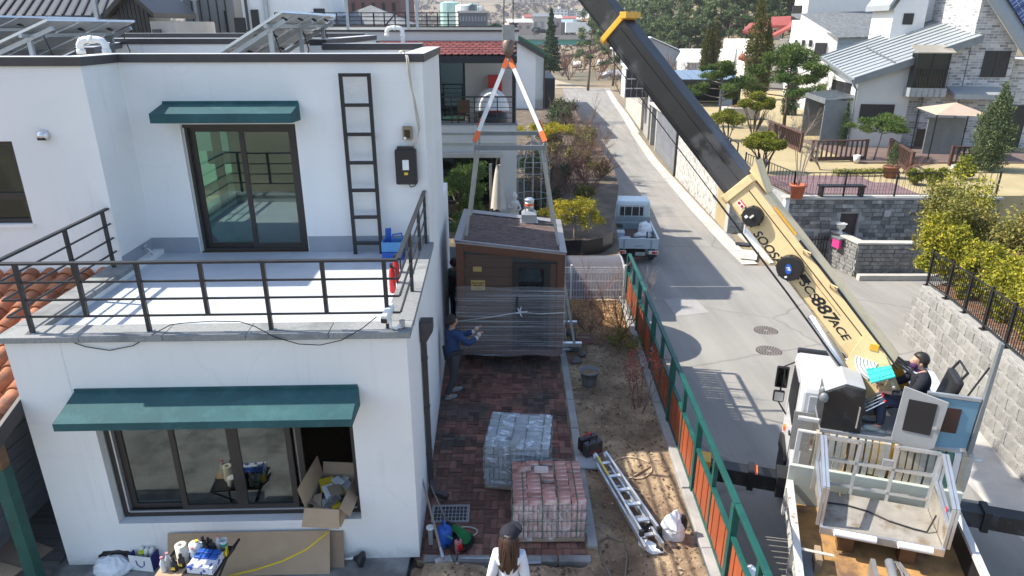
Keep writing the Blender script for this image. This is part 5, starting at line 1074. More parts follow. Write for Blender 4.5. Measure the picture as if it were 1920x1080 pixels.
for i,(x,y,l) in enumerate(((-.30,-.17,'clear plastic bottle with pink cap at the left table corner'),(-.27,-.10,'clear plastic bottle with pink cap behind the corner one'),(.0,-.01,'clear plastic bottle with pink cap in the middle of the table'),(.22,.2,'clear plastic bottle with pink cap at the back right of the table'))):
 t=ont('clear_bottle',x,y,l,'bottle','clear bottles on the table');MB().lathe([(.035,0),(.037,.02),(.033,.07),(.037,.12),(.015,.18),(.014,.19)],14).build('body',m_clear,t,smooth=True);MB().lathe([(.018,.19),(.018,.215)],10).build('cap',mat('pink_cap%d' % i,(.62,.25,.28),.5),t)
t=ont('paper_roll',-.15,.02,'cream paper towel roll standing on the table','paper roll');f=MB();f.lathe([(.07,0),(.07,.23),(.025,.23),(.024,.1)],20,cap=False);f.build('roll',mat('cream_paper',(.7,.66,.55),.9),t,smooth=True)
t=ont('tissue_roll',-.06,.16,'white toilet paper roll behind the cream roll','paper roll');MB().lathe([(.065,0),(.07,.02),(.07,.12),(.06,.135),(.02,.13)],18).build('roll',m_paper,t,smooth=True)
t=ont('white_jug',.0,.11,'white plastic jug with yellow cap on the table','jug');MB().lathe([(.05,0),(.055,.04),(.05,.14),(.02,.2)],14).build('body',m_white,t,smooth=True);MB().tube([(.02,0,.19),(.06,0,.19),(.06,0,.1)],.01,6).build('handle',m_white,t);MB().lathe([(.022,.2),(.022,.22)],10).build('cap',m_yellow,t)
t=ont('snack_carton',.17,-.08,'white and blue carton of snack packs at the right of the table','carton',rz=R(-6));MB().box(-.16,.16,-.14,.14,0,.10).build('carton',mat('blue_white_print',(.68,.70,.75),.6,var=.05,sc=9,c2=(.03,.07,.35),p2=(.54,.58),sc2=14),t)
for i in range(6):MB().ob((-.1+.1*(i % 3),.03+.08*(i//3),.115),(.09,.07,.03),R(8*(i % 2))).build('blue_pack',m_blue,t,bev=.008)
for i,(x,y,l) in enumerate(((-.06,.07,'blue foil pack by the white jug'),(-.11,.09,'blue foil pack beside the paper rolls'))):t=ont('foil_pack',x,y,l,'pack');MB().ob((0,0,.025),(.09,.07,.05),R(20+i*30)).build('pack',m_bluel if i else m_blue,t,bev=.012)
t=ont('plastic_cup',.29,.2,'clear cup with green print at the back table corner','cup');MB().lathe([(.035,0),(.05,.15),(.047,.15),(.032,.01)],16).build('cup',m_clear,t,smooth=True);MB().lathe([(.0465,.07),(.0485,.11)],16,cap=False).build('print',mat('green_print',(.05,.4,.3),.5),t)
t=ont('yellow_tray',.27,.10,'yellow plastic holder at the right back of the table','holder');MB().box(-.1,.09,-.03,.03,0,.03).build('tray',m_yellow,t);MB().ob((.09,0,.05),(.02,.1,.09),R(15)).build('end',m_yellow,t)
t=E('rubbish_bag',(tp.x-.1,tp.y-.02,.0),0,'clear plastic bag with pink print under the table','bag');MB().ell((0,0,.1),(.16,.11,.12),14,8,jit=.12,seed=2).build('bag',mat('pinkish_film',(.62,.52,.53),.35,var=.2,sc=12,c2=(.6,.2,.25),p2=(.6,.66),sc2=9),t)
def shopbag():
 p=U(276,1060,0);t=E('paper_bag',(p.x,p.y,0),R(-8),'white and blue paper carrier bag holding plastic bottles','bag');w_=.16
 for a in ((-w_,w_,-.10,-.095),(-w_,w_,.095,.1)):MB().box(*a,0,.24).build('side',m_paper,t)
 for a in ((w_-.005,w_,-.095,.095),(-w_,-w_+.005,-.095,.095)):MB().box(*a,0,.24).build('gusset',mat('blue_card',(.03,.03,.2),.6),t)
 mb=MB().tube([(-.06,-.103,.17),(-.05,-.106,.1),(0,-.106,.06),(.05,-.106,.1),(.06,-.103,.17)],.006,5);mb.build('print',mat('violet_ink',(.05,.03,.25),.6),t)
 for i,(x,y) in enumerate(((.03,.0),(.09,.02),(-.05,.01))):MB().tube([(x-.03,y,.05),(x+.02,y,.27),(x+.035,y,.31)],[.036,.036,.014],10).build('bottle',m_clear,t,smooth=True)
 MB().ob((-.01,-.03,.25),(.07,.03,.05),R(30)).build('lime_pack',mat('lime',(.5,.6,.03),.5),t)
 p=U(272,1040,0);t=E('blue_box',(p.x,p.y,0),R(4),'dark blue cardboard box behind the paper bag','box');
 for a in ((-.13,.13,-.09,-.085),(-.13,.13,.085,.09),(-.13,-.125,-.085,.085),(.125,.13,-.085,.085)):MB().box(*a,0,.26).build('side',m_blue,t)
 MB().box(-.12,.12,-.08,.08,.0,.18).build('inside',m_cardk,t)
 p=U(215,1068,0);t=E('bin_bag',(p.x,p.y,0),0,'white plastic bag with black lining slumped against the wall','bag');mb=MB();mb.ell((0,0,.05),(.26,.16,.15),18,10,jit=.1,seed=6);mb.v=[(x,y,max(z,.0)) for x,y,z in mb.v];mb.build('bag',m_bagw,t)
 mb=MB();mb.ell((-.02,.13,.14),(.27,.06,.1),14,8,jit=.12,seed=7);mb.build('lining',m_bagk,t)
shopbag()
p=U(672,1052,.06);lp=E('garden_lamp',(p.x,p.y,.1),R(-10),'black solar garden lamp lying at the house corner','lamp');MB().lathe([(.03,-.06),(.06,.0),(.10,.03),(.11,.05),(.10,.07),(.04,.09)],18,axis='X').build('shade',m_plastk,lp,smooth=True);MB().tube([(-.06,0,0),(-.28,.0,-.06)],.012,8).build('spike',m_white,lp);MB().box(.088,.096,-.04,.04,-.04,.04).build('cell',m_cell,lp)
# cardboard box on the window sill
q=HP(618,930,-.02);bx=onh('cardboard_box',q.x-.02,.05,wo_z0+.14,'open cardboard box full of paper waste on the window sill','box',rz=R(-6));w_,l_,h_=.225,.42,.28
bt_=R(-24)
for nm,ar in (('side',(-w_,w_,-.30,-.292,0,h_)),('side',(-w_,w_,l_-.01,l_,0,h_)),('side',(-w_,-w_+.008,-.29,l_-.012,0,h_)),('side',(w_-.008,w_,-.29,l_-.012,0,h_)),('bottom',(-w_,w_,-.29,l_-.01,0,.008))):MB().box(*ar).build(nm,m_card,bx)
MB().ext([(-w_,-.30,h_),(w_,-.30,h_),(w_+.02,-.42,h_-.2),(-w_-.02,-.42,h_-.2)],(0,-.006,0)).build('flap',m_card,bx);MB().ext([(-w_,-.28,h_),(-w_,l_,h_),(-w_-.06,l_+.02,h_+.28),(-w_-.06,-.30,h_+.28)],(-.006,0,0)).build('flap',m_card,bx)
MB().ext([(w_,-.28,h_),(w_,l_,h_),(w_+.12,l_,h_-.12),(w_+.12,-.28,h_-.12)],(.006,0,0)).build('flap',m_card,bx);MB().ext([(-w_,l_,h_),(w_,l_,h_),(w_,l_+.05,h_+.16),(-w_,l_+.05,h_+.16)],(0,.006,0)).build('flap',m_card,bx)
rg=random.Random(31);pm=[m_paper,m_card,mat('grey_print',(.35,.35,.34),.8,var=.3,sc=20),m_paper,m_yellow,mat('dark_print',(.12,.11,.11),.7),m_cardk]
for i in range(22):MB().ob((rg.uniform(-.13,.13),rg.uniform(-.2,.32),h_-.12+i*.006),(rg.uniform(.14,.28),rg.uniform(.1,.2),.005),rg.uniform(0,3),rg.uniform(-.3,.3),rg.uniform(-.3,.3)).build('paper',pm[i % 7],bx)
tb2=onh('tool_bag',wo_x1-.65,.75,.78,'black and yellow tool bag inside the open window','tool bag');MB().box(-.2,.2,-.1,.1,0,.26).build('bag',m_plastk,tb2,bev=.03);MB().box(-.12,-.06,-.105,-.1,.16,.2).build('latch',m_yellow,tb2)
MB().box(-.3,.3,-.2,.25,-.74,-.002).build('stand',m_wood_int,tb2)
# ================================================================ crane truck
TO,TA=Vector((5.12,7.41,-1.4)),R(-17.4)
TM=Matrix.Translation(TO) @ Matrix.Rotation(TA,4,'Z');TI=TM.inverted()
def TP(px,py,zl):
 o=TI @ Vector((0,0,CAM_H));d=TI.to_3x3() @ ray(px,py);return o + d*((zl - o.z)/d.z)
tr=E('crane_truck',TO,TA,'white truck with cream telescopic crane boom parked beside the green fence','crane truck')
m_cabw=mat('white_truck_paint',(.74,.75,.76),.3,var=.04,sc=1.5,coat=.5,c2=(.62,.61,.58),p2=(.62,.8),sc2=3)
m_bedw=mat('worn_white_steel',(.58,.58,.56),.5,var=.1,sc=4,c2=(.24,.13,.07),p2=(.60,.70),sc2=7,metal=.1)
m_cream=mat('cream_boom_paint',(.76,.58,.31),.42,var=.08,sc=1.2,coat=.15,c2=(.56,.41,.22),p2=(.52,.74),sc2=2.2);m_yel=mat('crane_yellow',(.72,.38,.04),.4,var=.1,sc=3)
m_blk=mat('boom_black',(.016,.016,.017),.38,var=.3,sc=2.2,c2=(.06,.06,.063),p2=(.53,.60),sc2=1.3)
m_floor=mat('rusty_sun_painted_floor',(.44,.25,.09),.75,var=.3,sc=3,c2=(.17,.10,.06),p2=(.46,.6),sc2=1.6,bump=.2,bsc=25);m_tread=mat('tread_plate',(.44,.41,.36),.5,metal=.4,var=.2,sc=4,c2=(.27,.2,.13),p2=(.52,.68),sc2=3,bump=.3,bsc=40)  # m_floor: rusty floor, its bright orange patches also paint in a sunlit pattern
# chassis, wheels
for s in (-.38,.38):MB().box(s-.05,s+.05,-4.2,3.4,.62,.86).build('chassis_rail',m_black,tr)
wme=MB().lathe([(.18,-.12),(.42,-.13),(.48,-.09),(.48,.09),(.42,.13),(.18,.12)],26,axis='X').mesh('tyre',m_rubber,True);rme=MB().lathe([(.02,.10),(.2,.11),(.29,.125),(.3,.11)],20,axis='X').mesh('rim',m_galv,True)
for (x,y) in ((-1.0,3.05),(1.0,3.05),(-1.0,-1.2),(1.0,-1.2),(-1.0,-2.5),(1.0,-2.5)):
 wh=E('wheel',(x,y,.48),parent=tr);link('tyre',wme,wh);link('rim',rme,wh,rot=(0,0,math.pi if x < 0 else 0))
# cab
cb_=E('cab',(0,0,0),parent=tr);prof=[(2.2,.72),(3.8,.72),(3.86,1.55),(3.62,2.58),(3.48,2.72),(3.25,2.78),(2.42,2.78),(2.24,2.72),(2.2,2.6)]
MB().ext([(-1.08,y,z) for y,z in prof],(2.16,0,0)).build('shell',m_cabw,cb_,bev=.07,seg=3)
for i in range(5):MB().box(-.85+i*.38,-.83+i*.38,2.5,3.3,2.775,2.785).build('roof_rib',m_cabw,cb_)
for (x0,x1,z0,z1) in ((-.95,-.62,1.75,2.55),(-.5,-.17,1.75,2.55),(.05,.38,1.75,2.55),(-.95,-.62,.95,1.55),(-.5,-.17,.95,1.55)):MB().box(x0,x1,2.185,2.2,z0,z1).build('rear_panel',mat('cab_rear_grey',(.50,.53,.56),.5) if 'cab_rear_grey' not in MATS else MATS['cab_rear_grey'],cb_,bev=.006)
for s in (-1,1):
 MB().ext([(s*1.084,2.62,1.72),(s*1.084,3.5,1.72),(s*1.084,3.42,2.5),(s*1.084,2.62,2.55)],(s*.008,0,0)).build('side_window',m_glass_d if False else m_black,cb_);MB().box(*sorted((s*1.083,s*1.092)),2.52,2.535,.85,2.6).build('door_seam',m_black,cb_);MB().box(*sorted((s*1.085,s*1.11)),2.62,2.74,1.5,1.54).build('door_handle',m_black,cb_)
 MB().ext([(s*1.085,y,z) for y,z in ((2.5,.72),(2.55,1.02),(2.8,1.1),(3.3,1.1),(3.55,1.0),(3.6,.72))],(s*.05,0,0)).build('wheel_arch',m_rubber,cb_)
MB().box(-1.05,1.05,3.60,3.72,2.63,2.72).build('sun_visor',m_black,cb_,bev=.02);MB().ext([(-.98,3.84,1.66),(.98,3.84,1.66),(.94,3.64,2.52),(-.94,3.64,2.52)],(0,.02,0)).build('windscreen',m_black,cb_)
MB().box(-1.12,-1.08,3.3,3.4,1.18,1.27).build('indicator',m_orange,cb_)
mr=E('mirror',(-.98,3.5,1.3),parent=cb_);MB().tube([(0,0,.0),(-.12,.08,.1),(-.26,.1,.3),(-.26,.1,1.05),(-.1,.02,1.2),(.02,-.02,1.15)],.016,6).build('arm',m_black,mr);MB().box(-.38,-.16,.05,.11,.62,1.06).build('housing',m_black,mr,bev=.025);MB().box(-.38,-.18,.05,.11,.32,.56).build('lower_housing',m_black,mr,bev=.025);MB().box(-.35,-.19,.045,.05,.66,1.02).build('glass',m_glass_d,mr);MB().box(-.355,-.2,.045,.05,.35,.53).build('lower_glass',m_alu,mr)
# bed
bd=E('bed',(0,0,0),parent=tr)
MB().box(-1.12,1.12,-4.4,1.32,.98,1.06).build('floor',m_floor,bd)
for s in (-1,1):
 for a in np.arange(-4.3,1.2,1.38):
  f=MB().box(*sorted((s*1.13,s*1.17)),a,a+1.36,.96,1.42);f.build('side_board',m_bedw if s < 0 else m_black,bd,bev=.006)
 MB().box(*sorted((s*1.11,s*1.21)),-4.4,1.32,1.425,1.49).build('top_rail',m_bedw,bd,bev=.008)
 for a in np.arange(-4.3,1.4,1.38):MB().box(*sorted((s*1.172,s*1.22)),a-.04,a+.04,.9,1.42).build('stake',m_bedw,bd)
for a in np.arange(-4.0,1.2,.3):                                     # tie-down hooks along the left side
 MB().tube([(-1.215,a,1.34),(-1.235,a+.01,1.28),(-1.218,a+.03,1.24)],.01,5).build('rope_hook',m_alu,bd)
MB().box(-1.2,1.2,1.33,1.40,.96,1.75).build('headboard',mat('pale_green_board',(.45,.50,.45),.6,var=.1),bd,bev=.006)
MB().box(-1.05,-.9,-1.9,.2,1.062,1.12).build('grey_profile',mat('grey_pvc',(.16,.18,.20),.5),bd);MB().box(-.88,-.8,-.2,.1,1.062,1.3).build('timber',m_pal,bd);MB().box(.85,1.05,-2.6,-.3,1.062,1.2).build('timber',m_pal,bd)
strp=MB().bar((-1.2,-.25,1.47),(-.7,-.3,1.5),.05,.008).build('strap',m_webg,bd);MB().bar((.85,-.35,1.5),(1.2,-.4,1.48),.05,.008).build('strap',m_webg,bd)
# lift mast lying on the bed
lm=E('hydraulic_mast',(.02,-.5,1.06),parent=tr)
for s in (-.17,.17):MB().box(s-.03,s+.03,-.75,.5,.02,.28).build('channel',m_steel,lm)
MB().tube([(.02,-.6,.32),(.02,.45,.32)],.06,12).build('ram',m_galv,lm,smooth=True);MB().box(-.14,.14,-.55,-.1,.2,.27).build('plate',m_galv,lm)
for k in range(3):MB().tube([(.1+.04*k,-.4,.34),(.12+.04*k,.2,.38),(.1+.03*k,.5,.3)],.013,6).build('pipe',m_steel,lm)
MB().tube([(-.18,-.3,.2),(-.4,-.2,.1),(-.46,.1,.04),(-.3,.25,.1),(-.1,.2,.2)],.014,6).build('hose',m_black,lm);MB().box(-.05,.03,-.68,-.6,.2,.3).build('yellow_block',m_yel,lm)
# aluminium work basket
wb=E('work_basket',TM @ Vector((-.02,.28,1.45)),TA,'aluminium work basket with railing standing on the truck bed','work basket')
MB().box(-.78,.76,0,.88,0,.06).build('floor',m_tread,wb,bev=.005);MB().box(-.80,.78,-.04,0.0,-.05,.07).build('front_lip',m_alu,wb,bev=.004)
for x0,x1 in ((-.62,-.08),(.2,.62)):MB().tube([(x0,-.07,.04),(x1,-.07,.04)],.05,12).build('foam_roll',m_webw,wb)
for x in (-.78,-.3,.2,.74):MB().bar((x,.9,0),(x,.9,1.0),.045).build('post',m_alu,wb)
for z,x0,x1 in ((.98,-.78,-.3),(.62,-.78,.2),(1.0,.2,.76),(.62,.2,.76),(.2,-.78,.76)):MB().bar((x0,.9,z),(x1,.9,z),.045).build('rail',m_alu,wb)
for s in (-1,1):
 x=-.79 if s < 0 else .77
 for k in (0,.05):
  f=MB();
  for a,b in (((x+s*k,.02,.06),(x+s*k,.02,.7)),((x+s*k,.86,.06),(x+s*k,.86,1.02)),((x+s*k,.02,.7),(x+s*k,.86,1.02)),((x+s*k,.02,.38),(x+s*k,.86,.55))):MB().bar(a,b,.04).build('side_frame',m_alu,wb)
 MB().box(*sorted((x-.005,x+.005)),.02,.86,.06,.42).build('side_panel',m_tread,wb)
cp=[(-.76,.55,.075),(-.4,.58,.075),(-.1,.52,.075),(.15,.38,.075),(.45,.3,.075),(.62,.28,.08),(.72,.4,.3)];MB().tube(cp,.013,5).build('cable',m_black,wb)
MB().ob((.1,.84,.75),(.14,.05,.1)).build('control_box',m_galv,wb);MB().box(.79,.8,.3,.36,.4,.5).build('reflector',m_red,wb)
MB().box(-.5,-.3,.1,.3,-.39,-.05).build('support',m_wood,wb);MB().box(.3,.5,.1,.3,-.39,-.05).build('support',m_wood,wb);MB().box(-.5,.5,.6,.7,-.39,-.05).build('support',m_steel,wb)
# rack with web slings behind the cab
rk=E('sling_rack',(0,0,0),parent=tr);MB().tube([(-1.15,1.45,2.32),(1.35,1.45,2.28)],.03,10).build('bar',m_bedw,rk);MB().bar((-1.15,1.62,2.45),(.6,1.62,2.42),.06,.05).build('upper_bar',m_bedw,rk)
for x in (-1.12,-.55,.3,1.2):MB().bar((x,1.45,.95),(x,1.45,2.3),.06).build('post',m_bedw,rk)
rg=random.Random(17);sm=[m_webg,m_webw,mat('beige_webbing',(.46,.40,.30),.85,var=.15,sc=8),mat('dull_green_webbing',(.10,.22,.16),.85,var=.15),m_webg,mat('brown_webbing',(.24,.2,.16),.85,var=.2)]
ORD='first second third fourth fifth sixth seventh eighth ninth tenth eleventh twelfth thirteenth fourteenth fifteenth sixteenth seventeenth eighteenth nineteenth twentieth twenty-first last'.split()
slg=['dusty grey web sling draped over the rack behind the basket','whitish web sling draped over the rack behind the basket','beige web sling draped over the rack behind the basket','dull green web sling draped over the rack behind the basket','dusty grey web sling draped over the rack behind the basket','brownish web sling draped over the rack behind the basket']
for i in range(22):
 x=-.85 + i*.098 + rg.uniform(-.02,.02);k=(3 if i in (17,18) else rg.choice([0,1,2,4,5,0,2]));L=rg.uniform(.55,1.0);w_=rg.uniform(.06,.09)
 mb=MB();P1=[(x,1.40,2.34-L),(x+.01,1.395,2.34-L*.5),(x,1.405,2.34),(x,1.45,2.375),(x,1.50,2.34),(x-.01,1.51,2.34-L*.5),(x+rg.uniform(-.03,.03),1.5,2.36-L*.95)]
 for a,b in zip(P1,P1[1:]):mb.bar(a,b,w_,.016,up=(0,1,0) if abs(a[2]-b[2]) > .1 else (0,0,1))
 o=mb.build('web_sling',sm[k]);o.matrix_world=TM;tag(o,slg[k].replace('draped over the rack behind the basket','on the truck rack, %s from the left' % ORD[i]),'sling','web slings on the truck rack')
# outriggers
og=E('outrigger',(0,0,0),parent=tr);MB().box(-2.55,2.95,1.72,1.98,.92,1.2).build('beam',m_blk,og,bev=.01);MB().box(-1.3,1.3,1.66,2.04,.86,1.26).build('housing',m_black,og,bev=.01)
for x in (-2.5,2.9):
 MB().box(x-.13,x+.13,1.7,2.0,.7,1.3).build('leg_sleeve',m_yel,og,bev=.01);MB().lathe([(.07,.05),(.07,.75)],14,(x,1.85,0)).build('leg',m_black,og);MB().lathe([(.24,.0),(.24,.04),(.1,.07)],18,(x,1.85,0)).build('foot',m_yel,og)
for x in (-1.7,1.75):MB().box(x-.05,x+.05,1.69,2.01,.88,1.24).build('collar',m_black,og)
MB().box(-1.75,-1.6,1.71,1.99,1.201,1.206).build('sticker',m_orange,og)
# turret and operator station
tu=E('turret',(0,0,0),parent=tr);MB().lathe([(.42,1.0),(.42,1.9),(.5,2.0),(.5,2.35)],26,(.05,1.9,0)).build('column',m_yel,tu,smooth=False,bev=.01)
MB().box(-.85,1.05,1.42,2.15,2.36,2.42).build('deck',m_galv,tu,bev=.004)
ZD=2.42
MB().ext([(-.85,1.45,ZD),(-.85,1.45,ZD+.62),(-.6,1.45,ZD+.78),(-.32,1.45,ZD+.74),(-.28,1.45,ZD)],(0,.62,0)).build('console',m_blk,tu,bev=.015);MB().ext([(-.86,1.46,ZD+.63),(-.6,1.46,ZD+.79),(-.33,1.46,ZD+.75),(-.33,1.46,ZD+.76),(-.6,1.46,ZD+.805),(-.87,1.46,ZD+.64)],(0,.6,0)).build('console_top',mat('grey_hood',(.34,.36,.38),.45,var=.1),tu)
m_tq=mat('turquoise_shade',(.025,.36,.33),.6,var=.15,sc=6,rnd=.2)
for k in range(6):MB().ob((-.12,1.545+.083*k,ZD+.92+.006*(k % 2)),(.34,.078,.02),0,0,R(-28)).build('sun_shade',m_tq,tu)
MB().ob((.04,1.75,ZD+.82),(.04,.5,.03),0,0,R(-28)).build('shade_edge',m_rope,tu)
for k in range(4):MB().tube([(-.25,1.55+.09*k,ZD+.35),(-.02,1.55+.08*k,ZD+.55)],.01,6).build('lever',m_alu,tu);MB().ell((-.02,1.55+.08*k,ZD+.56),(.02,.02,.02),8,6).build('lever_knob',m_red,tu)
MB().tube([(-.36,1.47,ZD+.1),(-.36,1.43,ZD+.1),(-.36,1.43,ZD+.45),(-.36,1.47,ZD+.45)],.012,6).build('grab_rail',m_alu,tu)
MB().box(.3,.75,1.5,2.0,ZD,ZD+.32).build('seat_base',m_black,tu,bev=.02);MB().box(.26,.74,1.52,1.98,ZD+.32,ZD+.42).build('seat',m_plastk,tu,bev=.04);MB().ob((.8,1.75,ZD+.72),(.12,.5,.68),0,0,R(12)).build('seat_back',m_plastk,tu,bev=.05)
MB().tube([(.84,1.55,ZD+1.0),(.93,1.55,ZD+1.18),(.93,1.95,ZD+1.18),(.84,1.95,ZD+1.0)],.02,6).build('headrest_bar',m_black,tu)
dor=E('door',(.12,1.40,ZD-.05),R(-8),parent=tu);mb=MB();mb.ext([(0,0,.1),(.34,0,-.06),(.56,0,.08),(.6,0,.85),(.02,0,.98)],(0,-.03,0));mb.build('leaf',mat('grey_door',(.36,.37,.37),.5,metal=.2,var=.12),dor,bev=.006);MB().box(.11,.47,-.042,-.031,.28,.80).build('window',m_glass_d if False else m_plastk,dor,bev=.05);MB().box(.47,.53,-.06,-.03,.4,.44).build('handle',m_alu,dor)
MB().ext([(.55,1.39,ZD),(1.1,1.39,ZD+.06),(1.12,1.39,ZD+.82),(.5,1.39,ZD+.82)],(0,.03,0)).build('side_panel',mat('blue_grey_panel',(.14,.27,.36),.5,var=.12,sc=3),tu);MB().box(.58,.92,1.375,1.389,ZD+.28,ZD+.68).build('side_window',mat('brown_smoked',(.05,.022,.016),.2),tu,bev=.03)
MB().bar((.45,1.40,ZD+.86),(1.12,1.40,ZD+.86),.05,.05).build('sill_rail',m_galv,tu);MB().ext([(1.12,1.36,ZD),(1.16,1.36,ZD+1.75),(1.20,1.36,ZD+1.75),(1.18,1.36,ZD)],(0,.09,0)).build('roof_hatch',m_spr,tu)
MB().tube([(.95,1.5,ZD+.75),(1.13,1.45,ZD+1.35)],.014,6).build('gas_strut',m_black,tu)
for i in range(2):MB().ell((0,0,0),(.07,.05,.085),12,8).build('work_lamp',m_spr,tu,smooth=True,loc=(-.86-.02*i,1.62-.22*i,ZD+.55));MB().tube([(-.86,1.62-.22*i,ZD+.48),(-.84,1.62-.22*i,ZD+.35)],.012,6).build('lamp_stalk',m_black,tu)
MB().ob((-1.0,2.06,1.95),(.30,.03,.66),0,R(-12)).build('step_plate',mat('perforated_step',(.22,.22,.22),.5,var=.3,sc=40),tu)
# ---------------------------------------------------------------- the boom
BF=TM @ Vector((-.12,2.18,3.3));BT=Vector((HK.x+.05,14.1,9.05));BL=(BT-BF).length
bdv=(BT-BF).normalized();bn=Vector((bdv.y,-bdv.x,0)).normalized()      # sideways, towards the camera
if bn.y > 0:bn=-bn
bu=bn.cross(bdv);bu=bu if bu.z > 0 else -bu
boom=E('boom',(0,0,0),parent=tr);boom.matrix_parent_inverse=TI
def bp_(s,a,b):return BF + bdv*s + bn*a + bu*b
def bsec(name,s0,s1,w_,h,m,taper=0,b0=0):
 mb=MB();c=.07;pr=[(-w_/2,-h/2+c),(-w_/2+c,-h/2),(w_/2-c,-h/2),(w_/2,-h/2+c),(w_/2,h/2),(-w_/2,h/2)]
 mb.ext([bp_(s0,a,b+b0) for a,b in pr],bdv*(s1-s0));return mb.build(name,m,boom,bev=.012)
bsec('base_section',-.1,3.42,.44,.56,m_cream,0,.03);bsec('middle_section',3.30,6.9,.38,.50,m_blk,0,.03);bsec('upper_section',6.75,BL-.3,.33,.44,m_blk,0,.03)
bsec('tip_head',BL-.32,BL+.25,.36,.5,m_yel)
bsec('collar',3.36,3.5,.50,.62,m_cream,0,.03);bsec('collar',6.86,6.96,.43,.6,m_yel)
MB().ext([bp_(3.1,.1,.34),bp_(3.55,.1,.34),bp_(3.62,.1,.52),bp_(3.3,.1,.40)],bn*-.3).build('guide_bracket',m_cream,boom)
MB().ob(bp_(6.9,0,.34),(.5,.12,.1),math.atan2(bn.y,bn.x)).build('guide_bracket',m_yel,boom)
# rib and service lines on the side face
MB().bar(bp_(.1,.222,.19),bp_(3.3,.222,.19),.012,.02,up=bn).build('service_line',m_black,boom)
MB().bar(bp_(.9,.222,.115),bp_(1.78,.222,.115),.005,.012,up=bn).build('stripe',m_black,boom)
MB().bar(bp_(3.5,.2,.14),bp_(6.8,.2,.14),.015,.02,up=bn).build('service_line',m_blk,boom);MB().bar(bp_(3.5,.2,-.12),bp_(6.8,.2,-.12),.012,.016,up=bn).build('service_line',m_blk,boom)
MB().tube([bp_(-.2,.25,-.38),bp_(1.6,.3,-.31),bp_(3.6,.27,-.31)],.016,6).build('hydraulic_line',m_black,boom);MB().tube([bp_(3.6,.27,-.31),bp_(6.9,.24,-.29)],.009,5).build('wire',m_black,boom)
bmx=Matrix.Identity(4)
for i,v in enumerate((-bdv,bu,bn)):
 for j in range(3):bmx[j][i]=v[j]
def bdisc(s,b,r,nm):
 t=E(nm,(0,0,0),parent=boom);t.matrix_parent_inverse=Matrix.Identity(4);M2=Matrix.Translation(bp_(s,.22,b)) @ bmx
 def pl(name,prof,m,n=28):
  mb=MB().lathe(prof,n);mb.v=[tuple(M2 @ Vector(v)) for v in mb.v];return mb.build(name,m,t)
 pl('drum',[(r,0),(r,.10),(r*.93,.125),(r*.3,.13)],m_plastk)
 for k in range(8):
  a=k*math.pi/4;mb=MB().ob((math.cos(a)*r,math.sin(a)*r,.07),(.03,.02,.05),a);mb.v=[tuple(M2 @ Vector(v)) for v in mb.v];mb.build('clip',m_black,t)
 return t,M2
d1,M1=bdisc(2.93,.0,.165,'hose_reel');mb=MB();mb.box(-.015,.015,-.01,.06,.131,.16).box(-.075,-.03,-.08,-.03,.131,.134);mb.v=[tuple(M1 @ Vector(v)) for v in mb.v];mb.build('label',m_white,d1)
d2,M2_=bdisc(1.93,-.03,.205,'hose_reel');mb=MB();mb.lathe([(.0,.131),(.05,.131),(.05,.134),(.0,.134)],20,cap=False);mb.v=[tuple(M2_ @ Matrix.Rotation(R(50),4,'Z') @ Matrix.Diagonal((1,1.7,1,1)) @ Vector(v)) for v in mb.v];mb.build('badge',m_blue,d2)
mb=MB()
for k in range(4):mb.box(-.03+k*.017,-.02+k*.017,-.025+.02*(k % 2),.03,.1345,.136)
mb.box(.10,.13,-.10,-.06,.131,.134);mb.v=[tuple(M2_ @ Matrix.Rotation(R(-20),4,'Z') @ Vector(v)) for v in mb.v];mb.build('badge_lettering',m_white,d2)['kind']='stuff'
def btext(body,s,b,size,xs,bold,shear=.25):
 text_mesh(body,size,m_black,'lettering',boom,Matrix.Translation(bp_(s,.2235,b)) @ bmx,.001,shear,bold,xs)
btext('SOOSAN',2.31,-.14,.20,1.0,.003);btext('SCS',1.50,-.03,.18,1.2,.003);btext('887',1.13,-.03,.26,1.15,.006);btext('ACE',.74,-.03,.17,1.2,.003)
MB().ext([bp_(1.72,.221,.08),bp_(1.56,.221,.08),bp_(1.60,.221,-.02),bp_(1.76,.221,-.02)],bn*.003).build('emblem_bar',m_black,boom)
mb=MB().box(-.07,.07,-.05,.05,0,.003);mb.v=[tuple(Matrix.Translation(bp_(3.2,.222,-.05)) @ bmx @ Vector(v)) for v in mb.v];mb.build('warning_label',m_paper,boom)
mb=MB().box(-.068,.068,.03,.048,.003,.005).lathe([(.025,.003),(.025,.006)],12,(-.035,-.012,0)).lathe([(.025,.003),(.025,.006)],12,(.035,-.012,0));mb.v=[tuple(Matrix.Translation(bp_(3.2,.222,-.05)) @ bmx @ Vector(v)) for v in mb.v];mb.build('warning_print',m_red,boom)['kind']='stuff'
for k in range(7):MB().bar(bp_(2.35+.07*k,.12,.32),bp_(2.35+.07*k,.2,.36),.02).build('cable_guide',m_yel,boom)
MB().bar(bp_(2.3,.2,.345),bp_(2.85,.2,.345),.03,.03).build('guide_rail',m_yel,boom)
for s in (2.0,1.35):MB().tube([bp_(s,.22,.26),bp_(s+.05,.3,.33),bp_(s-.05,.3,.38),bp_(s-.1,.22,.3)],.012,6).build('hoop',m_cream,boom)
MB().ob(bp_(.25,.2,.24),(.12,.12,.1),math.atan2(bn.y,bn.x)).build('sensor_box',m_yel,boom)
MB().tube([bp_(-.2,.2,.3),bp_(1.2,.21,.335),bp_(2.2,.21,.335)],.02,6).build('cable',m_black,boom)
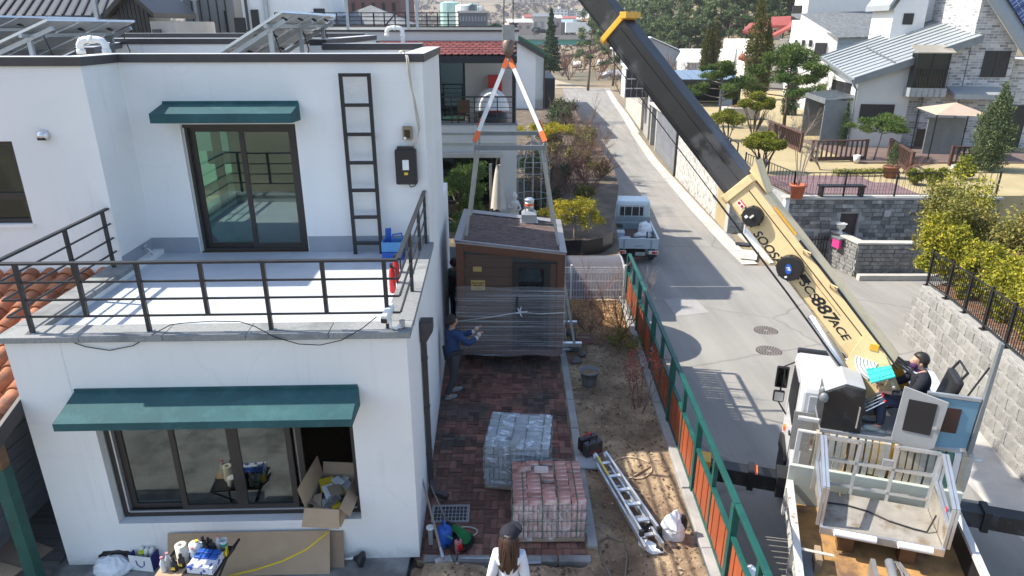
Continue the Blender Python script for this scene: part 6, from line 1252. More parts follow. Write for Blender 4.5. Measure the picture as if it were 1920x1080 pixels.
# boom foot plate with a scale
mb=MB();pts=[bp_(-.6,.225,-.36),bp_(.25,.225,-.27),bp_(.5,.225,.24),bp_(.05,.225,.3),bp_(-.6,.225,.12)];mb.ext(pts,bn*.025);mb.build('foot_plate',m_cream,boom,bev=.006);mb=MB();mb.ext(pts,bn*.025);mb.v=[tuple(Vector(v)-bn*.47) for v in mb.v];mb.build('foot_plate',m_yel,boom)
mb=MB();c0=bp_(.02,.256,.14);
P=[c0] + [c0 - bu*.33*math.cos(a) - bdv*.33*math.sin(a) for a in np.linspace(-.9,.5,9)];mb.ext(P,bn*.004);mb.build('angle_scale',m_paper,boom)
mb=MB()
for k in range(1,7):
 r_=.05*k;Q=[c0 + bn*.006 - bu*r_*math.cos(a) - bdv*r_*math.sin(a) for a in np.linspace(-.9,.5,8)];mb.tube(Q,.003,3)
mb.build('scale_lines',m_ink,boom)['kind']='stuff'
MB().tube([TM @ Vector((.1,1.95,2.3)),bp_(1.1,0,-.35)],.09,12).build('lift_ram',m_alu,boom,smooth=True)
rg=random.Random(6)
for k in range(9):x=-.5+.16*k;MB().tube([TM @ Vector((x,1.5,1.25+rg.uniform(0,.3))),TM @ Vector((x+rg.uniform(-.2,.2),1.62,1.7+rg.uniform(0,.3))),TM @ Vector((.05+rg.uniform(-.3,.3),1.75,2.3)),TM @ Vector((x*.6,1.9+rg.uniform(-.1,.1),2.34))],.016,6).build('hydraulic_hose',m_rubber,boom)
for k in range(3):MB().tube([bp_(-.1,-.1+.1*k,.3),bp_(-.5,-.1+.1*k,.42),bp_(-.75,-.05+.1*k,.1),bp_(-.7,0,-.3)],.018,6).build('hydraulic_hose',m_rubber,boom)
for s_ in np.arange(.35,3.3,.42):MB().ob(bp_(s_,.223,-.2),(.02,.02,.02),0).build('bolt',m_steel,boom)
# operator
opm=TM @ Vector((.42,1.75,ZD));m_msk=mat('dark_mask',(.06,.02,.08),.8)
op=person(opm,TA + R(90),'crane operator in dark sweater and jeans seated at the levers with a face mask',dict(pel=(0,0,.52),bel=(0,-.02,.66),che=(0,-.02,.84),col=(0,0,.98),nek=(0,.03,1.04),jaw=(0,.08,1.10),sku=(0,.06,1.18),cro=(0,.05,1.25),shl=(-.18,.0,.95),shr=(.18,0,.95),ell=(-.24,.14,.72),elr=(.24,.14,.72),wrl=(-.17,.38,.68),wrr=(.17,.38,.66),pal=(-.15,.45,.68),par=(.15,.45,.66),hil=(-.1,.06,.5),hir=(.1,.06,.5),knl=(-.13,.45,.52),knr=(.13,.45,.5),anl=(-.13,.42,.1),anr=(.13,.40,.1),tol=(-.14,.58,.04),tor=(.14,.56,.04)),m_navy,m_denim,mat('pale_shoe',(.35,.38,.36),.6,var=.2,sc=12),m_hair,1.02)
MB().ell((0,0,0),(.075,.06,.06),14,10).build('face_mask',m_msk,op,smooth=True,loc=(0,.12,1.12));MB().lathe([(.072,0),(.078,.03),(.07,.06)],16,cap=False).build('neck_cloth',m_msk,op,loc=(0,.04,1.02));MB().lathe([(.082,0),(.09,.02),(.08,.04)],16,cap=False).build('collar',m_knit,op,loc=(0,.02,.995))
hb.location.x=BT.x-.05
# ================================================================ end of the yard, shed, neighbour's garden
mf=E('mesh_fence',(0,0,0),0,'white wire mesh fence across the end of the yard','fence');YM=16.78;mb=MB()
for x in np.arange(-1.6,3.0,.075):mb.bar((x,YM,.06),(x,YM,.96),.008)
for z in (.1,.3,.55,.8,.86,.93):mb.bar((-1.62,YM+.006,z),(3.0,YM+.006,z),.008)
mb.build('mesh',m_white,mf)['kind']='stuff'
for x in (-1.6,.2,1.55,2.95):MB().bar((x,YM,0),(x,YM,1.0),.05).build('post',m_white,mf)
m_poly=mat('smoky_polycarbonate',(.095,.085,.088),.38,var=.08,sc=2,spec=.5)
sd2=E('arched_shed',(0,18.55,-.95),0,'low shed with grey barrel roof behind the mesh fence','shed');r_=1.55
def arc(x,r,n=15,a0=0.0,a1=math.pi):return [(x,-r*math.cos(a0+(a1-a0)*i/(n-1)),r*math.sin(a0+(a1-a0)*i/(n-1))) for i in range(n)]
for i in range(3):
 x0,x1=-1.55+i*1.56,-1.55+(i+1)*1.56-.01;mb=MB();A=arc(x0,r_);B=arc(x1,r_);mb.v=A+B;n=len(A)
 for j in range(n-1):mb.f.append((j,n+j,n+j+1,j+1));mb.m.append(0)
 mb.build('roof_sheet',m_poly,sd2,smooth=True);
for x in (-1.56,.0,1.14,3.13):MB().tube(arc(x,r_+.015),.03 if x != 1.14 else .05,6).build('hoop',m_galv if x != 1.14 else m_webw,sd2,smooth=True)
MB().ext(arc(3.12,r_-.02),(.012,0,0)).build('end_wall',m_poly,sd2)
# leaf litter and low growth in the soil strip
rg=np.random.default_rng(5);n=5200;x=rg.uniform(1.25,2.8,n);y=14.0 + 2.75*rg.random(n)**.7;V=[]
for a,b in zip(x,y):
 z=soil_z(a,b)+.01+rg.random()*.02;s=.02+.03*rg.random();t_=rg.random()*6.28;dx,dy=s*math.cos(t_),s*math.sin(t_);h_=rg.uniform(-.012,.012)
 V += [(a-dx,b-dy,z),(a+dy*.5,b-dx*.5,z+h_),(a+dx,b+dy,z+.008),(a-dy*.5,b+dx*.5,z-h_)]
o=link('leaf_litter',fast_mesh('leaf_litter',V,np.arange(len(V)).reshape(-1,4),l_litter));tag(o,'dry fallen leaves on the soil by the mesh fence','leaves',kind='stuff')
n=6500;x=rg.uniform(-1.1,2.75,n);y=rg.uniform(5.2,15,n);k_=(x > 1.22) | (y < 7.25);x=x[k_];y=y[k_];V=[]
for a,b in zip(x,y):
 z=soil_z(a,b)+.006;s=.006+.026*rg.random()**2;t_=rg.random()*6.28;dx,dy=s*math.cos(t_),s*math.sin(t_);V += [(a-dx,b-dy,z-.004),(a+dy,b-dx,z+s*.5),(a+dx,b+dy,z+.002),(a-dy,b+dx,z+s*.6)]
o=link('soil_crumbs',fast_mesh('soil_crumbs',V,np.arange(len(V)).reshape(-1,4),leafmat('crumbs',(.13,.09,.055),(.42,.34,.24),0.0)));tag(o,'small clods and pebbles scattered on the soil','pebbles',kind='stuff')
bare_shrub('bare_shrub',(*U(1100,575,0).xy,0),1.9,'thin bare sapling with pale tape in front of the mesh fence',2,.35,3,.02,4,m_twigr,kids=2)
bare_shrub('bare_shrub',(*U(1165,625,0).xy,0),1.35,'many stemmed bare brown shrub beside the green fence',9,.38,3,.014,6,m_twig)
bare_shrub('bare_shrub',(*U(1198,770,0).xy,0),1.25,'bare shrub with a few reddish leaves in the soil strip',7,.30,3,.010,9,m_twigr,leaves=(l_redl,5,.05))
bare_shrub('low_shrub',(*U(1170,660,0).xy,0),.5,'low olive green shrub in the soil strip',14,.7,3,.006,12,m_twig,leaves=(l_yewb,6,.05))
bare_shrub('low_shrub',(*U(1125,650,0).xy,0),.42,'low dry twiggy shrub behind the grey pot',12,.8,3,.006,14,m_twigg)
bare_shrub('bare_shrub',(*U(1188,600,0).xy,0),1.7,'pale grey bare shrub reaching over the far end of the green fence',10,.35,3,.012,26,m_twigg)
bare_shrub('bare_shrub',(*U(1140,600,0).xy,0),1.1,'dark bare shrub between the sapling and the brown shrub',10,.45,3,.010,27,m_twig)
bare_shrub('bare_shrub',(*U(1105,620,0).xy,0),.8,'low dark bare shrub behind the reddish planter',12,.6,3,.008,28,m_twig)
bare_shrub('bare_shrub',(*U(1080,760,0).xy,0),.55,'few bare pale twigs beside the grey pot',3,.5,3,.006,15,m_twigg)
t=E('push_broom',(*U(1063,660,0).xy,0),R(20),'push broom with pale handle leaning at the right side of the cabin','broom');MB().tube([(0,0,.06),(-.06,.4,1.7)],.013,8).build('handle',m_rope,t);MB().box(-.16,.16,-.03,.03,.03,.08).build('head',m_galv,t);MB().box(-.15,.15,-.028,.028,0,.03).build('bristles',m_black,t)
# black sheet wall and things in the neighbour's garden
t=E('black_sheet_wall',(0,0,0),0,'low wall of black sheeting at the garden edge behind the shed','wall');P=[(1.25,20.7),(2.2,20.62),(2.9,20.9),(3.3,21.6),(3.45,22.6)]
for (a,b),(c,d) in zip(P,P[1:]):MB().ext([(a,b,-.4),(c,d,-.4),(c,d,.5),(a,b,.46)],(.02,.03,0)).build('sheet',m_bagk,t)
pine('yellow_pine',(2.15,22.3,-.05),1.5,1.15,'broad yellow green pine in the garden beside the parked pickup',l_yel,3,clumps=22,n=230,size=.10,crown0=.5,rad=.24,bark=m_barkg,flat=.7,aspect=.18,trunk_r=.06)
pine('garden_pine',(-1.6,20.9,-.05),2.9,1.15,'dark green garden pine left of the hanging cabin',l_pine,8,clumps=14,n=620,size=.13,crown0=.35,rad=.36,aspect=.13,lean=.05,flat=.6,trunk_r=.09)
rg=random.Random(40);m_pebw=mat('white_ornament',(.6,.6,.58),.6,var=.1)
for i,(x,y,r,k) in enumerate(((1.6,21.3,.12,'round'),(2.0,21.2,.1,'small'),(2.5,21.4,.14,'flat'),(1.3,21.9,.11,'rough'))):rock((x,y,.06),r,'%s pale stone among the roots of the yellow pine' % k,m_pebw,'pale stones under the yellow pine',i+50)
bt2=E('black_buggy',(-1.55,17.1,0),0,'black board leaning behind the mesh fence beside the house wall','board');MB().ext([(-.25,0,0),(.25,0,0),(.2,.3,1.3),(-.2,.3,1.3)],(0,.03,0)).build('panel',m_spr,bt2,bev=.02)
for i,(px,py) in enumerate(((840,560),(846,590),(838,575),(850,575))):rock((U(px,py,.1).x,16.2+i*.12,.05),.09,'pale stone on the ground behind the second worker, %s' % ('left','nearest','middle','right')[i],m_pebw,'pale stones behind the worker',i+70)
t=E('closed_parasol',(*UY(935,350,22.6).xy,0),0,'closed beige garden parasol in front of the neighbour house','parasol');MB().tube([(0,0,0),(0,0,2.5)],.025,8).build('pole',m_spr,t);mb=MB();n=14
for i in range(9):
 f=i/8;z=2.5-1.45*f;rr=.05+.17*f**.7
 for j in range(n):a=2*math.pi*j/n;q=rr*(1+.28*(j % 2));mb.v.append((q*math.cos(a),q*math.sin(a),z-.05*(j % 2)*f))
for i in range(8):
 for j in range(n):mb.f.append((i*n+j,i*n+(j+1) % n,(i+1)*n+(j+1) % n,(i+1)*n+j));mb.m.append(0)
mb.f.append(tuple(range(n)));mb.m.append(0);mb.build('canopy',mat('beige_canvas',(.50,.46,.40),.85,var=.1),t,smooth=True);MB().lathe([(.12,1.72),(.125,1.76)],14,cap=False).build('tie',m_webg,t)
MB().tube([(-.28,.2,0),(-.27,.2,2.5)],.05,8).build('side_pole',m_spr,t);MB().box(-.3,.3,-.3,.3,-.02,.06).build('base',m_conc,t)
t=E('white_statue',(*UY(965,400,23.0).xy,.5),0,'white garden statue against the neighbour house wall','statue');mb=MB();mb.lathe([(.16,-.5),(.16,.0),(.13,.02),(.12,.1),(.15,.25),(.11,.42),(.16,.58),(.13,.68),(.05,.72),(.05,.76),(.085,.8),(.095,.87),(.075,.95),(.03,1.0)],16);mb.v=[(x*(1+.12*math.sin(z*11)),y+.03*math.sin(z*7),z) for x,y,z in mb.v];mb.tube([(.14,0,.6),(.2,-.08,.42),(.08,-.14,.35)],.04,8);mb.tube([(-.14,0,.6),(-.2,-.08,.45),(-.05,-.15,.5)],.04,8);mb.build('figure',m_pebw,t,smooth=True)
t=E('iron_chair',(.0,21.9,0),R(20),'white wrought iron garden seat below the statue','garden seat')
for i in range(7):MB().tube([(-.35+i*.115,.2,.4),(-.36+i*.12,.24,.85)],.012,5).build('back_bar',m_white,t)
MB().bar((-.4,.24,.86),(.4,.24,.86),.03).build('back_rail',m_white,t);MB().box(-.38,.38,-.2,.2,.38,.42).build('seat',m_white,t)
for x in (-.35,.35):
 for y in (-.18,.18):MB().bar((x,y,0),(x,y,.38),.025).build('leg',m_white,t)
# wire gazebo
t=E('wire_gazebo',(.75,24.6,0),0,'rounded wire garden arbour with a white finial at the neighbour house','arbour')
for k in range(6):
 a=k*math.pi/6;P=[(math.cos(a)*.62*c_,math.sin(a)*.62*c_,z) for c_,z in ((1,0),(1,1.9),(.93,2.3),(.7,2.65),(.3,2.9),(0,2.98),(-.3,2.9),(-.7,2.65),(-.93,2.3),(-1,1.9),(-1,0))];MB().tube(P,.014,5).build('hoop',m_galv,t)
for z,r in ((2.3,.58),(1.9,.62),(1.0,.62)):MB().tube([(r*math.cos(a),r*math.sin(a),z) for a in np.linspace(0,6.28,19)[:-1]],.012,5,closed=True).build('ring',m_galv,t)
mb,_=branches((.5,0,0),3.2,5,.25,4,.016,33,kids=3);mb.build('vine',m_twig,t);MB().lathe([(.02,2.98),(.06,3.06),(.09,3.16),(.03,3.22)],10).build('finial',m_white,t)
for i,(x,y,h,s,l) in enumerate(((2.6,29.5,1.6,3,'dense brown bare hedge shrub by the road, nearest the pickup'),(3.6,31.0,1.8,5,'dense brown bare hedge shrub at the road edge ahead of the pickup'),(2.4,33.0,2.0,7,'bare shrub behind the nearest hedge shrub'),(4.0,36.0,2.2,9,'tall bare shrub beside the bend of the road'),(3.2,40,2.4,11,'bare shrub below the green roofed house'),(4.3,44,2.6,13,'farthest bare shrub along the left road edge'),(1.4,27.5,1.5,15,'dark bare shrub beside the wire arbour'))):
 bare_shrub('bare_shrub',(x,y,-.1),h,l,16,.6,4,.02,s,m_twigr if i < 2 else m_twig,group='bare shrubs along the road',kids=3)
rk2=[(.55,23.4,.5,'evergreen shrub at the foot of the arbour'),(1.2,25.6,.6,'dark evergreen shrub behind the arbour'),(.9,30,.9,'dark evergreen shrub beside the green roofed house')]
for i,(x,y,r,l) in enumerate(rk2):
 t=E('evergreen_shrub',(x,y,0),0,l,'shrub','dark evergreen garden shrubs');foliage('leaves',[((0,0,r*.8),(r*.8,r*.8,r),900)],.09,l_pined,t,seed=i+90);MB().tube([(0,0,-.05),(0,0,r)],.03,5).build('stem',m_bark,t)
rgs=random.Random(55)
BL_=['at the foot of the house 2 wall','beside the first hedge shrub','in the middle of the planting','by the road kerb','below the flat topped pine','behind the flat topped pine','near the green roofed house','close to the road bend','far end of the planting','next to the tall bare shrub','under the bare hedge','left of the flat topped pine']
for i,(x,y,r,k) in enumerate(((1.3,26.6,.8,0),(3.0,27.8,.7,1),(2.0,30.6,.9,0),(4.2,32.5,.8,1),(1.0,33.5,1.0,0),(3.4,35.2,.9,1),(2.2,41.5,1.3,0),(4.4,39.5,1.0,1),(3.3,47,1.4,0),(4.6,42.5,1.0,1),(1.9,36.2,1.0,1),(3.9,53,1.5,0))):
 t=E('garden_shrub',(x,y,-.05),0,'%s shrub %s' % (('dark evergreen','sparse olive and twiggy')[k],BL_[i].replace('house 2','neighbour house')),'shrub','shrubs between neighbour house and road');cl=[((rgs.uniform(-.5,.5)*r,rgs.uniform(-.5,.5)*r,r*rgs.uniform(.3,1.0)),(r*.5,r*.5,r*.4),(300,70)[k]) for q in range(8)];foliage('leaves',cl,.11+.002*y,(l_pined,l_yewb)[k],t,seed=i+500,shell=.2);mb,_=branches((0,0,0),r*1.9,(9,16)[k],.5,3,.02,i+520);mb.build('branches',m_twig,t)
pine('flat_pine',(2.0,37.5,-.05),1.9,1.5,'flat topped yellow green pine beside the road bend',l_yel,23,clumps=12,n=300,size=.14,crown0=.75,rad=.34,flat=.35)
# ---------------------------------------------------------------- neighbour house with red pent roof
m_wall2=mat('pale_grey_render',(.58,.58,.55),.8,var=.05,sc=1);m_redsh=mat('red_shingle',(.165,.046,.045),.85,var=.15,sc=6,isl=.18,bump=.2)
n2=E('neighbour_house',(0,0,0),0,'grey neighbour house with red shingled pent roof and balcony','house');XR=UY(969,200,24).x;Y2=24.0
f=MB();holes_wall(f,-9,XR,-.1,3.3,Y2,Y2+.25,[(-2.75,-.42,.15,2.52)]);f.box(XR-.25,XR,Y2+.25,32,-.1,3.3);f.build('lower_wall',m_wall2,n2)
MB().box(-9,XR+.02,Y2-.12,Y2+3,3.3,3.36).build('balcony_slab',m_conc,n2)
for i in range(5):MB().box(XR-1.5*(i+1)+.01,XR-1.5*i,Y2-.1,Y2-.02,3.0,3.62).build('balcony_panel',m_wall2,n2)
MB().box(-9,XR+.03,Y2-.12,Y2+.05,3.62,3.68).build('balcony_coping',m_spr,n2)
MB().box(-2.7,-.45,Y2+.1,Y2+.12,.15,2.5).build('window',m_glass_d,n2)
for i in range(14):MB().box(-2.65+i*.13,-2.65+i*.13+.09,Y2+.3,Y2+.34+.03*(i % 2),.15,2.5).build('curtain_fold',m_curtain,n2)
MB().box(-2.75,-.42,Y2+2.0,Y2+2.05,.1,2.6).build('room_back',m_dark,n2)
MB().box(-2.8,-.35,Y2-.28,Y2-.004,2.52,2.70).build('awning_case',m_concl,n2,bev=.03)
f=MB();Yb=26.6;holes_wall(f,-9,XR,3.36,6.3,Yb,Yb+.2,[(-4.6,-1.75,3.4,5.6)]);f.build('upper_wall',m_wall2,n2);MB().box(XR-.2,XR,Yb+.2,32,3.36,6.3).build('upper_side_wall',m_wall2,n2)
for x0,x1 in ((-4.55,-3.65),(-3.65,-2.72),(-2.72,-1.78)):sash(n2,x0,x1,3.42,5.58,Yb+.05,m_glass_g,.06,'window')
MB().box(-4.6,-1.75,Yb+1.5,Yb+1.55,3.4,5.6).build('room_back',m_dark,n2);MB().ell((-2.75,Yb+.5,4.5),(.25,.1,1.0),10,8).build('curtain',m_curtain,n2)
# pent roof of overlapping shingles
zf,zb=5.92,6.32;MB().ext([(-9,23.5,zf-.04),(-9,24.7,zb-.04),(-9,24.7,zb-.3),(-9,23.5,zf-.26)],(9+XR+.0,0,0)).build('eave_box',m_black,n2)
mb=MB();nr=6
for i in range(nr):
 y0=23.48+i*1.2/nr;y1=y0+1.2/nr*1.2;z0=zf+(zb-zf)*i/nr;z1=z0+(zb-zf)/nr*1.2
 for j in range(22):
  x0=-4.6+j*.22+.11*(i % 2);x1=x0+.215
  if x1 > XR+.02:continue
  mb.add([(x0+.04,y0,z0+.02),(x1-.04,y0,z0+.02),(x1,y0+.08,z0+.045),(x1,y1,z1),(x0,y1,z1),(x0,y0+.08,z0+.045),(x0+.04,y0,z0),(x1-.04,y0,z0)],[(0,1,2,3,4,5),(6,7,1,0)])
mb.build('shingles',m_redsh,n2)['kind']='stuff'
MB().box(-9,XR+.05,24.72,24.95,6.32,6.62).build('parapet',m_wall2,n2);MB().box(-9,XR+.08,24.66,25.1,6.622,6.68).build('parapet_coping',m_coping,n2);MB().box(-9,XR,25.1,32,6.2,6.35).build('roof_slab',m_conc,n2)
MB().box(-9,XR+.05,31.8,32.05,6.3,6.75).build('rear_parapet',m_wall2,n2);MB().box(-9,XR+.08,31.7,32.1,6.752,6.8).build('rear_coping',m_coping,n2)
MB().box(XR-.16,XR-.04,Y2+.0,Y2+.12,3.68,5.68).build('post',m_black,n2)
rl2=E('balcony_railing',(0,0,0),parent=n2)
for z in (3.85,4.02,4.2,4.38,4.55):MB().bar((-4.5,Y2-.03,z),(XR-.05,Y2-.03,z),.02 if z < 4.5 else .045).build('rail',m_rail,rl2)
for x in np.arange(-4.4,XR,.78):MB().bar((x,Y2-.03,3.68),(x,Y2-.03,4.55),.035).build('post',m_rail,rl2)
t=E('red_fridge',(-.62,26.3,3.36),0,'red cabinet on the neighbour balcony','cabinet');MB().box(-.25,.25,-.25,.25,0,1.75).build('body',m_red,t,bev=.02);MB().box(-.2,-.17,-.27,-.25,.8,1.2).build('handle',m_alu,t)
t=E('hooded_lounger',(-.72,24.9,3.36),0,'round lounge seat with white hood on the neighbour balcony','lounger');MB().lathe([(.5,0),(.58,.25),(.55,.55),(.4,.55)],20).build('basket',m_frame,t,smooth=True);mb=MB();n,k=14,8
for i in range(k+1):
 b=-.5+2.0*i/k
 for j in range(n):a=math.pi*j/(n-1);mb.v.append((.62*math.cos(a),.2+.62*math.sin(a)*math.sin(b)*-1*.9,.62+.85*math.sin(a)*math.cos(b)*.9))
for i in range(k):
 for j in range(n-1):mb.f.append((i*n+j,i*n+j+1,(i+1)*n+j+1,(i+1)*n+j));mb.m.append(0)
mb.build('hood',m_webw,t,smooth=True)
for i,(x,l) in enumerate(((-2.9,'dark wooden chair at the left of the neighbour balcony'),(-1.75,'dark wooden chair beside the hooded lounger'))):
 t=E('balcony_chair',(x,25.2,3.36),0,l,'chair','chairs on the neighbour balcony');m_=m_wood;MB().box(-.22,.22,-.22,.22,.42,.46).build('seat',m_,t);MB().box(-.22,.22,.2,.24,.5,.95).build('backrest',m_,t)
 for a in (-.2,.2):
  for b in (-.2,.2):MB().bar((a,b,0),(a,b,.42),.04).build('leg',m_,t)
# ---------------------------------------------------------------- green roofed house
m_greenr=mat('green_roof_metal',(.035,.13,.055),.4,var=.12,sc=2);g3=E('green_roofed_house',(0,0,0),0,'white house with green ribbed metal roof beyond the balcony','house')
def gable_roof(parent,xr,zr_,xe,ze,y0,y1,m,ribs=.35,name='roof_plane',th=.09,over=.35):
 for s,xx in ((1,xe[1]),(-1,xe[0])):
  o=MB().ext([(xr,y0-over,zr_),(xx,y0-over,ze),(xx,y1+over,ze),(xr,y1+over,zr_)],(0,0,-th)).build(name,m,parent);d=Vector((xx-xr,0,ze-zr_))
  for y in np.arange(y0-over+.03,y1+over,ribs):MB().bar((xr,y,zr_+.02),(xx,y,ze+.02),.035,.04).build('rib',m,o)
MB().ext([(-6.5,62,-2.5),(2.05,62,-2.5),(2.05,62,4.85),(-1.4,62,6.8),(-6.5,62,4.2)],(0,11,0)).build('wall',m_plaster,g3);gable_roof(g3,-1.4,7.0,(-7,2.75),4.67,62,73,m_greenr,.8)
MB().box(1.8,3.1,70,92,-2.5,4.2).build('wing_wall',m_plaster,g3);o=MB().ext([(1.0,69.5,5.6),(3.75,69.5,4.0),(3.75,92.4,4.0),(1.0,92.4,5.6)],(0,0,-.12)).build('wing_roof',m_greenr,g3)
for y in np.arange(69.6,92.3,.8):MB().bar((1.0,y,5.62),(3.75,y,4.02),.08,.06).build('rib',m_greenr,o)
MB().ext([(-1.4,61.5,6.9),(2.75,61.5,4.57),(2.75,61.5,4.17),(-1.4,61.5,6.5)],(0,.1,0)).build('bargeboard',m_coping,g3);MB().tube([(3.5,69.4,3.95),(3.15,69.8,3.4),(3.15,69.8,-1)],.08,6).build('downpipe',m_coping,g3)
MB().box(.0,.4,62.5,62.9,5.9,6.9).box(-.15,.55,62.3,63.1,6.9,7.02).build('chimney',m_coping,g3)
MB().box(3.1,4.6,76,88,-2.5,1.6).build('lean_to',m_black,g3)
# ---------------------------------------------------------------- parked pickup
pu=E('pickup_truck',(5.12,26.6,zr(27)),R(-3.6),'pale silver blue pickup truck parked at the left of the road','pickup');m_pk=mat('silver_blue_paint',(.50,.58,.60),.35,var=.05,sc=1.5,coat=.4,c2=(.38,.42,.43),p2=(.6,.8),sc2=2.5);m_pkd=mat('bed_grey',(.27,.33,.35),.5,var=.12,sc=2)
MB().box(-.35,.35,.1,4.4,.42,.56).build('chassis',m_black,pu)
wme=MB().lathe([(.14,-.1),(.28,-.1),(.33,-.07),(.33,.07),(.28,.1),(.14,.1)],22,axis='X').mesh('tyre',m_rubber,True);rme=MB().lathe([(.02,.08),(.19,.09),(.2,.07)],16,axis='X').mesh('rim',m_galv,True)
for (x,y) in ((-.7,.8),(.7,.8),(-.72,3.75),(.72,3.75)):wh=E('wheel',(x,y,.33),parent=pu);link('tyre',wme,wh);link('rim',rme,wh,rot=(0,0,math.pi if x < 0 else 0))
MB().box(-.8,.8,.05,2.75,.70,.76).build('bed_floor',mat('bed_mat',(.14,.09,.075),.8,var=.2),pu)
tg=E('tailgate',(0,0,0),parent=pu);MB().box(-.84,.84,0,.05,.70,1.10).build('panel',m_pk,tg,bev=.012);MB().box(-.85,.85,-.012,.06,1.10,1.13).build('rail',m_pk,tg)
for x in (-.55,.55):MB().box(x-.025,x+.025,-.02,0,.68,1.08).build('latch',m_pkd,tg)
text_mesh('HYUNDAI',.075,m_spr,'lettering',tg,Matrix.Translation((.05,-.002,.82)) @ rx,.001,xs=1.2)
for s in (-1,1):
 for a in (.06,1.4):MB().box(*sorted((s*.80,s*.85)),a,a+1.32,.70,1.10).build('side_board',m_pk,pu,bev=.01)
 MB().box(*sorted((s*.79,s*.86)),.06,2.75,1.10,1.13).build('side_rail',m_pk,pu)
 tl=E('tail_light',(s*.66,-.03,.56),parent=pu);MB().box(-.2,.2,-.02,.03,-.075,.075).build('housing',m_white,tl,bev=.015);MB().box(-.16,-.07,-.032,-.02,-.05,.05).build('reverse_lens',m_white,tl,bev=.01);MB().box(-.07,.06,-.032,-.02,-.05,.05).build('red_lens',m_red,tl);MB().box(.06,.16,-.032,-.02,-.05,.05).build('amber_lens',m_orange,tl,bev=.01)
np_=E('number_plate',(.12,-.02,.50),parent=pu);MB().box(-.2,.2,-.012,0,-.07,.07).build('plate',mat('green_grey_plate',(.42,.48,.44),.5),np_);text_mesh('2202',.09,m_ink,'digits',np_,Matrix.Translation((.02,-.013,0)) @ rx,.001)
MB().box(-.8,.8,-.0,.1,.36,.44).build('rear_bumper',m_black,pu)
pc=E('cab',(0,0,0),parent=pu);prof=[(2.82,.55),(4.55,.55),(4.75,.9),(4.66,1.15),(4.25,1.86),(4.05,1.95),(2.98,1.96),(2.86,1.88),(2.80,1.2)]
MB().ext([(-.80,y,z) for y,z in prof],(1.6,0,0)).build('shell',m_pk,pc,bev=.05,seg=3);MB().ext([(-.5,2.80,1.36),(.5,2.80,1.36),(.5,2.835,1.74),(-.5,2.835,1.74)],(0,-.02,0)).build('rear_window',m_black,pc,bev=.03)
MB().box(-.82,.82,2.70,2.76,.70,1.32).build('bulkhead',m_pkd,pu,bev=.01);MB().box(-.82,.82,2.69,2.70,1.05,1.09).build('bulkhead_rib',m_pk,pu)
gd=E('window_guard',(0,2.73,0),parent=pu);MB().bar((-.6,0,1.86),(.6,0,1.86),.03).build('top_bar',m_white,gd)
for x in (-.6,-.32,0,.32,.6):MB().bar((x,0,1.32),(x,0,1.86),.025).build('bar',m_white,gd)
for s in (-1,1):MB().box(*sorted((s*.80,s*.808)),3.2,4.0,1.22,1.7).build('side_window',m_black,pc);MB().box(*sorted((s*.84,s*1.0)),4.2,4.26,1.2,1.5).build('mirror',m_black,pc,bev=.02)
PM=Matrix.Translation((5.12,26.6,zr(27))) @ Matrix.Rotation(R(-3.6),4,'Z')
def onpu(nm,x,y,l,c,g=None):return E(nm,PM @ Vector((x,y,.765)),R(-3.6),l,c,g)
t=onpu('white_bag_heap',.45,1.5,'white plastic bag of rubbish in the pickup bed','bag');MB().ell((0,0,.3),(.3,.32,.38),14,10,jit=.12,seed=3).build('bag',m_bagw,t);MB().ell((-.1,-.3,.14),(.38,.25,.18),14,8,jit=.12,seed=5).build('film',m_clear,t)
t=onpu('black_equipment',.35,.55,'black jack and cases at the rear of the pickup bed','equipment');MB().box(-.35,.1,-.18,.12,0,.14).build('case',m_plastk,t,bev=.02);MB().box(.15,.42,-.15,.12,0,.12).build('case',m_black,t,bev=.02);MB().tube([(.08,0,0),(.08,.02,.5)],.03,8).build('handle',m_black,t)
for i,(x,y,z,w_,l) in enumerate(((-.6,2.1,0,.3,'grey plastic box at the front left of the pickup bed'),(-.58,1.5,0,.34,'pale blue box in the middle left of the pickup bed'),(-.4,1.05,0,.42,'flat pale blue foam board in the pickup bed'))):t=onpu('storage_box',x,y,l,'box','boxes in the pickup bed');MB().box(-w_/2,w_/2,-.2,.2,0,(.3,.22,.07)[i]).build('box',(m_spr,mat('pale_blue%d' % i,(.42,.50,.60),.5),mat('pale_blue%d' % i,(.42,.50,.60),.5))[i],t,bev=.015);MB().box(-w_/2-.01,w_/2+.01,-.21,.21,(.3,.22,.07)[i],(.33,.25,.09)[i]).build('lid',(m_plastk,m_white,m_bluel)[i] if i < 2 else m_pebw,t)
t=onpu('green_cloth',-.5,.35,'green cloth at the rear left of the pickup bed','cloth');MB().ell((0,0,.04),(.2,.12,.06),12,6,jit=.15,seed=1).build('cloth',mat('green_cloth',(.02,.2,.1),.8),t)
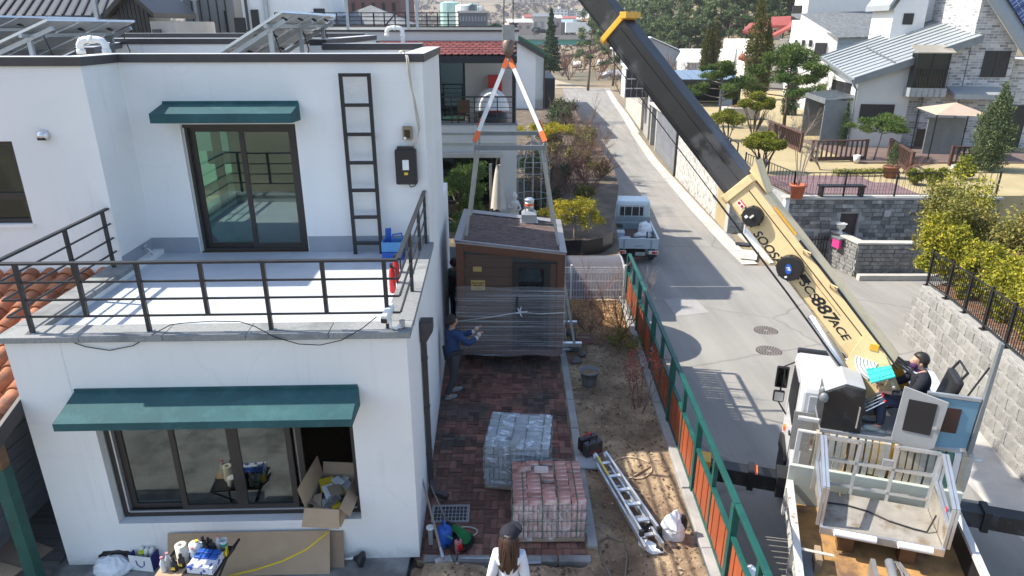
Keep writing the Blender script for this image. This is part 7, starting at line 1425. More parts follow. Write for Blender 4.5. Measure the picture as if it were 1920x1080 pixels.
# ================================================================ right side: walls, terrace, curved retaining wall
m_blk_l=mat('split_face_block',(.30,.293,.275),.9,var=.22,sc=5,rnd=.16,bump=1.0,bsc=22,c2=(.19,.185,.17),p2=(.5,.7),sc2=3,bdist=.03)
BC=[(11.55,18.8),(11.35,17.6),(11.05,16.3),(10.72,15.0),(10.4,13.8),(10.1,12.6),(9.85,11.4),(9.7,10.3)]
def arcpts(P,step):
 out=[];acc=0.0;P=[Vector(p) for p in P]
 # smooth polyline walk
 d=0;L=[0]
 for a,b in zip(P,P[1:]):L.append(L[-1]+(b-a).length)
 n=int(L[-1]/step)
 for k in range(n+1):
  s=k*step
  for i in range(len(P)-1):
   if L[i] <= s <= L[i+1]+1e-6:out.append(P[i].lerp(P[i+1],(s-L[i])/(L[i+1]-L[i])));break
 return out
cwl=E('curved_block_wall',(0,0,0),0,'curved grey retaining wall of split face blocks right of the crane truck','wall');bs_=.50;Q=arcpts(BC,bs_/2);rg=random.Random(9)
NC=6
for c_ in range(NC):
 for i in range((c_ % 2),len(Q)-2,2):
  a,b=Q[i],Q[i+2];d=(b-a);ln=d.length;ang=math.atan2(d.y,d.x);nrm=Vector((-d.y,d.x)).normalized();nrm=nrm if nrm.x > 0 else -nrm
  f=i/len(Q);base=zr((a.y+b.y)/2)-.05;ch_=(1.62 + .20*f)/NC*1.0
  m_=(a+b)/2 + nrm*(.32+.16*ch_*c_);z=base + ch_*(c_+.5)
  mb=MB().ob((0,0,0),(ln-.012,.2,ch_-.010));mb.v=[(x+rg.uniform(-.006,.006),y+rg.uniform(-.009,.009),zz+rg.uniform(-.003,.003)) for x,y,zz in mb.v];mb.build('block',m_blk_l,cwl,bev=.012,loc=(m_.x,m_.y,z),rot=(0,0,ang))
for c_ in range(1,NC,2):
 a,b=Q[0],Q[1];d=b-a;nrm=Vector((-d.y,d.x)).normalized();nrm=nrm if nrm.x > 0 else -nrm;ch_=1.62/NC;m_=(a+b)/2+nrm*(.32+.16*ch_*c_);MB().ob((0,0,0),(d.length-.012,.2,ch_-.01)).build('block',m_blk_l,cwl,bev=.012,loc=(m_.x,m_.y,zr(18.7)-.05+ch_*(c_+.5)),rot=(0,0,math.atan2(d.y,d.x)))
for i in range(0,len(Q)-2,2):
 a,b=Q[i],Q[i+2];d=b-a;nrm=Vector((-d.y,d.x)).normalized();nrm=nrm if nrm.x > 0 else -nrm;f=i/len(Q);m_=(a+b)/2 + nrm*(.32+.16*(1.62+.2*f)+.07);z=zr((a.y+b.y)/2)-.05+1.62+.2*f
 MB().ob((0,0,0),(d.length-.008,.34,.10)).build('cap_stone',m_conc,cwl,bev=.012,loc=(m_.x,m_.y,z+.05),rot=(0,0,math.atan2(d.y,d.x)))
def topc(i,off):
 i=min(max(i,0),len(Q)-2);a,b=Q[i],Q[i+1];d=b-a;nrm=Vector((-d.y,d.x)).normalized();nrm=nrm if nrm.x > 0 else -nrm;f=i/len(Q);p=a + nrm*(.6+off);return Vector((p.x,p.y,zr(a.y)-.05+1.72+.2*f))
m_mulch=mat('bark_mulch',(.16,.085,.055),.95,var=.35,sc=7,bump=.7,bsc=30,c2=(.28,.18,.12),p2=(.5,.62),sc2=9)
P=[topc(i,.12) for i in range(0,len(Q)-1,2)];mb=MB();n=len(P);mb.v=[tuple(p-Vector((0,0,.03))) for p in P] + [(p.x+7,p.y+2.5,.25) for p in P]
for i in range(n-1):mb.f.append((i,i+1,n+i+1,n+i));mb.m.append(0)
tag(mb.build('planting_bed',m_mulch),kind='structure')
mb=MB();F_=[(p.x,p.y) for p in P];mb.prism(F_ + [(P[-1].x+9,P[-1].y),(P[0].x+9,P[0].y+1)],-2.2,-.35);tag(mb.build('bank',m_earth),kind='structure')
e0=Q[0]
for c_ in range(NC):
 for i in range(8):
  ch_=1.62/NC;x=e0.x+.42+.16*ch_*c_+i*.5+(.25 if c_ % 2 else 0);y=e0.y+.02-.16*ch_*c_*.3+i*.12;MB().ob((0,0,0),(.488,.2,ch_-.01)).build('block',m_blk_l,cwl,bev=.012,loc=(x,y,zr(18.8)-.05+ch_*(c_+.5)),rot=(0,0,.235))
bf=E('black_fence',(0,0,0),0,'black iron fence along the top of the curved block wall','fence')
for k,i in enumerate(range(0,len(Q)-3,5)):
 p=topc(i,.0);MB().bar(p,p+Vector((0,0,1.1)),.05).build('post',m_black,bf);MB().ob(tuple(p+Vector((0,0,.01))),(.14,.14,.02)).build('foot_plate',m_black,bf)
 q=topc(min(i+5,len(Q)-3),0)
 for z in (.12,1.02):MB().bar(p+Vector((0,0,z)),q+Vector((0,0,z)),.03).build('rail',m_black,bf)
 for j in range(1,11):r_=p.lerp(q,j/11);MB().bar(r_+Vector((0,0,.12)),r_+Vector((0,0,1.05)),.014).build('baluster',m_black,bf)
# concrete gate wall at the right edge
MB().ext([(9.72,10.0,-1.55),(9.55,9.2,-1.55),(11.5,8.8,-1.55),(11.5,10.0,-1.55)],(.25,0,3.0)).build('gate_wall',m_concl);o=bpy.data.objects['gate_wall'];tag(o,'smooth pale concrete gate wall at the right picture edge','wall')
t=E('dark_gate',(9.75,8.9,-1.5),R(-14),'dark grey metal gate panel at the right picture edge','gate');MB().box(.0,2.0,-.03,.03,.05,1.9).build('panel',m_spr,t);MB().box(-.06,.0,-.05,.05,0,2.0).build('post',m_black,t)
# hedge behind the fence
def bush(nm,x,y,z,r,h,label,m,n,size,seed,group,k=6):
 t=E(nm,(x,y,z),0,label,'shrub',group);rg=random.Random(seed);cl=[((0,0,h*.5),(r*.75,r*.75,h*.5),n*.4)]
 for i in range(k):a=rg.uniform(0,6.28);cl.append(((math.cos(a)*r*.5,math.sin(a)*r*.5,h*rg.uniform(.15,.95)),(r*rg.uniform(.3,.55),r*rg.uniform(.3,.55),h*rg.uniform(.15,.32)),n*.6/k))
 foliage('leaves',[(c,r2,n2*1.9) for c,r2,n2 in cl],size*1.15,m,t,seed=seed,shell=.55,out=.6,aspect=.5);mb,_=branches((0,0,0),h*.9,5,.35,2,.03,seed);mb.build('stems',m_twig,t);return t
gp='yellow green hedge shrubs behind the iron fence'
for i,(fi,off,r,h,l) in enumerate(((0,.75,.75,1.7,'yellow green thuja shrub at the far end of the iron fence'),(5,.8,.7,1.6,'yellow green thuja shrub, second along the iron fence'),(10,.85,.75,1.65,'yellow green thuja shrub, third along the iron fence'),(16,.9,.8,1.6,'yellow green thuja shrub, fourth along the iron fence'),(22,.9,.8,1.7,'yellow green thuja shrub, fifth along the iron fence'),(2,.95,.7,1.5,'yellow green thuja shrub between the first and second of the fence row'),(7,1.0,.75,1.75,'yellow green thuja shrub between the second and third of the fence row'),(13,1.0,.75,1.5,'yellow green thuja shrub between the third and fourth of the fence row'),(19,1.0,.75,1.75,'yellow green thuja shrub between the fourth and fifth of the fence row'),(26,1.0,.8,1.6,'yellow green thuja shrub at the near end of the iron fence'))):
 p=topc(fi,off);bush('thuja_shrub',p.x,p.y,p.z-.1,r,h,l,l_yew,4200,.075,i,gp)
for i,(x,y,r,h,l,m,n) in enumerate(((13.6,20.2,1.3,2.2,'olive brown conifer spreading at the top of the hedge bank',l_yewb,5200),(14.9,18.8,1.4,2.3,'large olive conifer behind the thuja shrubs',l_yewb,5200),(14.6,21.6,1.2,2.3,'greenish conifer at the back of the hedge bank',l_yew,4800),(13.4,17.4,.9,1.3,'brown tinged low conifer between thujas and olive conifer',l_dead,2600),(15.5,16.8,1.3,2.0,'olive conifer at the right picture edge',l_yewb,4800),(12.9,19.2,1.0,1.7,'yellow tinged conifer just behind the first thuja',l_yew,4200),(14.2,16.0,1.1,1.6,'yellow tinged conifer between the third and fourth thuja',l_yew,4200),(16.2,19.5,1.3,2.4,'tall olive conifer farthest right on the bank',l_yewb,4600))):
 bush('spreading_conifer',x,y,-.15,r,h,l,m,n,.085,i+20,'spreading conifers on the bank',14)
for i,(fi,off,l) in enumerate(((12,1.9,'bare reddish twiggy shrub behind the thujas'),(20,2.0,'bare brown twiggy shrub at the right edge of the bank'))):p=topc(fi,off);bare_shrub('bare_shrub',(p.x,p.y,p.z),1.1,l,14,.6,3,.014,i+60,m_twigr)
# --- dark stone walls of the terrace
ZTe=.42
m_dst=mat('dark_stone_block',(.19,.187,.18),.85,var=.3,sc=5,isl=.5,bump=.6,bsc=25,c2=(.32,.315,.30),p2=(.52,.68),sc2=2.5);m_mort=mat('pale_mortar',(.40,.39,.37),.9,var=.1)
def stonewall(t,p0,p1,z0,z1,holes=(),rh=.165,bl_=.36,seed=0,dep=.035,nparts=0):
 """coursed stones with recessed joints on the camera side of a wall line p0->p1"""
 p0,p1=Vector(p0),Vector(p1);d=(p1-p0);L=d.length;d.normalize();nr=Vector((d.y,-d.x));rg=random.Random(seed);rest=MB();k=0
 rows=int(round((z1-z0)/rh));rh=(z1-z0)/rows
 for r in range(rows):
  s=-rg.uniform(0,bl_*.6)
  while s < L:
   ln=bl_*rg.uniform(.7,1.35);a,b=max(0,s),min(L,s+ln-.024);za,zb=z0+r*rh,z0+(r+1)*rh-.024;s += ln
   if b-a < .05:continue
   if any(not (b < h[0] or a > h[1] or zb < h[2] or za > h[3]) for h in holes):continue
   q=p0+d*a;w_=p0+d*b;o_=nr*(dep+rg.uniform(-.012,.018));pts=[(q.x,q.y),(w_.x,w_.y),(w_.x+o_.x,w_.y+o_.y),(q.x+o_.x,q.y+o_.y)]
   if k < nparts:MB().prism(pts,za,zb).build('stone',m_dst,t);k += 1
   else:rest.prism(pts,za,zb)
 if rest.v:rest.build('stone_courses',m_dst,t)['kind']='stuff'
tw=E('stone_terrace_wall',(0,0,0),0,'tall dark coursed stone wall below the terrace railing','wall');YT=26.75;dx0=UY(1572,430,YT).x;dx1=UY(1606,430,YT).x
f=MB();holes_wall(f,11.0,19.5,-2.6,ZTe-.02,YT,YT+.4,[(dx0,dx1,-2.4,-.25)]);f.build('core',m_mort,tw);stonewall(tw,(11.0,YT),(19.5,YT),-2.4,ZTe-.1,[(dx0-11.0-.04,dx1-11.0+.04,-2.5,-.2),(UY(1500,440,YT).x-11.0,UY(1525,440,YT).x-11.0,-2.2,-1.0)],seed=3)
MB().box(10.9,19.6,YT-.08,YT+.42,ZTe-.08,ZTe).build('coping',m_concl,tw);dd=E('door',(0,0,0),parent=tw);MB().box(dx0+.02,dx1-.02,YT+.12,YT+.16,-2.4,-.27).build('leaf',mat('brown_steel_door',(.075,.05,.05),.45,var=.2,sc=3),dd);MB().box(dx0,dx0+.2,YT+.02,YT+.14,-2.4,-.27).build('jamb',m_frame,dd)
gx0,gx1=UY(1500,440,YT).x,UY(1525,440,YT).x;MB().box(gx0,gx1,YT-.03,YT-.002,-2.2,-1.0).build('meter_cabinet',m_spr,tw,bev=.01);p=UY(1663,400,YT-.05);MB().box(p.x-.13,p.x+.13,YT-.1,YT-.002,p.z-.14,p.z+.14).build('wall_box',m_galv,tw,bev=.015)
lw_=E('stone_garden_wall',(0,0,0),0,'low dark stone wall with pale coping in front of the terrace wall','wall');A,B,C=Vector((12.95,26.6)),Vector((13.25,24.95)),Vector((17.0,24.85));zt_=-.98
MB().prism([(A.x,A.y),(B.x,B.y),(C.x,C.y),(C.x,C.y+.3),(B.x+.3,B.y+.32),(A.x+.3,A.y)],-2.6,zt_).build('core',m_mort,lw_);stonewall(lw_,A,B,-2.3,zt_-.02,seed=5,rh=.15,bl_=.32,nparts=60);stonewall(lw_,B,C,-2.3,zt_-.02,seed=6,rh=.16,bl_=.38,nparts=110)
MB().prism([(A.x-.06,A.y),(B.x-.06,B.y-.06),(C.x,C.y-.06),(C.x,C.y+.32),(B.x+.28,B.y+.32),(A.x+.3,A.y)],zt_+.002,zt_+.06).build('coping',m_concl,lw_)
m_mossg=leafmat('weeds',(.07,.09,.02),(.15,.16,.05));o=foliage('weeds',[((13.3+i*.3,24.75,-2.2),(.18,.1,.06),60) for i in range(12)],.07,m_mossg,None,seed=4);tag(o,'strip of weeds at the foot of the low stone wall','weeds',kind='stuff')
MB().box(13.2,17.2,24.35,24.6,-2.35,-2.05).build('kerb_stone_line',m_concl);tag(bpy.data.objects['kerb_stone_line'],kind='structure')
t=E('mailbox',(12.93,25.9,-1.0),R(-80),'bright pink mailbox on the low stone wall','mailbox');MB().box(-.22,.22,-.12,.0,-.42,-.05).build('box',mat('pink_paint',(.62,.05,.22),.4),t,bev=.012);MB().box(-.26,.26,-.16,.06,-.04,.02).build('roof',m_spr,t)
t=E('stone_urn',(13.05,26.15,zt_+.06),0,'white stone urn on the low wall beside the brown door','urn');MB().lathe([(.12,0),(.12,.04),(.05,.1),(.05,.16),(.16,.26),(.18,.38),(.23,.42),(.2,.42),(.15,.36)],18).build('urn',m_pebw,t,smooth=True)
# iron side gate
t=E('iron_gate',(12.0,26.4,-2.35),R(8),'black iron gate between garage and low stone wall','gate')
for i in range(7):MB().bar((i*.13,0,0),(i*.13,0,1.25),.03).build('bar',m_black,t)
for z in (.1,1.1):MB().bar((0,0,z),(.8,0,z),.04).build('rail',m_black,t)
# garage face, stone pier, white rubble wall, grey panel wall along the road
m_shut=mat('blue_grey_shutter',(.23,.29,.36),.5,var=.06);gw=E('garage_front',(0,0,0),0,'blue grey garage shutter under the terrace facing the road','garage');GX=11.0
MB().box(GX+.1,GX+.5,26.9,31.3,-2.7,ZTe-.03).build('back_wall',m_conc,gw)
for i in range(9):MB().box(GX+.0,GX+.05,27.0,31.0,-2.4+i*.22,-2.4+i*.22+.212).build('slat',m_shut,gw)
MB().box(GX-.06,GX+.1,26.7,27.0,-2.5,ZTe-.05).build('jamb',m_white,gw);MB().box(GX-.06,GX+.1,31.0,31.2,-2.5,ZTe-.05).build('jamb',m_white,gw);MB().box(GX-.06,GX+.1,27.0,31.0,-.4,ZTe-.05).build('lintel',m_conc,gw);MB().box(GX-.35,GX+.0,26.7,31.0,-2.42,-2.34).build('threshold',m_concl,gw)
pw_=E('stone_pier',(0,0,0),0,'grey stone pier at the near end of the white rubble wall','wall');MB().box(10.2,11.2,31.25,31.7,-2.6,.0).build('core',m_mort,pw_);m_d0=m_dst;m_dst=mat('grey_stone_block',(.27,.27,.26),.85,var=.25,sc=5,isl=.35,bump=.5,bsc=25,c2=(.38,.37,.35),p2=(.5,.66),sc2=3);stonewall(pw_,(10.2,31.25),(11.2,31.25),-2.4,-.02,seed=8,rh=.17,bl_=.34,nparts=70);m_dst=m_d0
def rubble():
 m=bpy.data.materials.new('white_rubble');m.use_nodes=True;t=m.node_tree;b=t.nodes['Principled BSDF'];tc=N(t,'ShaderNodeTexCoord').outputs['Object']
 mp=N(t,'ShaderNodeMapping');mp.inputs['Scale'].default_value=(1,1,1.3);t.links.new(tc,mp.inputs[0]);v=N(t,'ShaderNodeTexVoronoi');v.inputs['Scale'].default_value=5.5;t.links.new(mp.outputs[0],v.inputs[0]);ve=N(t,'ShaderNodeTexVoronoi',feature='DISTANCE_TO_EDGE');ve.inputs['Scale'].default_value=5.5;t.links.new(mp.outputs[0],ve.inputs[0])
 c=mixc(t,.55,(.50,.48,.44),ramp(t,v.outputs[1],[(0,(.35,.34,.31)),(1,(.75,.73,.68))]));st=ramp(t,noise_(t,tc,3.2,6,.7),[(.48,(0,0,0)),(.62,(.75,)*3)]);c=mixc(t,st,c,(.10,.10,.10));c=mixc(t,ramp(t,ve.outputs[0],[(0,(.6,)*3),(.06,(0,0,0))]),c,(.22,.21,.2))
 t.links.new(c,b.inputs['Base Color']);b.inputs['Roughness'].default_value=.9;bp=N(t,'ShaderNodeBump');bp.inputs['Strength'].default_value=.8;bp.inputs['Distance'].default_value=.05;t.links.new(ve.outputs[0],bp.inputs['Height']);t.links.new(bp.outputs[0],b.inputs['Normal']);return m
m_rub=rubble();rw=E('rubble_wall',(0,0,0),0,'whitish rubble stone wall along the right side of the road','wall');MB().prism([(10.25,31.72),(10.7,31.72),(11.15,44.4),(10.7,44.4)],-2.6,.62).build('wall',m_rub,rw);MB().prism([(10.22,31.72),(10.75,31.72),(11.2,44.4),(10.66,44.4)],.62,.72).build('coping',m_concl,rw);MB().box(10.58,10.7,44.42,44.62,-2.5,1.0).build('end_post',m_black,rw)
m_tilew=mat('grey_wall_tile',(.17,.18,.20),.45,var=.1,sc=1,rnd=.08);pwl=E('tiled_wall',(0,0,0),0,'grey wall of large tiles along the road beyond the rubble wall','wall');MB().prism([(10.78,44.7),(11.2,44.7),(11.75,54),(11.3,54)],-2.6,.85).build('core',m_spr,pwl)
for i in range(9):
 for j in range(4):y0=44.75+i*1.02;x0=10.74+(y0-44.7)*.056;z0=-2.4+j*.81;MB().prism([(x0,y0),(x0+.04,y0),(x0+.096,y0+.99),(x0+.056,y0+.99)],z0,z0+.79).build('tile',m_tilew,pwl)
MB().prism([(10.68,44.7),(11.25,44.7),(11.8,57.5),(11.2,57.5)],.86,1.0).build('coping',m_concl,pwl);MB().prism([(11.25,54),(12.2,54),(12.2,54.6),(11.28,54.6)],-2.6,.85).build('pier',m_conc,pwl);MB().prism([(11.4,57),(12.3,57),(12.3,57.6),(11.45,57.6)],-2.6,.85).build('pier',m_conc,pwl);MB().prism([(12.0,54.6),(12.2,54.6),(12.3,57),(12.1,57)],-2.6,.85).build('recess',m_spr,pwl)
rt_=E('road_railing',(0,0,0),0,'black railing on top of the tiled and rubble walls','railing')
for y in np.arange(32,60,1.4):x=10.5+(y-31.7)*.05;MB().bar((x,y,.6),(x,y,1.75),.05).build('post',m_black,rt_);
for z in (.85,1.7):MB().bar((10.52,32,z),(11.92,60,z),.04).build('rail',m_black,rt_)
bw2=E('beige_block_wall',(0,0,0),0,'beige block wall with open gateway farther up the road','wall');MB().prism([(12.2,66),(12.7,66),(14.2,84),(13.6,84)],-2.6,.9).build('wall',m_concl,bw2);MB().prism([(11.75,60),(12.1,60),(12.5,64),(12.1,64)],-2.6,1.2).build('pier',m_conc,bw2);MB().prism([(12.0,64),(13.2,64),(13.2,66),(12.2,66)],.6,1.2).build('lintel',m_conc,bw2)
for y in np.arange(66,84,1.5):x=12.45+(y-66)*.083;MB().bar((x,y,.9),(x,y,2.2),.06).build('post',m_black,bw2)
MB().bar((12.45,66,2.15),(13.9,83.5,2.15),.05).build('rail',m_black,bw2);MB().bar((12.45,66,1.1),(13.9,83.5,1.1),.05).build('rail',m_black,bw2)
mb,_=branches((12.3,62.5,-.5),3.5,12,.5,4,.03,77);o=mb.build('bare_vine',m_twigg);tag(o,'bare grey climber hanging over the gateway in the wall','vine')
# --- terrace ground
m_lawn=mat('dry_lawn',(.37,.30,.165),.95,var=.14,sc=1.2,bump=.4,bsc=40,c2=(.34,.29,.16),p2=(.5,.7),sc2=.9);m_pave=mat('purple_paving',(.17,.11,.115),.8,var=.15,sc=2,rnd=.12)
MB().prism([(10.2,31.7),(11.2,31.25),(11.2,27.1),(45,27.1),(48,75),(14.5,75),(12.4,58),(11.0,45)],-2.6,ZTe-.03).build('terrace_ground',m_lawn);tag(bpy.data.objects['terrace_ground'],kind='structure')
tp_=E('terrace_paving',(0,0,0));tag(tp_,kind='structure')
for i in range(11):
 for j in range(5):
  x0,y0=11.3+i*.75,27.2+j*.75;
  if x0 + y0*.4 < 27.4:MB().box(x0,x0+.73,y0,y0+.73,ZTe-.03,ZTe+.012).build('slab',m_pave,tp_)
def ironfence(name,P,z,h,label,sp_=.12,post=1.9):
 t=E(name,(0,0,0),0,label,'railing')
 for a,b in zip(P,P[1:]):
  a,b=Vector((*a,z)),Vector((*b,z));L=(b-a).length;n=max(1,int(L/post))
  for i in range(n+1):q=a.lerp(b,i/n);MB().bar(q,q+Vector((0,0,h+.06)),.055).build('post',m_black,t)
  for zz in (.08,h):MB().bar(a+Vector((0,0,zz)),b+Vector((0,0,zz)),.03).build('rail',m_black,t)
  mb=MB();k=int(L/sp_)
  for i in range(k):q=a.lerp(b,(i+.5)/k);e=(b-a).normalized()*(sp_*.45*(1 if i % 2 else -1));mb.tube([q+Vector((0,0,.08)),q+e*.3+Vector((0,0,h*.5)),q+e+Vector((0,0,h*.85)),q+e*.6+Vector((0,0,h))],.008,4)
  mb.build('scrollwork',m_black,t)['kind']='stuff'
 return t
ironfence('terrace_railing',[(10.7,31.3),(11.25,YT+.15),(19.4,YT+.15)],ZTe,.95,'black iron railing with looped bars along the terrace edge')
def pot(nm,px,py,z,r,h,m,label):p=U(px,py,z);t=E(nm,(p.x,p.y,z),0,label,'pot');MB().lathe([(r*.75,0),(r*.95,h*.85),(r*1.08,h*.86),(r*1.08,h),(r*.9,h),(r*.85,h*.8)],18).build('pot',m,t,smooth=True);return t,p
m_terra=mat('orange_pot',(.42,.11,.05),.6,var=.12)
t,p=pot('terracotta_pot',1493,371,ZTe,.3,.55,m_terra,'orange pot with bare stalks at the terrace corner')
for i in range(9):a=i*.7;MB().tube([(0,0,.45),(.1*math.cos(a),.1*math.sin(a),.9),(.3*math.cos(a),.3*math.sin(a),1.9)],.014,4).build('stalk',m_twigg,t)
t,p=pot('topiary_pot',1668,332,ZTe,.34,.5,mat('brown_pot',(.20,.085,.05),.6,var=.1),'brown pot with clipped cone shrub on the terrace');foliage('cone_shrub',[((0,0,.75),(.3,.3,.3),700),((0,0,1.05),(.26,.26,.3),600),((0,0,1.35),(.15,.15,.25),400)],.06,l_jun,t,seed=2,shell=.8)
p=U(1575,368,ZTe);t=E('garden_bench',(p.x,p.y,ZTe),0,'dark garden bench behind the terrace railing','bench');MB().box(-.9,.9,-.2,.2,.4,.46).build('seat',m_black,t);
for x in (-.8,.8):MB().box(x-.04,x+.04,-.18,.18,0,.4).build('leg',m_black,t)
p0,p1=U(1570,330,ZTe),U(1655,328,ZTe);t=E('low_hedge',(0,0,0),0,'low clipped green hedge at the edge of the terrace paving','hedge');foliage('leaves',[(tuple(p0.lerp(p1,i/7)+Vector((0,0,.18))),(.35,.25,.2),420) for i in range(8)],.06,l_moss,t,seed=6);MB().bar(p0+Vector((0,0,.1)),p1+Vector((0,0,.1)),.05).build('stems',m_twig,t)
for i,(px,py,r,l) in enumerate(((1715,345,.4,'round clipped shrub right of the terrace paving'),(1750,350,.5,'olive round shrub near the bank conifers'),(1800,335,.55,'round yellow green shrub right of the olive round one'))):p=U(px,py,ZTe);bush('round_shrub',p.x,p.y,ZTe,r*1.2,r*1.6,l,l_moss,1500,.08,i+300,'round shrubs at the terrace')
# picket fences of the deck
m_pick=mat('brown_picket',(.085,.045,.035),.7,var=.2,sc=3,rnd=.15)
def picket(P,z,h,label):
 t=E('picket_fence',(0,0,0),0,label,'fence','brown picket fences round the deck')
 for a,b in zip(P,P[1:]):
  a,b=Vector((*a,z)),Vector((*b,z));L=(b-a).length;n=int(L/.24)
  for i in range(n+1):q=a.lerp(b,i/n);MB().bar(q+Vector((0,0,.08)),q+Vector((0,0,h-.03)),.09,.035).build('picket',m_pick,t)
  MB().bar(a+Vector((0,0,h)),b+Vector((0,0,h)),.16,.06).build('cap_rail',m_pick,t);MB().bar(a+Vector((0,0,.1)),b+Vector((0,0,.1)),.05,.2).build('bottom_rail',m_pick,t)
  for q in (a,b):MB().bar(q,q+Vector((0,0,h+.05)),.13).build('post',m_pick,t)
q=lambda px,py:tuple(U(px,py,ZTe).xy)
picket([q(1520,302),q(1620,300)],ZTe,1.0,'brown picket fence in front of the deck, left stretch with planted foot');picket([q(1665,296),q(1705,325)],ZTe,.95,'brown picket fence slanting beside the cone shrub');picket([q(1440,258),q(1500,285)],ZTe,1.0,'brown picket fence leading to the modern house porch');picket([q(1780,310),q(1845,312)],ZTe,.9,'brown picket fence at the awning of the modern house')
mdk=E('house_deck',(0,0,0));tag(mdk,kind='structure');m_dk2=mat('brown_decking',(.16,.115,.10),.8,var=.12,rnd=.1)
for i in range(30):MB().box(17.2,27.5,34.0+i*.24,34.0+i*.24+.23,ZTe-.0,ZTe+.03).build('plank',m_dk2,mdk)
for i,(px,py,l) in enumerate(((1660,270,'white planter pot on the lawn beside the picket fence'),(1788,325,'white planter pot near the fallen stool by the awning'),(1605,305,'white planter pot in front of the left picket fence'))):p=U(px,py,ZTe);t=E('white_pot',(p.x,p.y,ZTe),0,l,'pot','white pots in the terrace garden');MB().lathe([(.13,0),(.17,.38),(.15,.38),(.12,.1)],14).build('pot',m_pebw,t,smooth=True)
# --- garden plants on the terrace
topiary('cushion_topiary',(*U(1428,322,ZTe).xy,ZTe),1.6,[(-.55,0,1.35,.5),(.1,-.2,1.3,.55),(.65,.1,1.25,.42),(.2,.3,1.6,.4),(-.3,.3,1.55,.38)],'cushion clipped topiary at the terrace corner railing',1)
topiary('cushion_topiary',(*U(1365,262,ZTe).xy,ZTe),1.4,[(-.6,0,1.3,.6),(.3,0,1.2,.65),(0,.4,1.5,.5)],'cushion clipped topiary close to the black boom',2,n=800)
topiary('cushion_topiary',(*U(1412,252,ZTe).xy,ZTe),2.2,[(-.7,0,1.9,.5),(0,-.2,1.75,.5),(.7,0,2.0,.5),(.1,.3,2.3,.55),(.9,.3,1.7,.4)],'tall cushion topiary with dark stems in mid garden',3,n=800)
pine('cloud_pine',(*U(1345,238,ZTe).xy,ZTe),4.2,2.1,'cloud pruned pine in front of the solar carport',l_pine,11,clumps=11,n=700,size=.2,crown0=.45,rad=.3,bark=m_barkg,flat=.4)
pine('garden_pine',(*U(1470,243,ZTe).xy,ZTe),5.2,3.0,'wide garden pine beside the modern house porch',l_pine,13,clumps=18,n=700,size=.22,crown0=.42,rad=.3,bark=m_bark)
pine('cloud_pine',(*U(1637,300,ZTe).xy,ZTe),2.2,1.3,'small cloud pine in front of the pale gable wall',l_pine,15,clumps=9,n=800,size=.12,crown0=.7,rad=.42,flat=.35,bark=m_barkg)
for i,(px,py,h,l) in enumerate(((1540,318,1.6,'bare pruned fruit tree behind the terrace bench'),(1500,262,2.2,'bare pruned tree at the deck fence'),(1460,270,2.0,'bare grey tree beside the tall cushion topiary'),(1690,325,1.2,'small bare reddish shrub by the cone shrub pot'))):bare_shrub('bare_tree',(*U(px,py,ZTe).xy,ZTe),h,l,4,.55,4,.03,i+120,m_twigr if i == 3 else m_twigg,'tree','bare trees in the terrace garden')
spire('cypress',(*U(1848,318,ZTe).xy,ZTe),3.9,1.05,'thick grey green cypress in front of the brick gable',3,l_jun,.13,5200)
spire('ivy_column',(*U(1578,275,ZTe).xy,ZTe),2.6,.28,'slim ivy covered post at the corner of the modern house',5,l_pined,.1,900)
# ================================================================ modern grey house on the right
def brickmat():
 m=bpy.data.materials.new('pale_grey_brick');m.use_nodes=True;t=m.node_tree;b=t.nodes['Principled BSDF'];tc=N(t,'ShaderNodeTexCoord').outputs['Object']
 sx=N(t,'ShaderNodeSeparateXYZ');t.links.new(tc,sx.inputs[0]);ad=N(t,'ShaderNodeMath',operation='ADD');t.links.new(sx.outputs[0],ad.inputs[0]);t.links.new(sx.outputs[1],ad.inputs[1]);cb=N(t,'ShaderNodeCombineXYZ');t.links.new(ad.outputs[0],cb.inputs[0]);t.links.new(sx.outputs[2],cb.inputs[1])
 br=N(t,'ShaderNodeTexBrick');br.inputs['Scale'].default_value=1.0;br.inputs['Brick Width'].default_value=.42;br.inputs['Row Height'].default_value=.14;br.inputs['Mortar Size'].default_value=.012;br.inputs['Bias'].default_value=.1
 br.inputs['Color1'].default_value=(.62,.61,.60,1);br.inputs['Color2'].default_value=(.20,.20,.21,1);br.inputs['Mortar'].default_value=(.66,.65,.64,1);t.links.new(cb.outputs[0],br.inputs[0])
 c=mixc(t,ramp(t,noise_(t,tc,5,5,.7),[(.45,(0,0,0)),(.65,(.5,)*3)]),br.outputs[0],(.60,.59,.58));t.links.new(c,b.inputs['Base Color']);b.inputs['Roughness'].default_value=.85
 bp=N(t,'ShaderNodeBump');bp.inputs['Strength'].default_value=.4;bp.inputs['Distance'].default_value=.02;t.links.new(br.outputs[1],bp.inputs['Height']);bp.invert=True;t.links.new(bp.outputs[0],b.inputs['Normal']);return m
m_brick=brickmat();m_gable=mat('pale_grey_stucco',(.56,.56,.53),.85,var=.05,sc=1,bump=.15,bsc=60);m_seam=mat('grey_seam_metal',(.30,.325,.335),.45,metal=.05,var=.06);m_wht=mat('white_stucco',(.78,.77,.74),.85,var=.04)
TL=.14;MHO=Vector((19.0,38.9,ZTe));MHA=R(-7.5)
mh=E('modern_house',MHO,MHA,'modern house with grey seam metal roof, white tower and pale brick gable','house');MHI=(Matrix.Translation(MHO) @ Matrix.Rotation(MHA,4,'Z')).inverted()
def MP(px,py,ly):o=MHI @ Vector((0,0,CAM_H));d=MHI.to_3x3() @ ray(px,py);return o + d*((ly-o.y)/d.y)
def MX(px,py,lx):o=MHI @ Vector((0,0,CAM_H));d=MHI.to_3x3() @ ray(px,py);return o + d*((lx-o.x)/d.x)
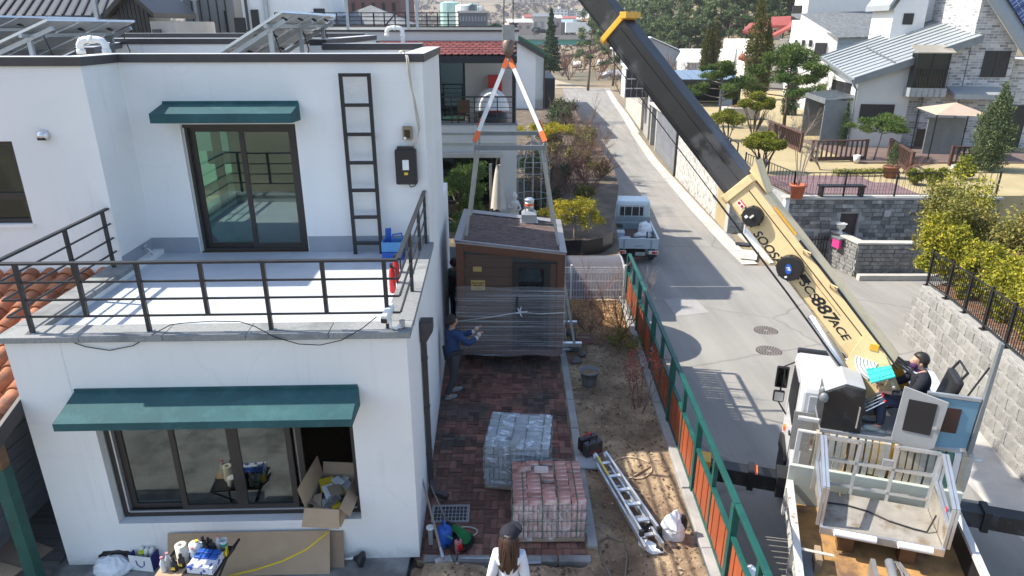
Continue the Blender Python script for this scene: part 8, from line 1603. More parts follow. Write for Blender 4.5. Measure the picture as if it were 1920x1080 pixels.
# local: x along the front, y away; the low wing front is y=0
a=MP(1597,143,0);b=MP(1840,62,0);c_=MP(1722,100,0);ze,zs_=a.z,(b.z-a.z)/(b.x-a.x);xw=c_.x
f=MB();f.ext([(0,0,-.3),(xw,0,-.3),(xw,0,ze+zs_*xw-.1),(0,0,ze-.1)],(0,5.6,0));f.build('wing_wall',m_gable,mh)
MB().ext([(-.03,.02,-.3),(-.03,5.58,-.3),(-.03,5.58,ze-.12+TL*5.58),(-.03,.02,ze-.12)],(.03,0,0)).build('end_wall',m_wht,mh)
yb=6.4;rf=E('roof',(0,0,0),parent=mh);ov=.35
def rz_(x,y=0):return ze+.05+zs_*x+TL*y
MB().ext([(-.4,-ov,rz_(-.4)),(b.x,-ov,rz_(b.x)),(b.x,yb,rz_(b.x,yb)),(-.4,yb,rz_(-.4,yb))],(0,0,-.06)).build('roof_sheet',m_seam,rf)
for y in np.arange(-ov+.05,yb,.6):MB().bar((-.4,y,rz_(-.4,y)+.03),(b.x,y,rz_(b.x,y)+.03),.10,.08).build('seam',m_spr,rf)
MB().ext([(-.42,-ov-.04,rz_(-.42)+.06),(b.x,-ov-.04,rz_(b.x)+.06),(b.x,-ov-.04,rz_(b.x)-.34),(-.42,-ov-.04,rz_(-.42)-.34)],(0,.05,0)).build('rake_board',m_spr,rf);MB().bar((-.46,-ov,rz_(-.4,-ov)-.08),(-.46,yb,rz_(-.4,yb)-.08),.12,.12).build('gutter',m_spr,rf)
for x in (1.6,5.6):MB().bar((x,-.1,rz_(x)+.12),(x,4.6 if x < 3 else 2.0,rz_(x,4.6 if x < 3 else 2.0)+.12),.05,.05).build('snow_bar',m_spr,rf)
MB().tube([(-.46,-.2,rz_(-.4)-.1),(-.12,-.12,rz_(-.4)-.6),(-.08,-.1,.1)],.05,6).build('downpipe',m_spr,mh)
def mwin(parent,p0,p1,ly,mull=1,name='window',dep=.05):
 x0,x1,z0,z1=p0.x,p1.x,p1.z,p0.z;o=E(name,(0,0,0),parent=parent);f=MB();w_=(x1-x0);holes=[];n=mull+1
 for i in range(n):holes.append((x0+.05+(w_-.05)*i/n,x0+(w_-.05)*(i+1)/n,z0+.05,z1-.05))
 holes_wall(f,x0,x1,z0,z1,ly-dep,ly+.02,holes);f.build('frame',m_frame,o);MB().box(x0+.03,x1-.03,ly-.03,ly-.015,z0+.03,z1-.03).build('pane',m_plastk,o);return o
mwin(mh,MP(1614,195,0),MP(1672,226,0),0)
# clerestory and porch on the end wall
for i in range(3):MB().box(-.06,-.03,1.0+i*1.2,2.1+i*1.2,2.75,3.35).build('clerestory_pane',m_plastk,mh)
pc_=E('porch',(0,0,0),parent=mh);MB().ext([(-1.5,.3,2.55),(-.03,.3,2.75),(-.03,4.4,2.75),(-1.5,4.4,2.55)],(0,0,-.10)).build('porch_roof',m_seam,pc_)
for y in np.arange(.4,4.4,.5):MB().bar((-1.5,y,2.58),(-.03,y,2.78),.07,.06).build('seam',m_spr,pc_)
MB().box(-1.5,-.03,.3,.42,-.1,2.5).build('cheek',m_spr,pc_);MB().box(-1.5,-.03,4.28,4.4,-.1,2.5).build('cheek',m_spr,pc_);MB().box(-1.55,-1.45,.25,4.45,2.3,2.56).build('fascia',m_spr,pc_)
MB().box(-.10,-.04,.6,4.1,.05,2.4).build('glass_door',m_glass_d,pc_);MB().box(-.14,-.04,2.8,3.0,.0,2.45).build('white_post',m_white,pc_);MB().box(-.15,-.04,.5,4.2,-.1,.05).build('threshold',m_white,pc_)
# recessed brick part, gable part, tower
x2=MP(1800,150,-.4).x;MB().box(xw,x2+.4,.6,5,-.3,rz_(xw)-.1).build('recess_wall',m_brick,mh)
MB().ext([(xw+.9,.35,1),(x2+.5,.35,1),(x2+.5,.35,rz_(x2)-.2),(xw+.9,.35,rz_(xw+.9)-.2)],(0,.3,0)).build('recess_front',m_brick,mh)
YG=.45;gl=MP(1796,200,YG).x;gr=MP(1908,90,YG);zr2=MP(1815,-10,YG).z;sl2=(zr2-gr.z)/(gl-gr.x);xa_=gl
wz0,wz1=MP(1848,95,YG),MP(1884,145,YG)
mb=MB();mb.ext([(gl,YG,-.3),(gr.x,YG,-.3),(gr.x,YG,gr.z),(gl,YG,zr2)],(0,8,0));mb.build('brick_gable',m_brick,mh);mwin(mh,wz0,wz1,YG)
RA,RB=Vector((gl-.5,YG-.5,zr2-sl2*.5+.12)),Vector((gr.x+.6,YG-.5,gr.z+sl2*.6+.12));RC=Vector((3.6,2.6,2.2))
MB().ext([RA,RB,RB+RC*1.6,RA+RC*1.6],(0,0,-.14)).build('gable_roof',m_seam,mh);MB().ext([RA+Vector((0,-.04,.1)),RB+Vector((0,-.04,.1)),RB+Vector((0,-.04,-.34)),RA+Vector((0,-.04,-.34))],(0,.05,0)).build('bargeboard',m_seam,mh)
MB().box(gr.x-.02,gr.x+3,YG+.6,6,-.3,gr.z-.6).build('side_wall',m_brick,mh);MB().tube([(gr.x+.1,YG+.5,gr.z-.3),(gr.x+.1,YG+.5,.2)],.06,6).build('downpipe',m_spr,mh);MB().box(gr.x+.3,gr.x+1.6,YG+.55,YG+.6,.0,2.3).build('side_door',m_black,mh)
pvr=E('roof_solar_panel',(0,0,0),parent=mh)
m_bc=mat('blue_cells',(.02,.035,.16),.15,var=.1,coat=.5);RN=(RB-RA).cross(RC).normalized();du=(RB-RA)/4.2;dv=RC/3.0
for i in range(4):
 for j in range(4):
  o_=RA+RC*.13+du*i+dv*j+RN*.08;o=MB().ext([o_,o_+du*.96,o_+du*.96+dv*.96,o_+dv*.96],RN*.05).build('module',m_bc,pvr)
  for k in range(1,6):MB().bar(o_+du*.96*k/6+RN*.055,o_+du*.96*k/6+dv*.96+RN*.055,.02,.01,up=RN).build('grid_line',m_alu,o)
  for k in range(1,4):MB().bar(o_+dv*.96*k/4+RN*.055,o_+dv*.96*k/4+du*.96+RN*.055,.02,.01,up=RN).build('grid_line',m_alu,o)
tx0,tx1=MP(1671,50,5.0).x,MP(1732,50,5.0).x;zt0=rz_(tx0)-.5;mb=MB();mb.ext([(tx0,5.0,zt0),(tx1,5.0,zt0),(tx1,5.0,rz_(tx1)+5.2),(tx0,5.0,rz_(tx0)+2.4)],(0,3.5,0));mb.build('tower',m_wht,mh);mwin(mh,MP(1695,25,5.0),MP(1710,46,5.0),5.0,0);MB().ext([(tx0-.4,4.7,rz_(tx0)+2.3),(tx1,4.7,rz_(tx1)+5.3),(tx1,4.7,rz_(tx1)+5.5),(tx0-.4,4.7,rz_(tx0)+2.6)],(0,4,0)).build('tower_roof',m_seam,mh)
ty0,ty1=MP(1768,40,6.0).x,MP(1830,40,6.0).x;MB().box(tx1,ty1+1,6.0,8,rz_(tx1)-1.5,12).build('tower_back',m_wht,mh);mwin(mh,MP(1799,-8,6.0),MP(1811,11,6.0),6.0,0)
# glazed bay
by0=MP(1710,165,-.75);by1=MP(1768,100,-.75);bay=E('glazed_bay',(0,0,0),parent=mh);bx0,bx1,bz0,bz1=by0.x,MP(1770,165,-.75).x,by0.z,by1.z
MB().box(bx0-.12,bx1+.12,-.85,.0,bz0-.45,bz0).build('base',m_seam,bay)
for i in range(6):MB().box(bx0-.1+i*(bx1-bx0+.2)/6,bx0-.06+i*(bx1-bx0+.2)/6,-.88,-.851,bz0-.44,bz0-.02).build('seam',m_spr,bay)
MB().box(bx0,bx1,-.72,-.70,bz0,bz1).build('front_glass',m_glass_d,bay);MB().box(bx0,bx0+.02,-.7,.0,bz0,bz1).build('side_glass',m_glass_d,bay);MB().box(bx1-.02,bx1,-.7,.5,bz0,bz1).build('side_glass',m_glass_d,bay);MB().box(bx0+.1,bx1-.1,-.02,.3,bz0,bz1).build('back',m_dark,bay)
for x in (bx0,(bx0+bx1)/2,bx1):MB().bar((x,-.72,bz0),(x,-.72,bz1),.07).build('mullion',m_black,bay)
MB().bar((bx0-.1,-.82,bz0+1.0),(bx1+.1,-.82,bz0+1.0),.05).build('guard_rail',m_black,bay)
for i in range(14):x=bx0-.08+i*(bx1-bx0+.16)/13;MB().bar((x,-.82,bz0),(x,-.82,bz0+1.0),.02).build('guard_bar',m_black,bay)
MB().ext([(bx0-.15,-1.0,bz1),(bx1+.15,-1.0,bz1),(bx1+.15,.1,bz1+.35),(bx0-.15,.1,bz1+.35)],(0,0,.05)).build('glass_canopy',mat('smoked_canopy',(.30,.27,.22),.2,var=.1),bay)
dx=MP(1720,240,.6).x;MB().box(dx,dx+1.0,.55,.6,.0,2.25).build('entrance_door',mat('brown_door',(.09,.055,.04),.5,var=.15),mh);MB().ext([(xw+1.9,-.9,3.0),(xw+4.6,-.9,3.0),(xw+4.6,.3,3.3),(xw+1.9,.3,3.3)],(0,0,-.25)).build('entrance_canopy',m_seam,mh)
# cloth awning with posts
p=MP(1800,235,-3.2);aw=E('garden_canopy',(Matrix.Translation(MHO) @ Matrix.Rotation(MHA,4,'Z')) @ Vector((p.x-1.2,-2.6,0)),MHA,'beige cloth canopy on thin posts at the house entrance','canopy');w_=2.4
MB().add([(-.3,-1.2,2.25),(w_,-1.2,2.2),(w_,1.2,2.35),(-.3,1.2,2.35),((w_-.3)/2,0,2.75)],[(0,1,4),(1,2,4),(2,3,4),(3,0,4)]).build('cloth',mat('beige_cloth',(.42,.33,.25),.9,var=.06),aw)
for x in (-.2,w_-.1):
 for y in (-1.1,1.1):MB().bar((x,y,0),(x,y,2.25),.05).build('post',m_black,aw)
MB().box(.2,2.0,.6,.7,0,1.9).build('dark_screen',m_spr,aw)
# ================================================================ white houses with slate roofs and red roofed house
def wbox(px,py,Y):return UY(px,py,Y)
m_slate=mat('grey_slate_roof',(.16,.17,.175),.8,var=.2,sc=2,bump=.3,bsc=12,c2=(.22,.23,.24),p2=(.5,.65),sc2=4);m_redr=mat('red_roof_tile',(.32,.075,.06),.7,var=.15,sc=3,bump=.3,bsc=10);m_cream2=mat('cream_render',(.72,.68,.60),.85,var=.05)
wh=E('white_slate_house',(0,0,0),0,'white rendered house with grey slate mono pitch roofs behind the modern house','house');Y0=62.0
xl,xm,xr=UY(1485,60,Y0).x,UY(1512,60,Y0).x,UY(1680,60,Y0).x;zg=.2
ztop=UY(1500,0,Y0).z+2
MB().ext([(UY(1483,60,Y0+7).x,Y0+7,-2),(UY(1508,60,Y0).x,Y0,-2),(xr+2,Y0+1,-2),(xr+2,Y0+9,-2)],(0,0,ztop+2)).build('rear_block',m_wht,wh)
MB().ext([(UY(1504,0,Y0).x,Y0-.2,ztop),(xr+2.5,Y0+.6,ztop-.5),(xr+2.5,Y0+9,ztop+2),(UY(1480,0,Y0+8).x,Y0+9,ztop+2.5)],(0,0,.2)).build('rear_roof',m_slate,wh)
Yf=57.0;q0,q1,q2=UY(1518,27,Yf),UY(1572,70,Yf-.5),UY(1675,55,Yf+1);b0,b1=UY(1505,130,Yf),UY(1565,135,Yf-.5)
mb=MB();mb.ext([(q0.x,Yf+1.5,-1),(q1.x,Yf-.5,-1),(q1.x,Yf-.5,q1.z),(q0.x,Yf+1.5,q0.z)],(.05,.25,0));mb.build('wing_end_wall',m_wht,wh)
MB().ext([(q1.x,Yf-.48,-1),(q2.x+1,Yf+1.2,-1),(q2.x+1,Yf+1.2,q1.z-.1),(q1.x,Yf-.48,q1.z-.1)],(0,.2,0)).build('wing_side_wall',mat('blue_grey_siding',(.26,.34,.46),.6,var=.05),wh)
for i in range(5):z=q1.z-.5-i*.55;MB().bar((q1.x,Yf-.5,z),(q2.x+1,Yf+1.18,z),.03,.03).build('siding_line',m_spr,wh)
MB().add([(q1.x-.15,Yf-.8,q1.z),(q2.x+1.2,Yf+.9,q1.z+.1),(q2.x+1.6,Yf+5.5,q0.z+.4),(q0.x-.2,Yf+3.2,q0.z+.1),(q1.x-.15,Yf-.8,q1.z-.14),(q2.x+1.2,Yf+.9,q1.z-.04),(q2.x+1.6,Yf+5.5,q0.z+.26),(q0.x-.2,Yf+3.2,q0.z-.04)],[(0,1,2,3),(7,6,5,4),(0,4,5,1),(1,5,6,2),(2,6,7,3),(3,7,4,0)]).build('wing_roof',m_slate,wh)
e=Vector((q1.x-q0.x,-2.0));
def wend(px0,py0,px1,py1,pane=m_plastk):
 t0,t1=(px0-1518)/(1572-1518),(px1-1518)/(1572-1518);P0=Vector((q0.x,Yf+1.5)).lerp(Vector((q1.x,Yf-.5)),t0);P1=Vector((q0.x,Yf+1.5)).lerp(Vector((q1.x,Yf-.5)),t1);za,zb=UY(px0,py1,P0.y).z,UY(px0,py0,P0.y).z
 o=MB().ext([(P0.x,P0.y-.06,za),(P1.x,P1.y-.06,za),(P1.x,P1.y-.06,zb),(P0.x,P0.y-.06,zb)],(0,.03,0)).build('window',m_frame,wh);MB().ext([(P0.x+.06,P0.y-.10,za+.08),(P1.x-.06,P1.y-.10,za+.08),(P1.x-.06,P1.y-.10,zb-.08),(P0.x+.06,P0.y-.10,zb-.08)],(0,.02,0)).build('pane',pane,o)
for k in range(3):wend(1513+10*k,75,1517+10*k,87);wend(1509+10*k,102,1513+10*k,114)
wend(1542,80,1558,106);p=UY(1493,24,Y0+3);MB().box(p.x-.5,p.x+.5,Y0+2.6,Y0+2.75,p.z-.6,p.z+.6).build('window',m_plastk,wh)
spire('spire_cypress',(*UY(1492,122,54).xy,-1.2),5.6,.75,'dark spire cypress against the white slate house',31,l_pined,.2,2600)
rh=E('red_roofed_house',(0,0,0),0,'cream house with red tiled roofs and dormers behind the cypresses','house');Yr=80.0;A=UY(1400,90,Yr);B=UY(1485,90,Yr)
def rbox(px0,px1,py0,py1,Y,dep,name,m):a,b=UY(px0,py0,Y),UY(px1,py1,Y);return MB().box(a.x,b.x,Y,Y+dep,b.z,a.z).build(name,m,rh)
rbox(1402,1490,75,200,Yr,9,'wall',m_cream2);rbox(1447,1490,75,180,Yr-2,3,'wing_wall',m_cream2)
def rroof(pts,name='roof_plane'):P=[UY(*p) for p in pts];return MB().ext(P,(0,.1,.25)).build(name,m_redr,rh)
rroof([(1392,62,Yr-.6),(1440,76,Yr-.6),(1452,40,Yr+5),(1405,48,Yr+4)]);rroof([(1440,76,Yr-2.6),(1488,52,Yr-2.6),(1490,30,Yr+4),(1445,62,Yr+2)]);rroof([(1443,52,Yr-1),(1492,52,Yr-1),(1490,34,Yr+2),(1446,36,Yr+2)],'dormer_roof');rroof([(1430,108,Yr-1),(1448,108,Yr-1),(1446,94,Yr+1),(1430,94,Yr+1)],'porch_roof');rroof([(1384,112,Yr-1),(1402,116,Yr-1),(1402,104,Yr+1),(1390,104,Yr+1)],'porch_roof')
rbox(1446,1462,52,74,Yr-.8,2,'dormer_wall',m_cream2)
for (a,b,c,d) in ((1432,72,1436,84),(1440,76,1444,88),(1452,56,1455,63),(1432,112,1436,120),(1437,114,1441,121),(1443,116,1447,123),(1404,118,1408,130),(1455,95,1460,106)):rbox(a,c,b,d,Yr-2.12 if a > 1446 and b > 80 else Yr-.95,.06,'window',m_plastk)
for i,(px,py,Y,H_,r,l) in enumerate(((1408,182,66,9.2,1.25,'tall brown green cypress spire in front of the red roofed house'),(1428,175,66,6.4,.9,'shorter cypress spire right of the tall one'),(1322,134,84,5.2,.8,'left of the two slim cypress spires above the solar carport'),(1335,134,84,5.6,.8,'right of the two slim cypress spires above the solar carport'))):p=UY(px,py,Y);spire('spire_cypress',(p.x,Y,p.z),H_,r,l,40+i,l_cyp,.22,4200,'cypress spires in the middle distance')
# solar carport
cpo=E('solar_carport',(*UY(1318,205,62).xy,ZTe),R(0),'black carport with solar panel roof in the middle distance','carport');a=UY(1262,150,60);b=UY(1375,143,60);W2=(b.x-a.x)/2
zc0=a.z-ZTe
for i in range(6):
 for j in range(2):x0=-W2+i*W2/3;MB().ext([(x0+.02,-2+j*2.2,zc0+j*.25),(x0+W2/3-.02,-2+j*2.2,zc0+j*.25),(x0+W2/3-.02,.15+j*2.2,zc0+.25+j*.25),(x0+.02,.15+j*2.2,zc0+.25+j*.25)],(0,0,.05)).build('module',m_cell if False else mat('pale_cells',(.10,.13,.17),.12,var=.1,coat=.6) if 'pale_cells' not in MATS else MATS['pale_cells'],cpo)
MB().box(-W2-.1,W2+.1,-2.1,-1.9,zc0-.35,zc0-.02).build('fascia',m_black,cpo);MB().box(-W2,W2,2,2.2,0,zc0).build('rear_wall',m_black,cpo);MB().box(W2-.2,W2,-2,2,0,zc0-.1).build('side_wall',m_black,cpo);MB().box(-W2,-W2+.2,-2,2,0,zc0-.1).build('side_wall',m_black,cpo);MB().box(W2*.3,W2*.75,-2.0,-1.9,0,1.3).build('blue_cover',m_shut,cpo)
t=E('glass_house',(*UY(1190,172,62).xy,.9),0,'small white framed glass house above the tiled wall','glass house');
for x in (-.8,-.3,.2,.7):
 for z in (0,.8,1.6):MB().box(x,x+.46,-.02,.02,z+.05,z+.75).build('pane',m_plastk,t)
MB().box(-.9,1.2,.02,2,0,2.4).build('body',m_wht,t);MB().ext([(-1,-.1,2.4),(1.3,-.1,2.4),(1.3,2,2.7),(-1,2,2.7)],(0,0,.08)).build('roof',m_wht,t)
p=U(1385,222,ZTe);t=E('planter_bed',(p.x,p.y,ZTe),0,'raised planter with dry plants beside the cloud pine','planter');MB().box(-1.3,1.3,-.7,.7,0,.8).build('box',m_concl,t);foliage('dry_plants',[((0,0,.85),(1.1,.5,.15),500)],.12,l_dead,t,seed=3)
# barns
br_=E('grey_barn',(0,0,0),0,'grey barn with white gabled roof behind the crane boom','barn');Yq=112;a,b,c=UY(1212,80,Yq),UY(1275,97,Yq),UY(1238,88,Yq);zb_=UY(1240,125,Yq).z
MB().ext([(a.x-3,Yq,zb_),(b.x,Yq,zb_),(b.x,Yq,b.z),(c.x-1.5,Yq,a.z+.6),(a.x-3,Yq,b.z)],(0,16,0)).build('wall',mat('grey_cladding',(.30,.31,.33),.6,var=.06),br_);MB().ext([(c.x-1.5,Yq-.4,a.z+.7),(b.x+.4,Yq-.4,b.z),(b.x+.4,Yq+16,b.z),(c.x-1.5,Yq+16,a.z+.7)],(0,0,.15)).build('roof',m_wht,br_);MB().ext([(c.x-1.5,Yq-.4,a.z+.7),(a.x-3.4,Yq-.4,b.z),(a.x-3.4,Yq+16,b.z),(c.x-1.5,Yq+16,a.z+.7)],(0,0,.15)).build('roof',m_wht,br_)
br2=E('white_barn',(0,0,0),0,'long white barn with pale metal roof behind the slim cypresses','barn');Yq=104;a,b=UY(1290,108,Yq),UY(1405,118,Yq);MB().box(a.x,b.x,Yq,Yq+8,-2,b.z).build('wall',mat('grey_white_cladding',(.5,.52,.54),.6),br2);r0,r1=UY(1298,93,Yq+4),UY(1405,93,Yq+4);MB().ext([(a.x-.4,Yq-.5,b.z),(b.x,Yq-.5,b.z),(b.x,Yq+4,r1.z),(a.x-.4,Yq+4,r1.z)],(0,0,.12)).build('roof',m_wht,br2);MB().add([(a.x,Yq-.02,b.z),(a.x,Yq+8,b.z),(a.x,Yq+4,r0.z)],[(0,1,2)]).build('gable',m_wht,br2)
MB().box(a.x+1.5,a.x+2.6,Yq-.05,Yq,-2,UY(1310,112,Yq).z).build('door',m_white,br2)
# ================================================================ rooftops behind the white house on the left
sl=E('slate_roofed_house',(0,0,0),0,'house with dark slate roof and black timber gable at upper left','house');Y5=30.0
def PX(l,px,py):return UY(px,py,Y5+l)
m_slt=mat('dark_slate',(.045,.05,.06),.6,var=.25,sc=4,bump=.2);P=[UY(-30,30,Y5),UY(228,28,Y5),UY(250,-45,Y5+6),UY(30,-45,Y5+6)];o=MB().ext(P,(0,0,-.15)).build('roof',m_slt,sl)
for i in range(15):t=i/14;MB().bar(P[0].lerp(P[1],t)+Vector((0,-.02,.03)),P[3].lerp(P[2],t)+Vector((0,0,.03)),.06,.06).build('seam',m_black,o)
a,b=UY(190,28,Y5+.4),UY(330,85,Y5+.4);MB().box(UY(-40,30,Y5+.4).x,UY(228,60,Y5+.4).x,Y5+.4,Y5+5,0,UY(0,30,Y5+.4).z).build('wall',mat('beige_panel',(.42,.40,.36),.8,var=.1,sc=2),sl)
tg_=E('timber_gable',(0,0,0),parent=sl);x0,x1,xp=UY(226,60,Y5).x,UY(285,60,Y5).x,UY(258,60,Y5).x;zt0=UY(258,-10,Y5).z;ze0=UY(258,24,Y5).z;zb0=3.0
for i in range(8):xa_=x0+(x1-x0)*i/8;MB().box(xa_,xa_+(x1-x0)/8-.03,Y5-.06,Y5,zb0,ze0+(zt0-ze0)*(1-abs((i+.5)/8-.5)*2)).build('board',m_black,tg_)
for s,xe in ((1,x1+.35),(-1,x0-.35)):MB().ext([(xp,Y5-.35,zt0+.25),(xe,Y5-.35,ze0-.0),(xe,Y5-.35,ze0-.2),(xp,Y5-.35,zt0)],(0,4,0)).build('roof_edge',m_frame,tg_)
MB().box(x1,x1+1.0,Y5-.05,Y5+4,2,UY(300,30,Y5).z-.2).build('side_wall',mat('beige_panel2',(.40,.38,.35),.8,var=.1,sc=2),sl);
for px in (222,295):q=UY(px,55,Y5-.1);MB().box(q.x-.15,q.x+.15,Y5-.25,Y5-.08,3,q.z).build('downpipe',m_coping,sl)
q=UY(181,25,Y5-.3);MB().bar((q.x,Y5-.3,3),(q.x,Y5-.3,q.z+1.5),.16).build('mast',m_bluel if False else m_galv,sl)
gb=E('grey_panel_house',(0,0,0),0,'dark grey panelled house behind the flat roof','house');Y6=36.0
a,b=UY(337,-30,Y6),UY(445,62,Y6);MB().box(a.x,b.x,Y6,Y6+2.5,0,a.z).build('wall',mat('slate_panel',(.15,.155,.16),.6,var=.15,sc=1),gb)
for i in range(1,6):x=a.x+(b.x-a.x)*i/6;MB().box(x-.03,x+.03,Y6-.02,Y6,3,a.z).build('joint',m_black,gb)
q0_,q1_=UY(420,20,Y6-.05),UY(427,60,Y6-.05);MB().box(q0_.x,q1_.x,Y6-.08,Y6,q1_.z,q0_.z).build('window',m_glass_d,gb);q=UY(366,10,Y6-.2);MB().bar((q.x,Y6-.2,3),(q.x,Y6-.2,q.z+.2),.12).build('lamp_mast',m_galv,gb);MB().ob((q.x,Y6-.25,q.z+.3),(.25,.2,.2)).build('lamp_head',m_galv,gb)
wb_=E('white_block_house',(0,0,0),0,'plain white block with dark window and black downpipe behind the roof','house');Y7=34.0;a,b=UY(448,-30,Y7),UY(605,62,Y7);MB().box(a.x,b.x,Y7,Y7+5,0,a.z).build('wall',m_plaster,wb_);q,r_=UY(470,18,Y7),UY(489,58,Y7);MB().box(q.x,r_.x,Y7-.06,Y7,r_.z,q.z).build('window',m_plastk,wb_);q,r_=UY(588,16,Y7),UY(610,28,Y7);MB().box(q.x,r_.x,Y7-.06,Y7,r_.z,q.z).build('window',m_plastk,wb_);q=UY(498,10,Y7-.1);MB().bar((q.x,Y7-.1,3),(q.x,Y7-.1,q.z+1),.18).build('flue',m_galv,wb_);q=UY(461,10,Y7-.1);MB().bar((q.x,Y7-.1,3),(q.x,Y7-.1,q.z+1),.1).build('downpipe',m_coping,wb_)
bh=E('brown_brick_block',(0,0,0),0,'reddish brown brick apartment block behind the roof railings','house');Y8=70.0;a,b=UY(628,-40,Y8),UY(752,40,Y8);MB().box(a.x,b.x,Y8,Y8+10,-2,a.z).build('wall',mat('brown_brick',(.16,.09,.085),.8,var=.1,sc=2),bh)
for i in range(6):q,r_=UY(640+i*19,5,Y8),UY(646+i*19,22,Y8);MB().box(q.x,r_.x,Y8-.1,Y8,r_.z,q.z).build('window',m_plastk,bh)
rfm=mat('grey_roof_deck',(.33,.33,.33),.8,var=.1);rb=E('flat_roof_block',(0,0,0),0,'flat roofed block with low parapets behind the middle solar array','house');Y9=26.5;a=UY(545,56,Y9);b=UY(850,56,Y9)
MB().box(a.x,-4.7,Y9,Y9+7,0,a.z-.2).build('block',m_plaster,rb);MB().box(a.x,-4.7,Y9-.1,Y9+.25,a.z-.2,a.z).build('coping',m_coping,rb)
ra=E('roof_railing',(0,0,0),0,'black roof terrace railing behind the middle solar array','railing');Yr2=33
for (p0x,p1x,yt,yb2) in ((515,700,24,48),(700,860,24,48)):
 A0,B0=UY(p0x,yt,Yr2),UY(p1x,yt,Yr2);zb2=UY(p0x,yb2,Yr2).z
 for k in range(4):z=A0.z-(A0.z-zb2)*k/3.2;MB().bar((A0.x,Yr2,z),(B0.x,Yr2,z),.04).build('rail',m_black,ra)
 n=8
 for i in range(n+1):x=A0.x+(B0.x-A0.x)*i/n;MB().bar((x,Yr2,zb2-.2),(x,Yr2,A0.z),.05).build('post',m_black,ra)
A0=UY(745,55,Yr2-1);B0=UY(712,55,Yr2-1);MB().bar((B0.x,Yr2-1,A0.z-.1),(UY(742,25,Yr2-1).x,Yr2-1,UY(742,25,Yr2-1).z),.06).build('stair_rail',m_black,ra);MB().box(UY(690,50,33).x,0.1,32.9,33.2,5.8,UY(700,50,33).z).build('ledge',m_coping,ra)
gz=E('roof_gazebo',(*UY(697,36,38).xy,5.5),0,'low hipped pavilion roof behind the roof railing','pavilion');mb=MB();mb.add([(-2.2,-2,1.35),(2.2,-2,1.35),(2.2,2,1.35),(-2.2,2,1.35),(0,0,2.3)],[(0,1,4),(1,2,4),(2,3,4),(3,0,4)]);mb.build('roof',m_slate,gz);MB().box(-2.1,2.1,-1.9,1.9,0,1.3).build('body',m_frame,gz)
for i,(px,l) in enumerate(((653,'thin grey steel mast beside the brown block'),(766,'thin pale steel mast above the red pent roof, left of the pair'),(783,'thin pale steel mast above the red pent roof, right of the pair'))):q=UY(px,55,27);t=E('steel_mast',(q.x,27,5.9),0,l,'mast','steel masts on the roofs');MB().bar((0,0,0),(0,0,3.2),.09).build('pole',m_galv,t);MB().ob((0,0,.02),(.2,.2,.03)).build('foot',m_galv,t)
rp=E('small_railing',(0,0,0),0,'short black railing between grey house and white block','railing');
for i in range(10):q=UY(440+i*2.2,40,32);MB().bar((q.x,32,5.5),(q.x,32,UY(440,33,32).z),.04).build('bar',m_black,rp)
for (a0,a1,nm) in ((352,404,'long'),):
 rp=E('small_railing',(0,0,0),0,'black balcony railing on the dark grey panelled house','railing')
 for i in range(14):q=UY(a0+i*3.8,48,35);MB().bar((q.x,35,5.4),(q.x,35,UY(a0,42,35).z),.05).build('bar',m_black,rp)
 MB().bar((UY(a0,42,35).x,35,UY(a0,42,35).z),(UY(a1,42,35).x,35,UY(a1,42,35).z),.07).build('rail',m_black,rp)
# ================================================================ far town, viaduct, trees, hills
vd=E('viaduct',(0,0,0),0,'road viaduct with turquoise girder across the valley','viaduct');Yv=210.0;zt_=UY(1080,68,Yv).z;zb_=UY(1080,74,Yv).z;zc_=UY(1080,84,Yv).z
MB().box(-30,60,Yv-.2,Yv+12,zb_,zt_-.4).build('deck',m_conc,vd);MB().box(-30,60,Yv-.5,Yv-.2,zb_,zt_+.3).build('parapet',m_concl,vd);MB().box(-30,60,Yv+.3,Yv+2,zc_,zb_).build('girder',mat('turquoise_girder',(.08,.36,.34),.6,var=.1),vd)
for x in (-18,8,34):MB().box(x-1,x+1,Yv+2,Yv+8,-3,zc_).build('pier',m_conc,vd)
def carx(px,py,Y,L,label,m,truck=False,grp='vehicles on the viaduct',rz=0):
 p=UY(px,py,Y);t=E('truck' if truck else 'car',(p.x,p.y,p.z),rz,label,'truck' if truck else 'car',grp)
 if truck:MB().box(-L/2,L/2-1.8,-1.1,1.1,.6,3.4).build('box',m,t,bev=.05);MB().box(L/2-1.7,L/2,-1.05,1.05,.5,2.6).build('cab',m,t,bev=.15)
 else:MB().ext([(-L/2,-.8,.3),(L/2,-.8,.3),(L/2,-.8,.75),(L*.28,-.8,.9),(L*.12,-.8,1.4),(-L*.3,-.8,1.4),(-L*.45,-.8,.9),(-L/2,-.8,.85)],(0,1.6,0)).build('body',m,t,bev=.06);MB().box(-L*.32,L*.16,-.82,.82,.92,1.3).build('windows',m_plastk,t)
 for x in (-L*.3,L*.3):MB().lathe([(.33,-.9),(.33,.9)],12,(x,0,.33),axis='Y').build('wheels',m_rubber,t)
carx(1017,64,Yv+3,4.5,'dark blue car on the viaduct',m_navy);carx(1008,60,Yv+8,4.5,'grey car behind the dark blue one on the viaduct',m_spr);carx(1090,65,Yv+5,9.5,'white box lorry on the viaduct',m_wht,True)
p=U(1083,128,T(15,140));carx(1083,127,160,4.4,'white car parked beyond the end of the road',m_wht,False,'cars beyond the road',R(80));carx(1128,123,170,4.4,'small white vehicle parked left of the boom in the field',m_wht,False,'cars beyond the road',R(75))
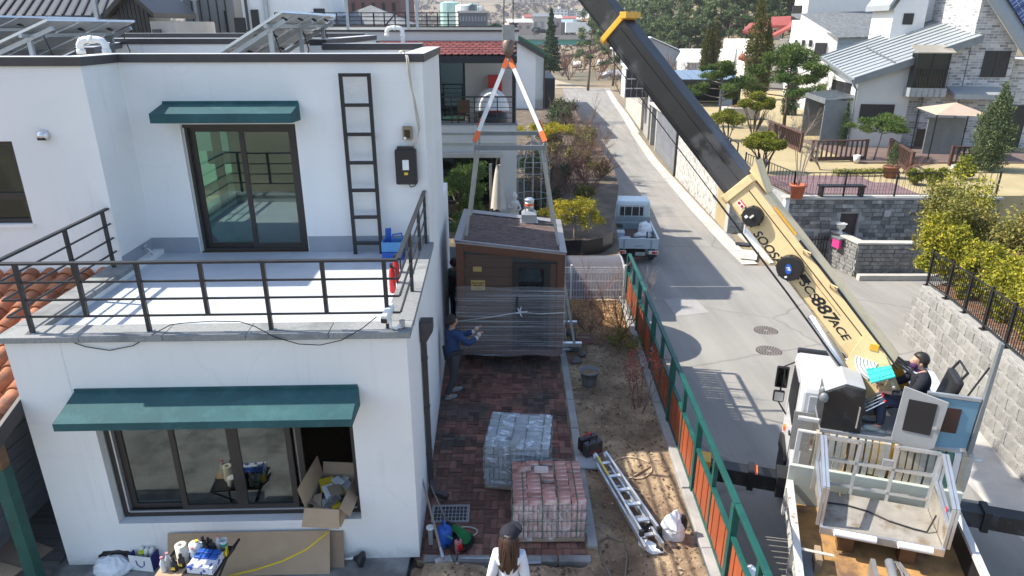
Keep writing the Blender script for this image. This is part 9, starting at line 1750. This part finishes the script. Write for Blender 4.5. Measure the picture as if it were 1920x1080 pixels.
def apart(px0,px1,py0,py1,Y,label,m,rows,cols,dep=14):
 a,b=UY(px0,py0,Y),UY(px1,py1,Y);t=E('apartment_block',(a.x,Y,b.z),0,label,'building','far apartment blocks');W_,H_=b.x-a.x,a.z-b.z;MB().box(0,W_,0,dep,-6,H_).build('wall',m,t)
 for r in range(rows):
  for c in range(cols):x0=W_*(c+.2)/cols;z0=H_*(r+.25)/rows;MB().box(x0,x0+W_*.55/cols,-.15,0,z0,z0+H_*.42/rows).build('window',m_spr,t)
 MB().box(-.4,W_+.4,-.4,dep,H_,H_+.6).build('roof_edge',m_concl,t);MB().box(W_*.4,W_*.55,3,8,H_,H_+2.5).build('stair_head',m,t)
apart(1036,1064,18,46,600,'white five storey apartment block, nearest on the far slope',m_wht,5,4);apart(1066,1080,20,45,606,'grey side of the white apartment block on the far slope',mat('grey_render2',(.5,.49,.47),.8),5,1);apart(1081,1103,22,44,620,'second white apartment block on the far slope',m_wht,4,4);apart(1103,1122,33,60,430,'plain white warehouse left of the boom',m_wht,1,1);apart(860,912,24,45,230,'dark blue ribbed factory block behind the red pent roof',mat('dark_blue_cladding',(.05,.065,.09),.6),1,9)
for i,(px,py0,w_,c) in enumerate(((868,8,3,m_wht),(885,6,2,mat('green_tank',(.2,.38,.34),.6)),(840,2,4,mat('pale_green_tank',(.35,.52,.48),.6)),(895,10,1.5,m_wht))):
 a=UY(px,py0,236);b=UY(px,26,236);t=E('factory_silo',(a.x,236+i*3,b.z-4),0,'%s silo above the dark blue factory' % ('white broad','green slim','pale green wide','white thin')[i],'silo','factory silos');MB().lathe([(w_*.8,0),(w_*.8,a.z-b.z+3.6),(w_*.5,a.z-b.z+4)],14).build('tank',c,t);MB().bar((w_,0,0),(w_,0,a.z-b.z+4.5),.25).build('pipe',m_galv,t)
rg=random.Random(77);far_m=[m_wht,m_concl,mat('far_red',(.3,.1,.08),.8),m_spr,mat('far_pink',(.5,.4,.36),.8),mat('far_blue',(.25,.33,.42),.8)]
FARL=['white','pale grey','brick red','dark grey','pinkish','bluish']
for i in range(20):
 px=972+ (i % 10)*16+rg.uniform(-4,4);Y=rg.uniform(290,520);k=i % 6;py=rg.uniform(48,60);p=UY(px,py,Y);w_=rg.uniform(4,10);h_=rg.uniform(3,7)
 t=E('far_building',(p.x,Y,p.z-1.5),rg.uniform(-.3,.3),'low %s building in the far valley, number %d from the left row' % (FARL[k],i+1) if False else 'low %s valley building seen %s the apartment blocks' % (FARL[k],('left below','just below','far left of','right below','level with','in front of','far right of')[i % 7]),'building','low buildings in the far valley');MB().box(-w_/2,w_/2,-3,3,-2,h_).build('wall',far_m[k],t);MB().ext([(-w_/2-.4,-3.3,h_),(w_/2+.4,-3.3,h_),(w_/2+.4,0,h_+1.2),(-w_/2-.4,0,h_+1.2)],(0,0,.2)).build('roof',far_m[(k+2) % 6],t)
 for c in range(3):MB().box(-w_/2+w_*(c+.25)/3,-w_/2+w_*(c+.65)/3,-3.1,-3,h_*.3,h_*.7).build('window',m_spr,t)
# single trees this side of the viaduct
def gz_(px,py,Y):p=UY(px,py,Y);return (p.x,Y,T(p.x,Y))
conifer('spruce',gz_(1032,120,118),11.5,2.4,'dark spruce standing beyond the end of the road',l_pined,3,16,420,.5)
pine('scots_pine',gz_(1103,155,108),10.5,3.0,'thin reddish pine with sparse crown beside the road end',l_forest,5,clumps=16,n=110,size=.5,crown0=.35,rad=.22,trunk_r=.22,flat=.5)
pine('scots_pine',gz_(1150,140,116),12,2.6,'tall bare stemmed pine just left of the boom',l_forest,6,clumps=10,n=120,size=.5,crown0=.55,rad=.25,trunk_r=.2)
for i,(px,Y,h,l) in enumerate(((1055,140,6,'bare brown tree right of the spruce'),(1068,130,5,'bare brown bush tree beside the parked white car'),(1020,132,5,'bare tree left of the spruce'),(1122,128,6,'bare tree behind the sparse pine'),(1170,100,6,'bare reddish tree beside the wall at the road end'),(1040,150,7,'bare tree behind the spruce'),(1090,150,7,'bare tree below the white lorry'),(1395,92,6,'bare brown tree left of the tall cypress'),(1360,96,6.5,'bare brown tree between slim cypresses and tall cypress'),(1375,110,7,'bare tree in front of the pine wood'),(1300,90,6,'bare reddish tree left of the slim cypresses'))):
 p=UY(px,110,Y);bare_shrub('bare_tree',(p.x,Y,T(p.x,Y)),h,l,6,.5,4,.09,i+200,m_twigr if i % 2 else m_twig,'tree','bare trees in the middle distance',kids=4)
# pine wood on the right: single trees in front, a mass behind
rg=random.Random(99)
spots=[(1185,118,9),(1205,125,9),(1228,128,10),(1250,122,10),(1272,118,10),(1295,120,9),(1320,128,10),(1345,122,12),(1368,118,13),(1392,122,14),(1415,116,14),(1440,120,15),(1465,118,15),(1240,140,12),(1290,140,13),(1340,142,15),(1390,145,16),(1440,142,17)]
PW=['small pine at the left end of the pine wood','second pine from the left end of the pine wood','third pine from the left end of the pine wood','pine above the grey barn roof','pine right of the grey barn','pine behind the white barn gable','pine above the slim cypresses','light green pine behind the slim cypresses','tall pine in the middle of the wood','tall pine left of the red roofs','tall pine above the red roofs','tall pine beside the white house','last tall pine at the white house','rear pine above the grey barn','rear pine above the white barn','rear pine above the middle of the wood','rear tall pine left of the red roofs','rear tall pine above the red roofs']
for i,(px,Y,h) in enumerate(spots):
 p=UY(px,100,Y);pine('wood_pine',(p.x,Y,T(p.x,Y)),h,h*.28,PW[i],l_forest,300+i,clumps=12,n=240,size=.55,crown0=.3,rad=.34,flat=.6,aspect=.3,trunk_r=.2,group='pines at the edge of the wood')
cl=[]
for i in range(420):
 x=rg.uniform(20,130);Y=rg.uniform(135,260);z=T(x,Y);h=rg.uniform(8,14)
 for k in range(3):cl.append(((x+rg.uniform(-1,1),Y+rg.uniform(-1,1),z+h*(.35+.25*k)),(2.4-.5*k,2.4-.5*k,h*.15),60))
o=foliage('pine_wood',cl,1.0,l_forest,None,seed=5,shell=.3,aspect=.4);tag(o,'dense pine wood covering the hill behind the houses','wood',kind='stuff')
# far brown woodland as a mass of bare crowns, and scrub on the cut slope
rgn=np.random.default_rng(3);cl=[]
for i in range(2600):
 x=rgn.uniform(-330,420);Y=rgn.uniform(600,900);
 if x < 60 and Y > 640 and mnoise.noise(Vector((x*.012,Y*.012,2))) > .02:continue
 cl.append(((x,Y,T(x,Y)+2.2),(3.2,3.2,3.0),26))
o=foliage('far_woodland',cl,2.6,leafmat('far_bare_wood',(.10,.075,.07),(.19,.145,.125),0.0),None,seed=8,shell=.2,aspect=.35);tag(o,'bare brown woodland on the far hillside','woodland',kind='stuff')
cl=[]
for i in range(900):x=rgn.uniform(-60,60);Y=rgn.uniform(95,205);cl.append(((x,Y,T(x,Y)+.35),(1.2,1.2,.5),14)) if not (lerpl(LE,min(Y,112))-4 < x < lerpl(RE,min(Y,112))+3 and Y < 165) else None
o=foliage('dry_field_grass',cl,.7,l_hay,None,seed=9,shell=.2,aspect=.25,droop=-.6);tag(o,'tufts of dry grass in the field beyond the road','grass',kind='stuff')
cl=[]
for i in range(1500):x=rgn.uniform(-80,90);Y=rgn.uniform(225,600);cl.append(((x,Y,T(x,Y)+1.5),(3,3,1.9),10))
o=foliage('valley_scrub',cl,1.6,leafmat('scrub',(.11,.09,.07),(.2,.17,.12),0.0),None,seed=10,shell=.2,aspect=.4);tag(o,'brown scrub and bare trees scattered in the far valley','scrub',kind='stuff')
pw2=E('power_line',(0,0,0),0,'thin power line strung across the far hillside','cable');a,b=UY(860,3,330),UY(1560,3,330);MB().tube([a,a.lerp(b,.5)-Vector((0,0,1)),b],.12,4).build('wire',m_galv,pw2)
for q in (a-Vector((2,0,0)),b+Vector((2,0,0))):MB().bar((q.x,q.y,-2),(q.x,q.y,q.z+1),.6).build('pylon',m_galv,pw2)
# rubble heap and small things at the end of the road
p=U(1150,148,-2.4);t=E('rubbish_heap',(p.x,p.y,-2.4),0,'heap of covered material beside the end of the road','heap');MB().ell((0,0,.5),(2.6,2,1.1),14,8,jit=.12,seed=4).build('tarpaulin',mat('grey_tarp',(.36,.37,.42),.6,var=.2,sc=2),t)
# lamps on the roadside and a pale tape post

# ================================================================ air
hz=MB().box(-960,960,-64,990,-4.0,175);m_haze=bpy.data.materials.new('haze_air');m_haze.use_nodes=True;t=m_haze.node_tree;t.nodes.clear()
pvn=N(t,'ShaderNodeVolumePrincipled');pvn.inputs['Color'].default_value=(.86,.89,.95,1);pvn.inputs['Density'].default_value=0.00034;pvn.inputs['Anisotropy'].default_value=0.2
o_n=N(t,'ShaderNodeOutputMaterial');t.links.new(pvn.outputs[0],o_n.inputs['Volume']);tag(hz.build('haze',m_haze),'thin haze in the air over the valley','haze',kind='stuff')
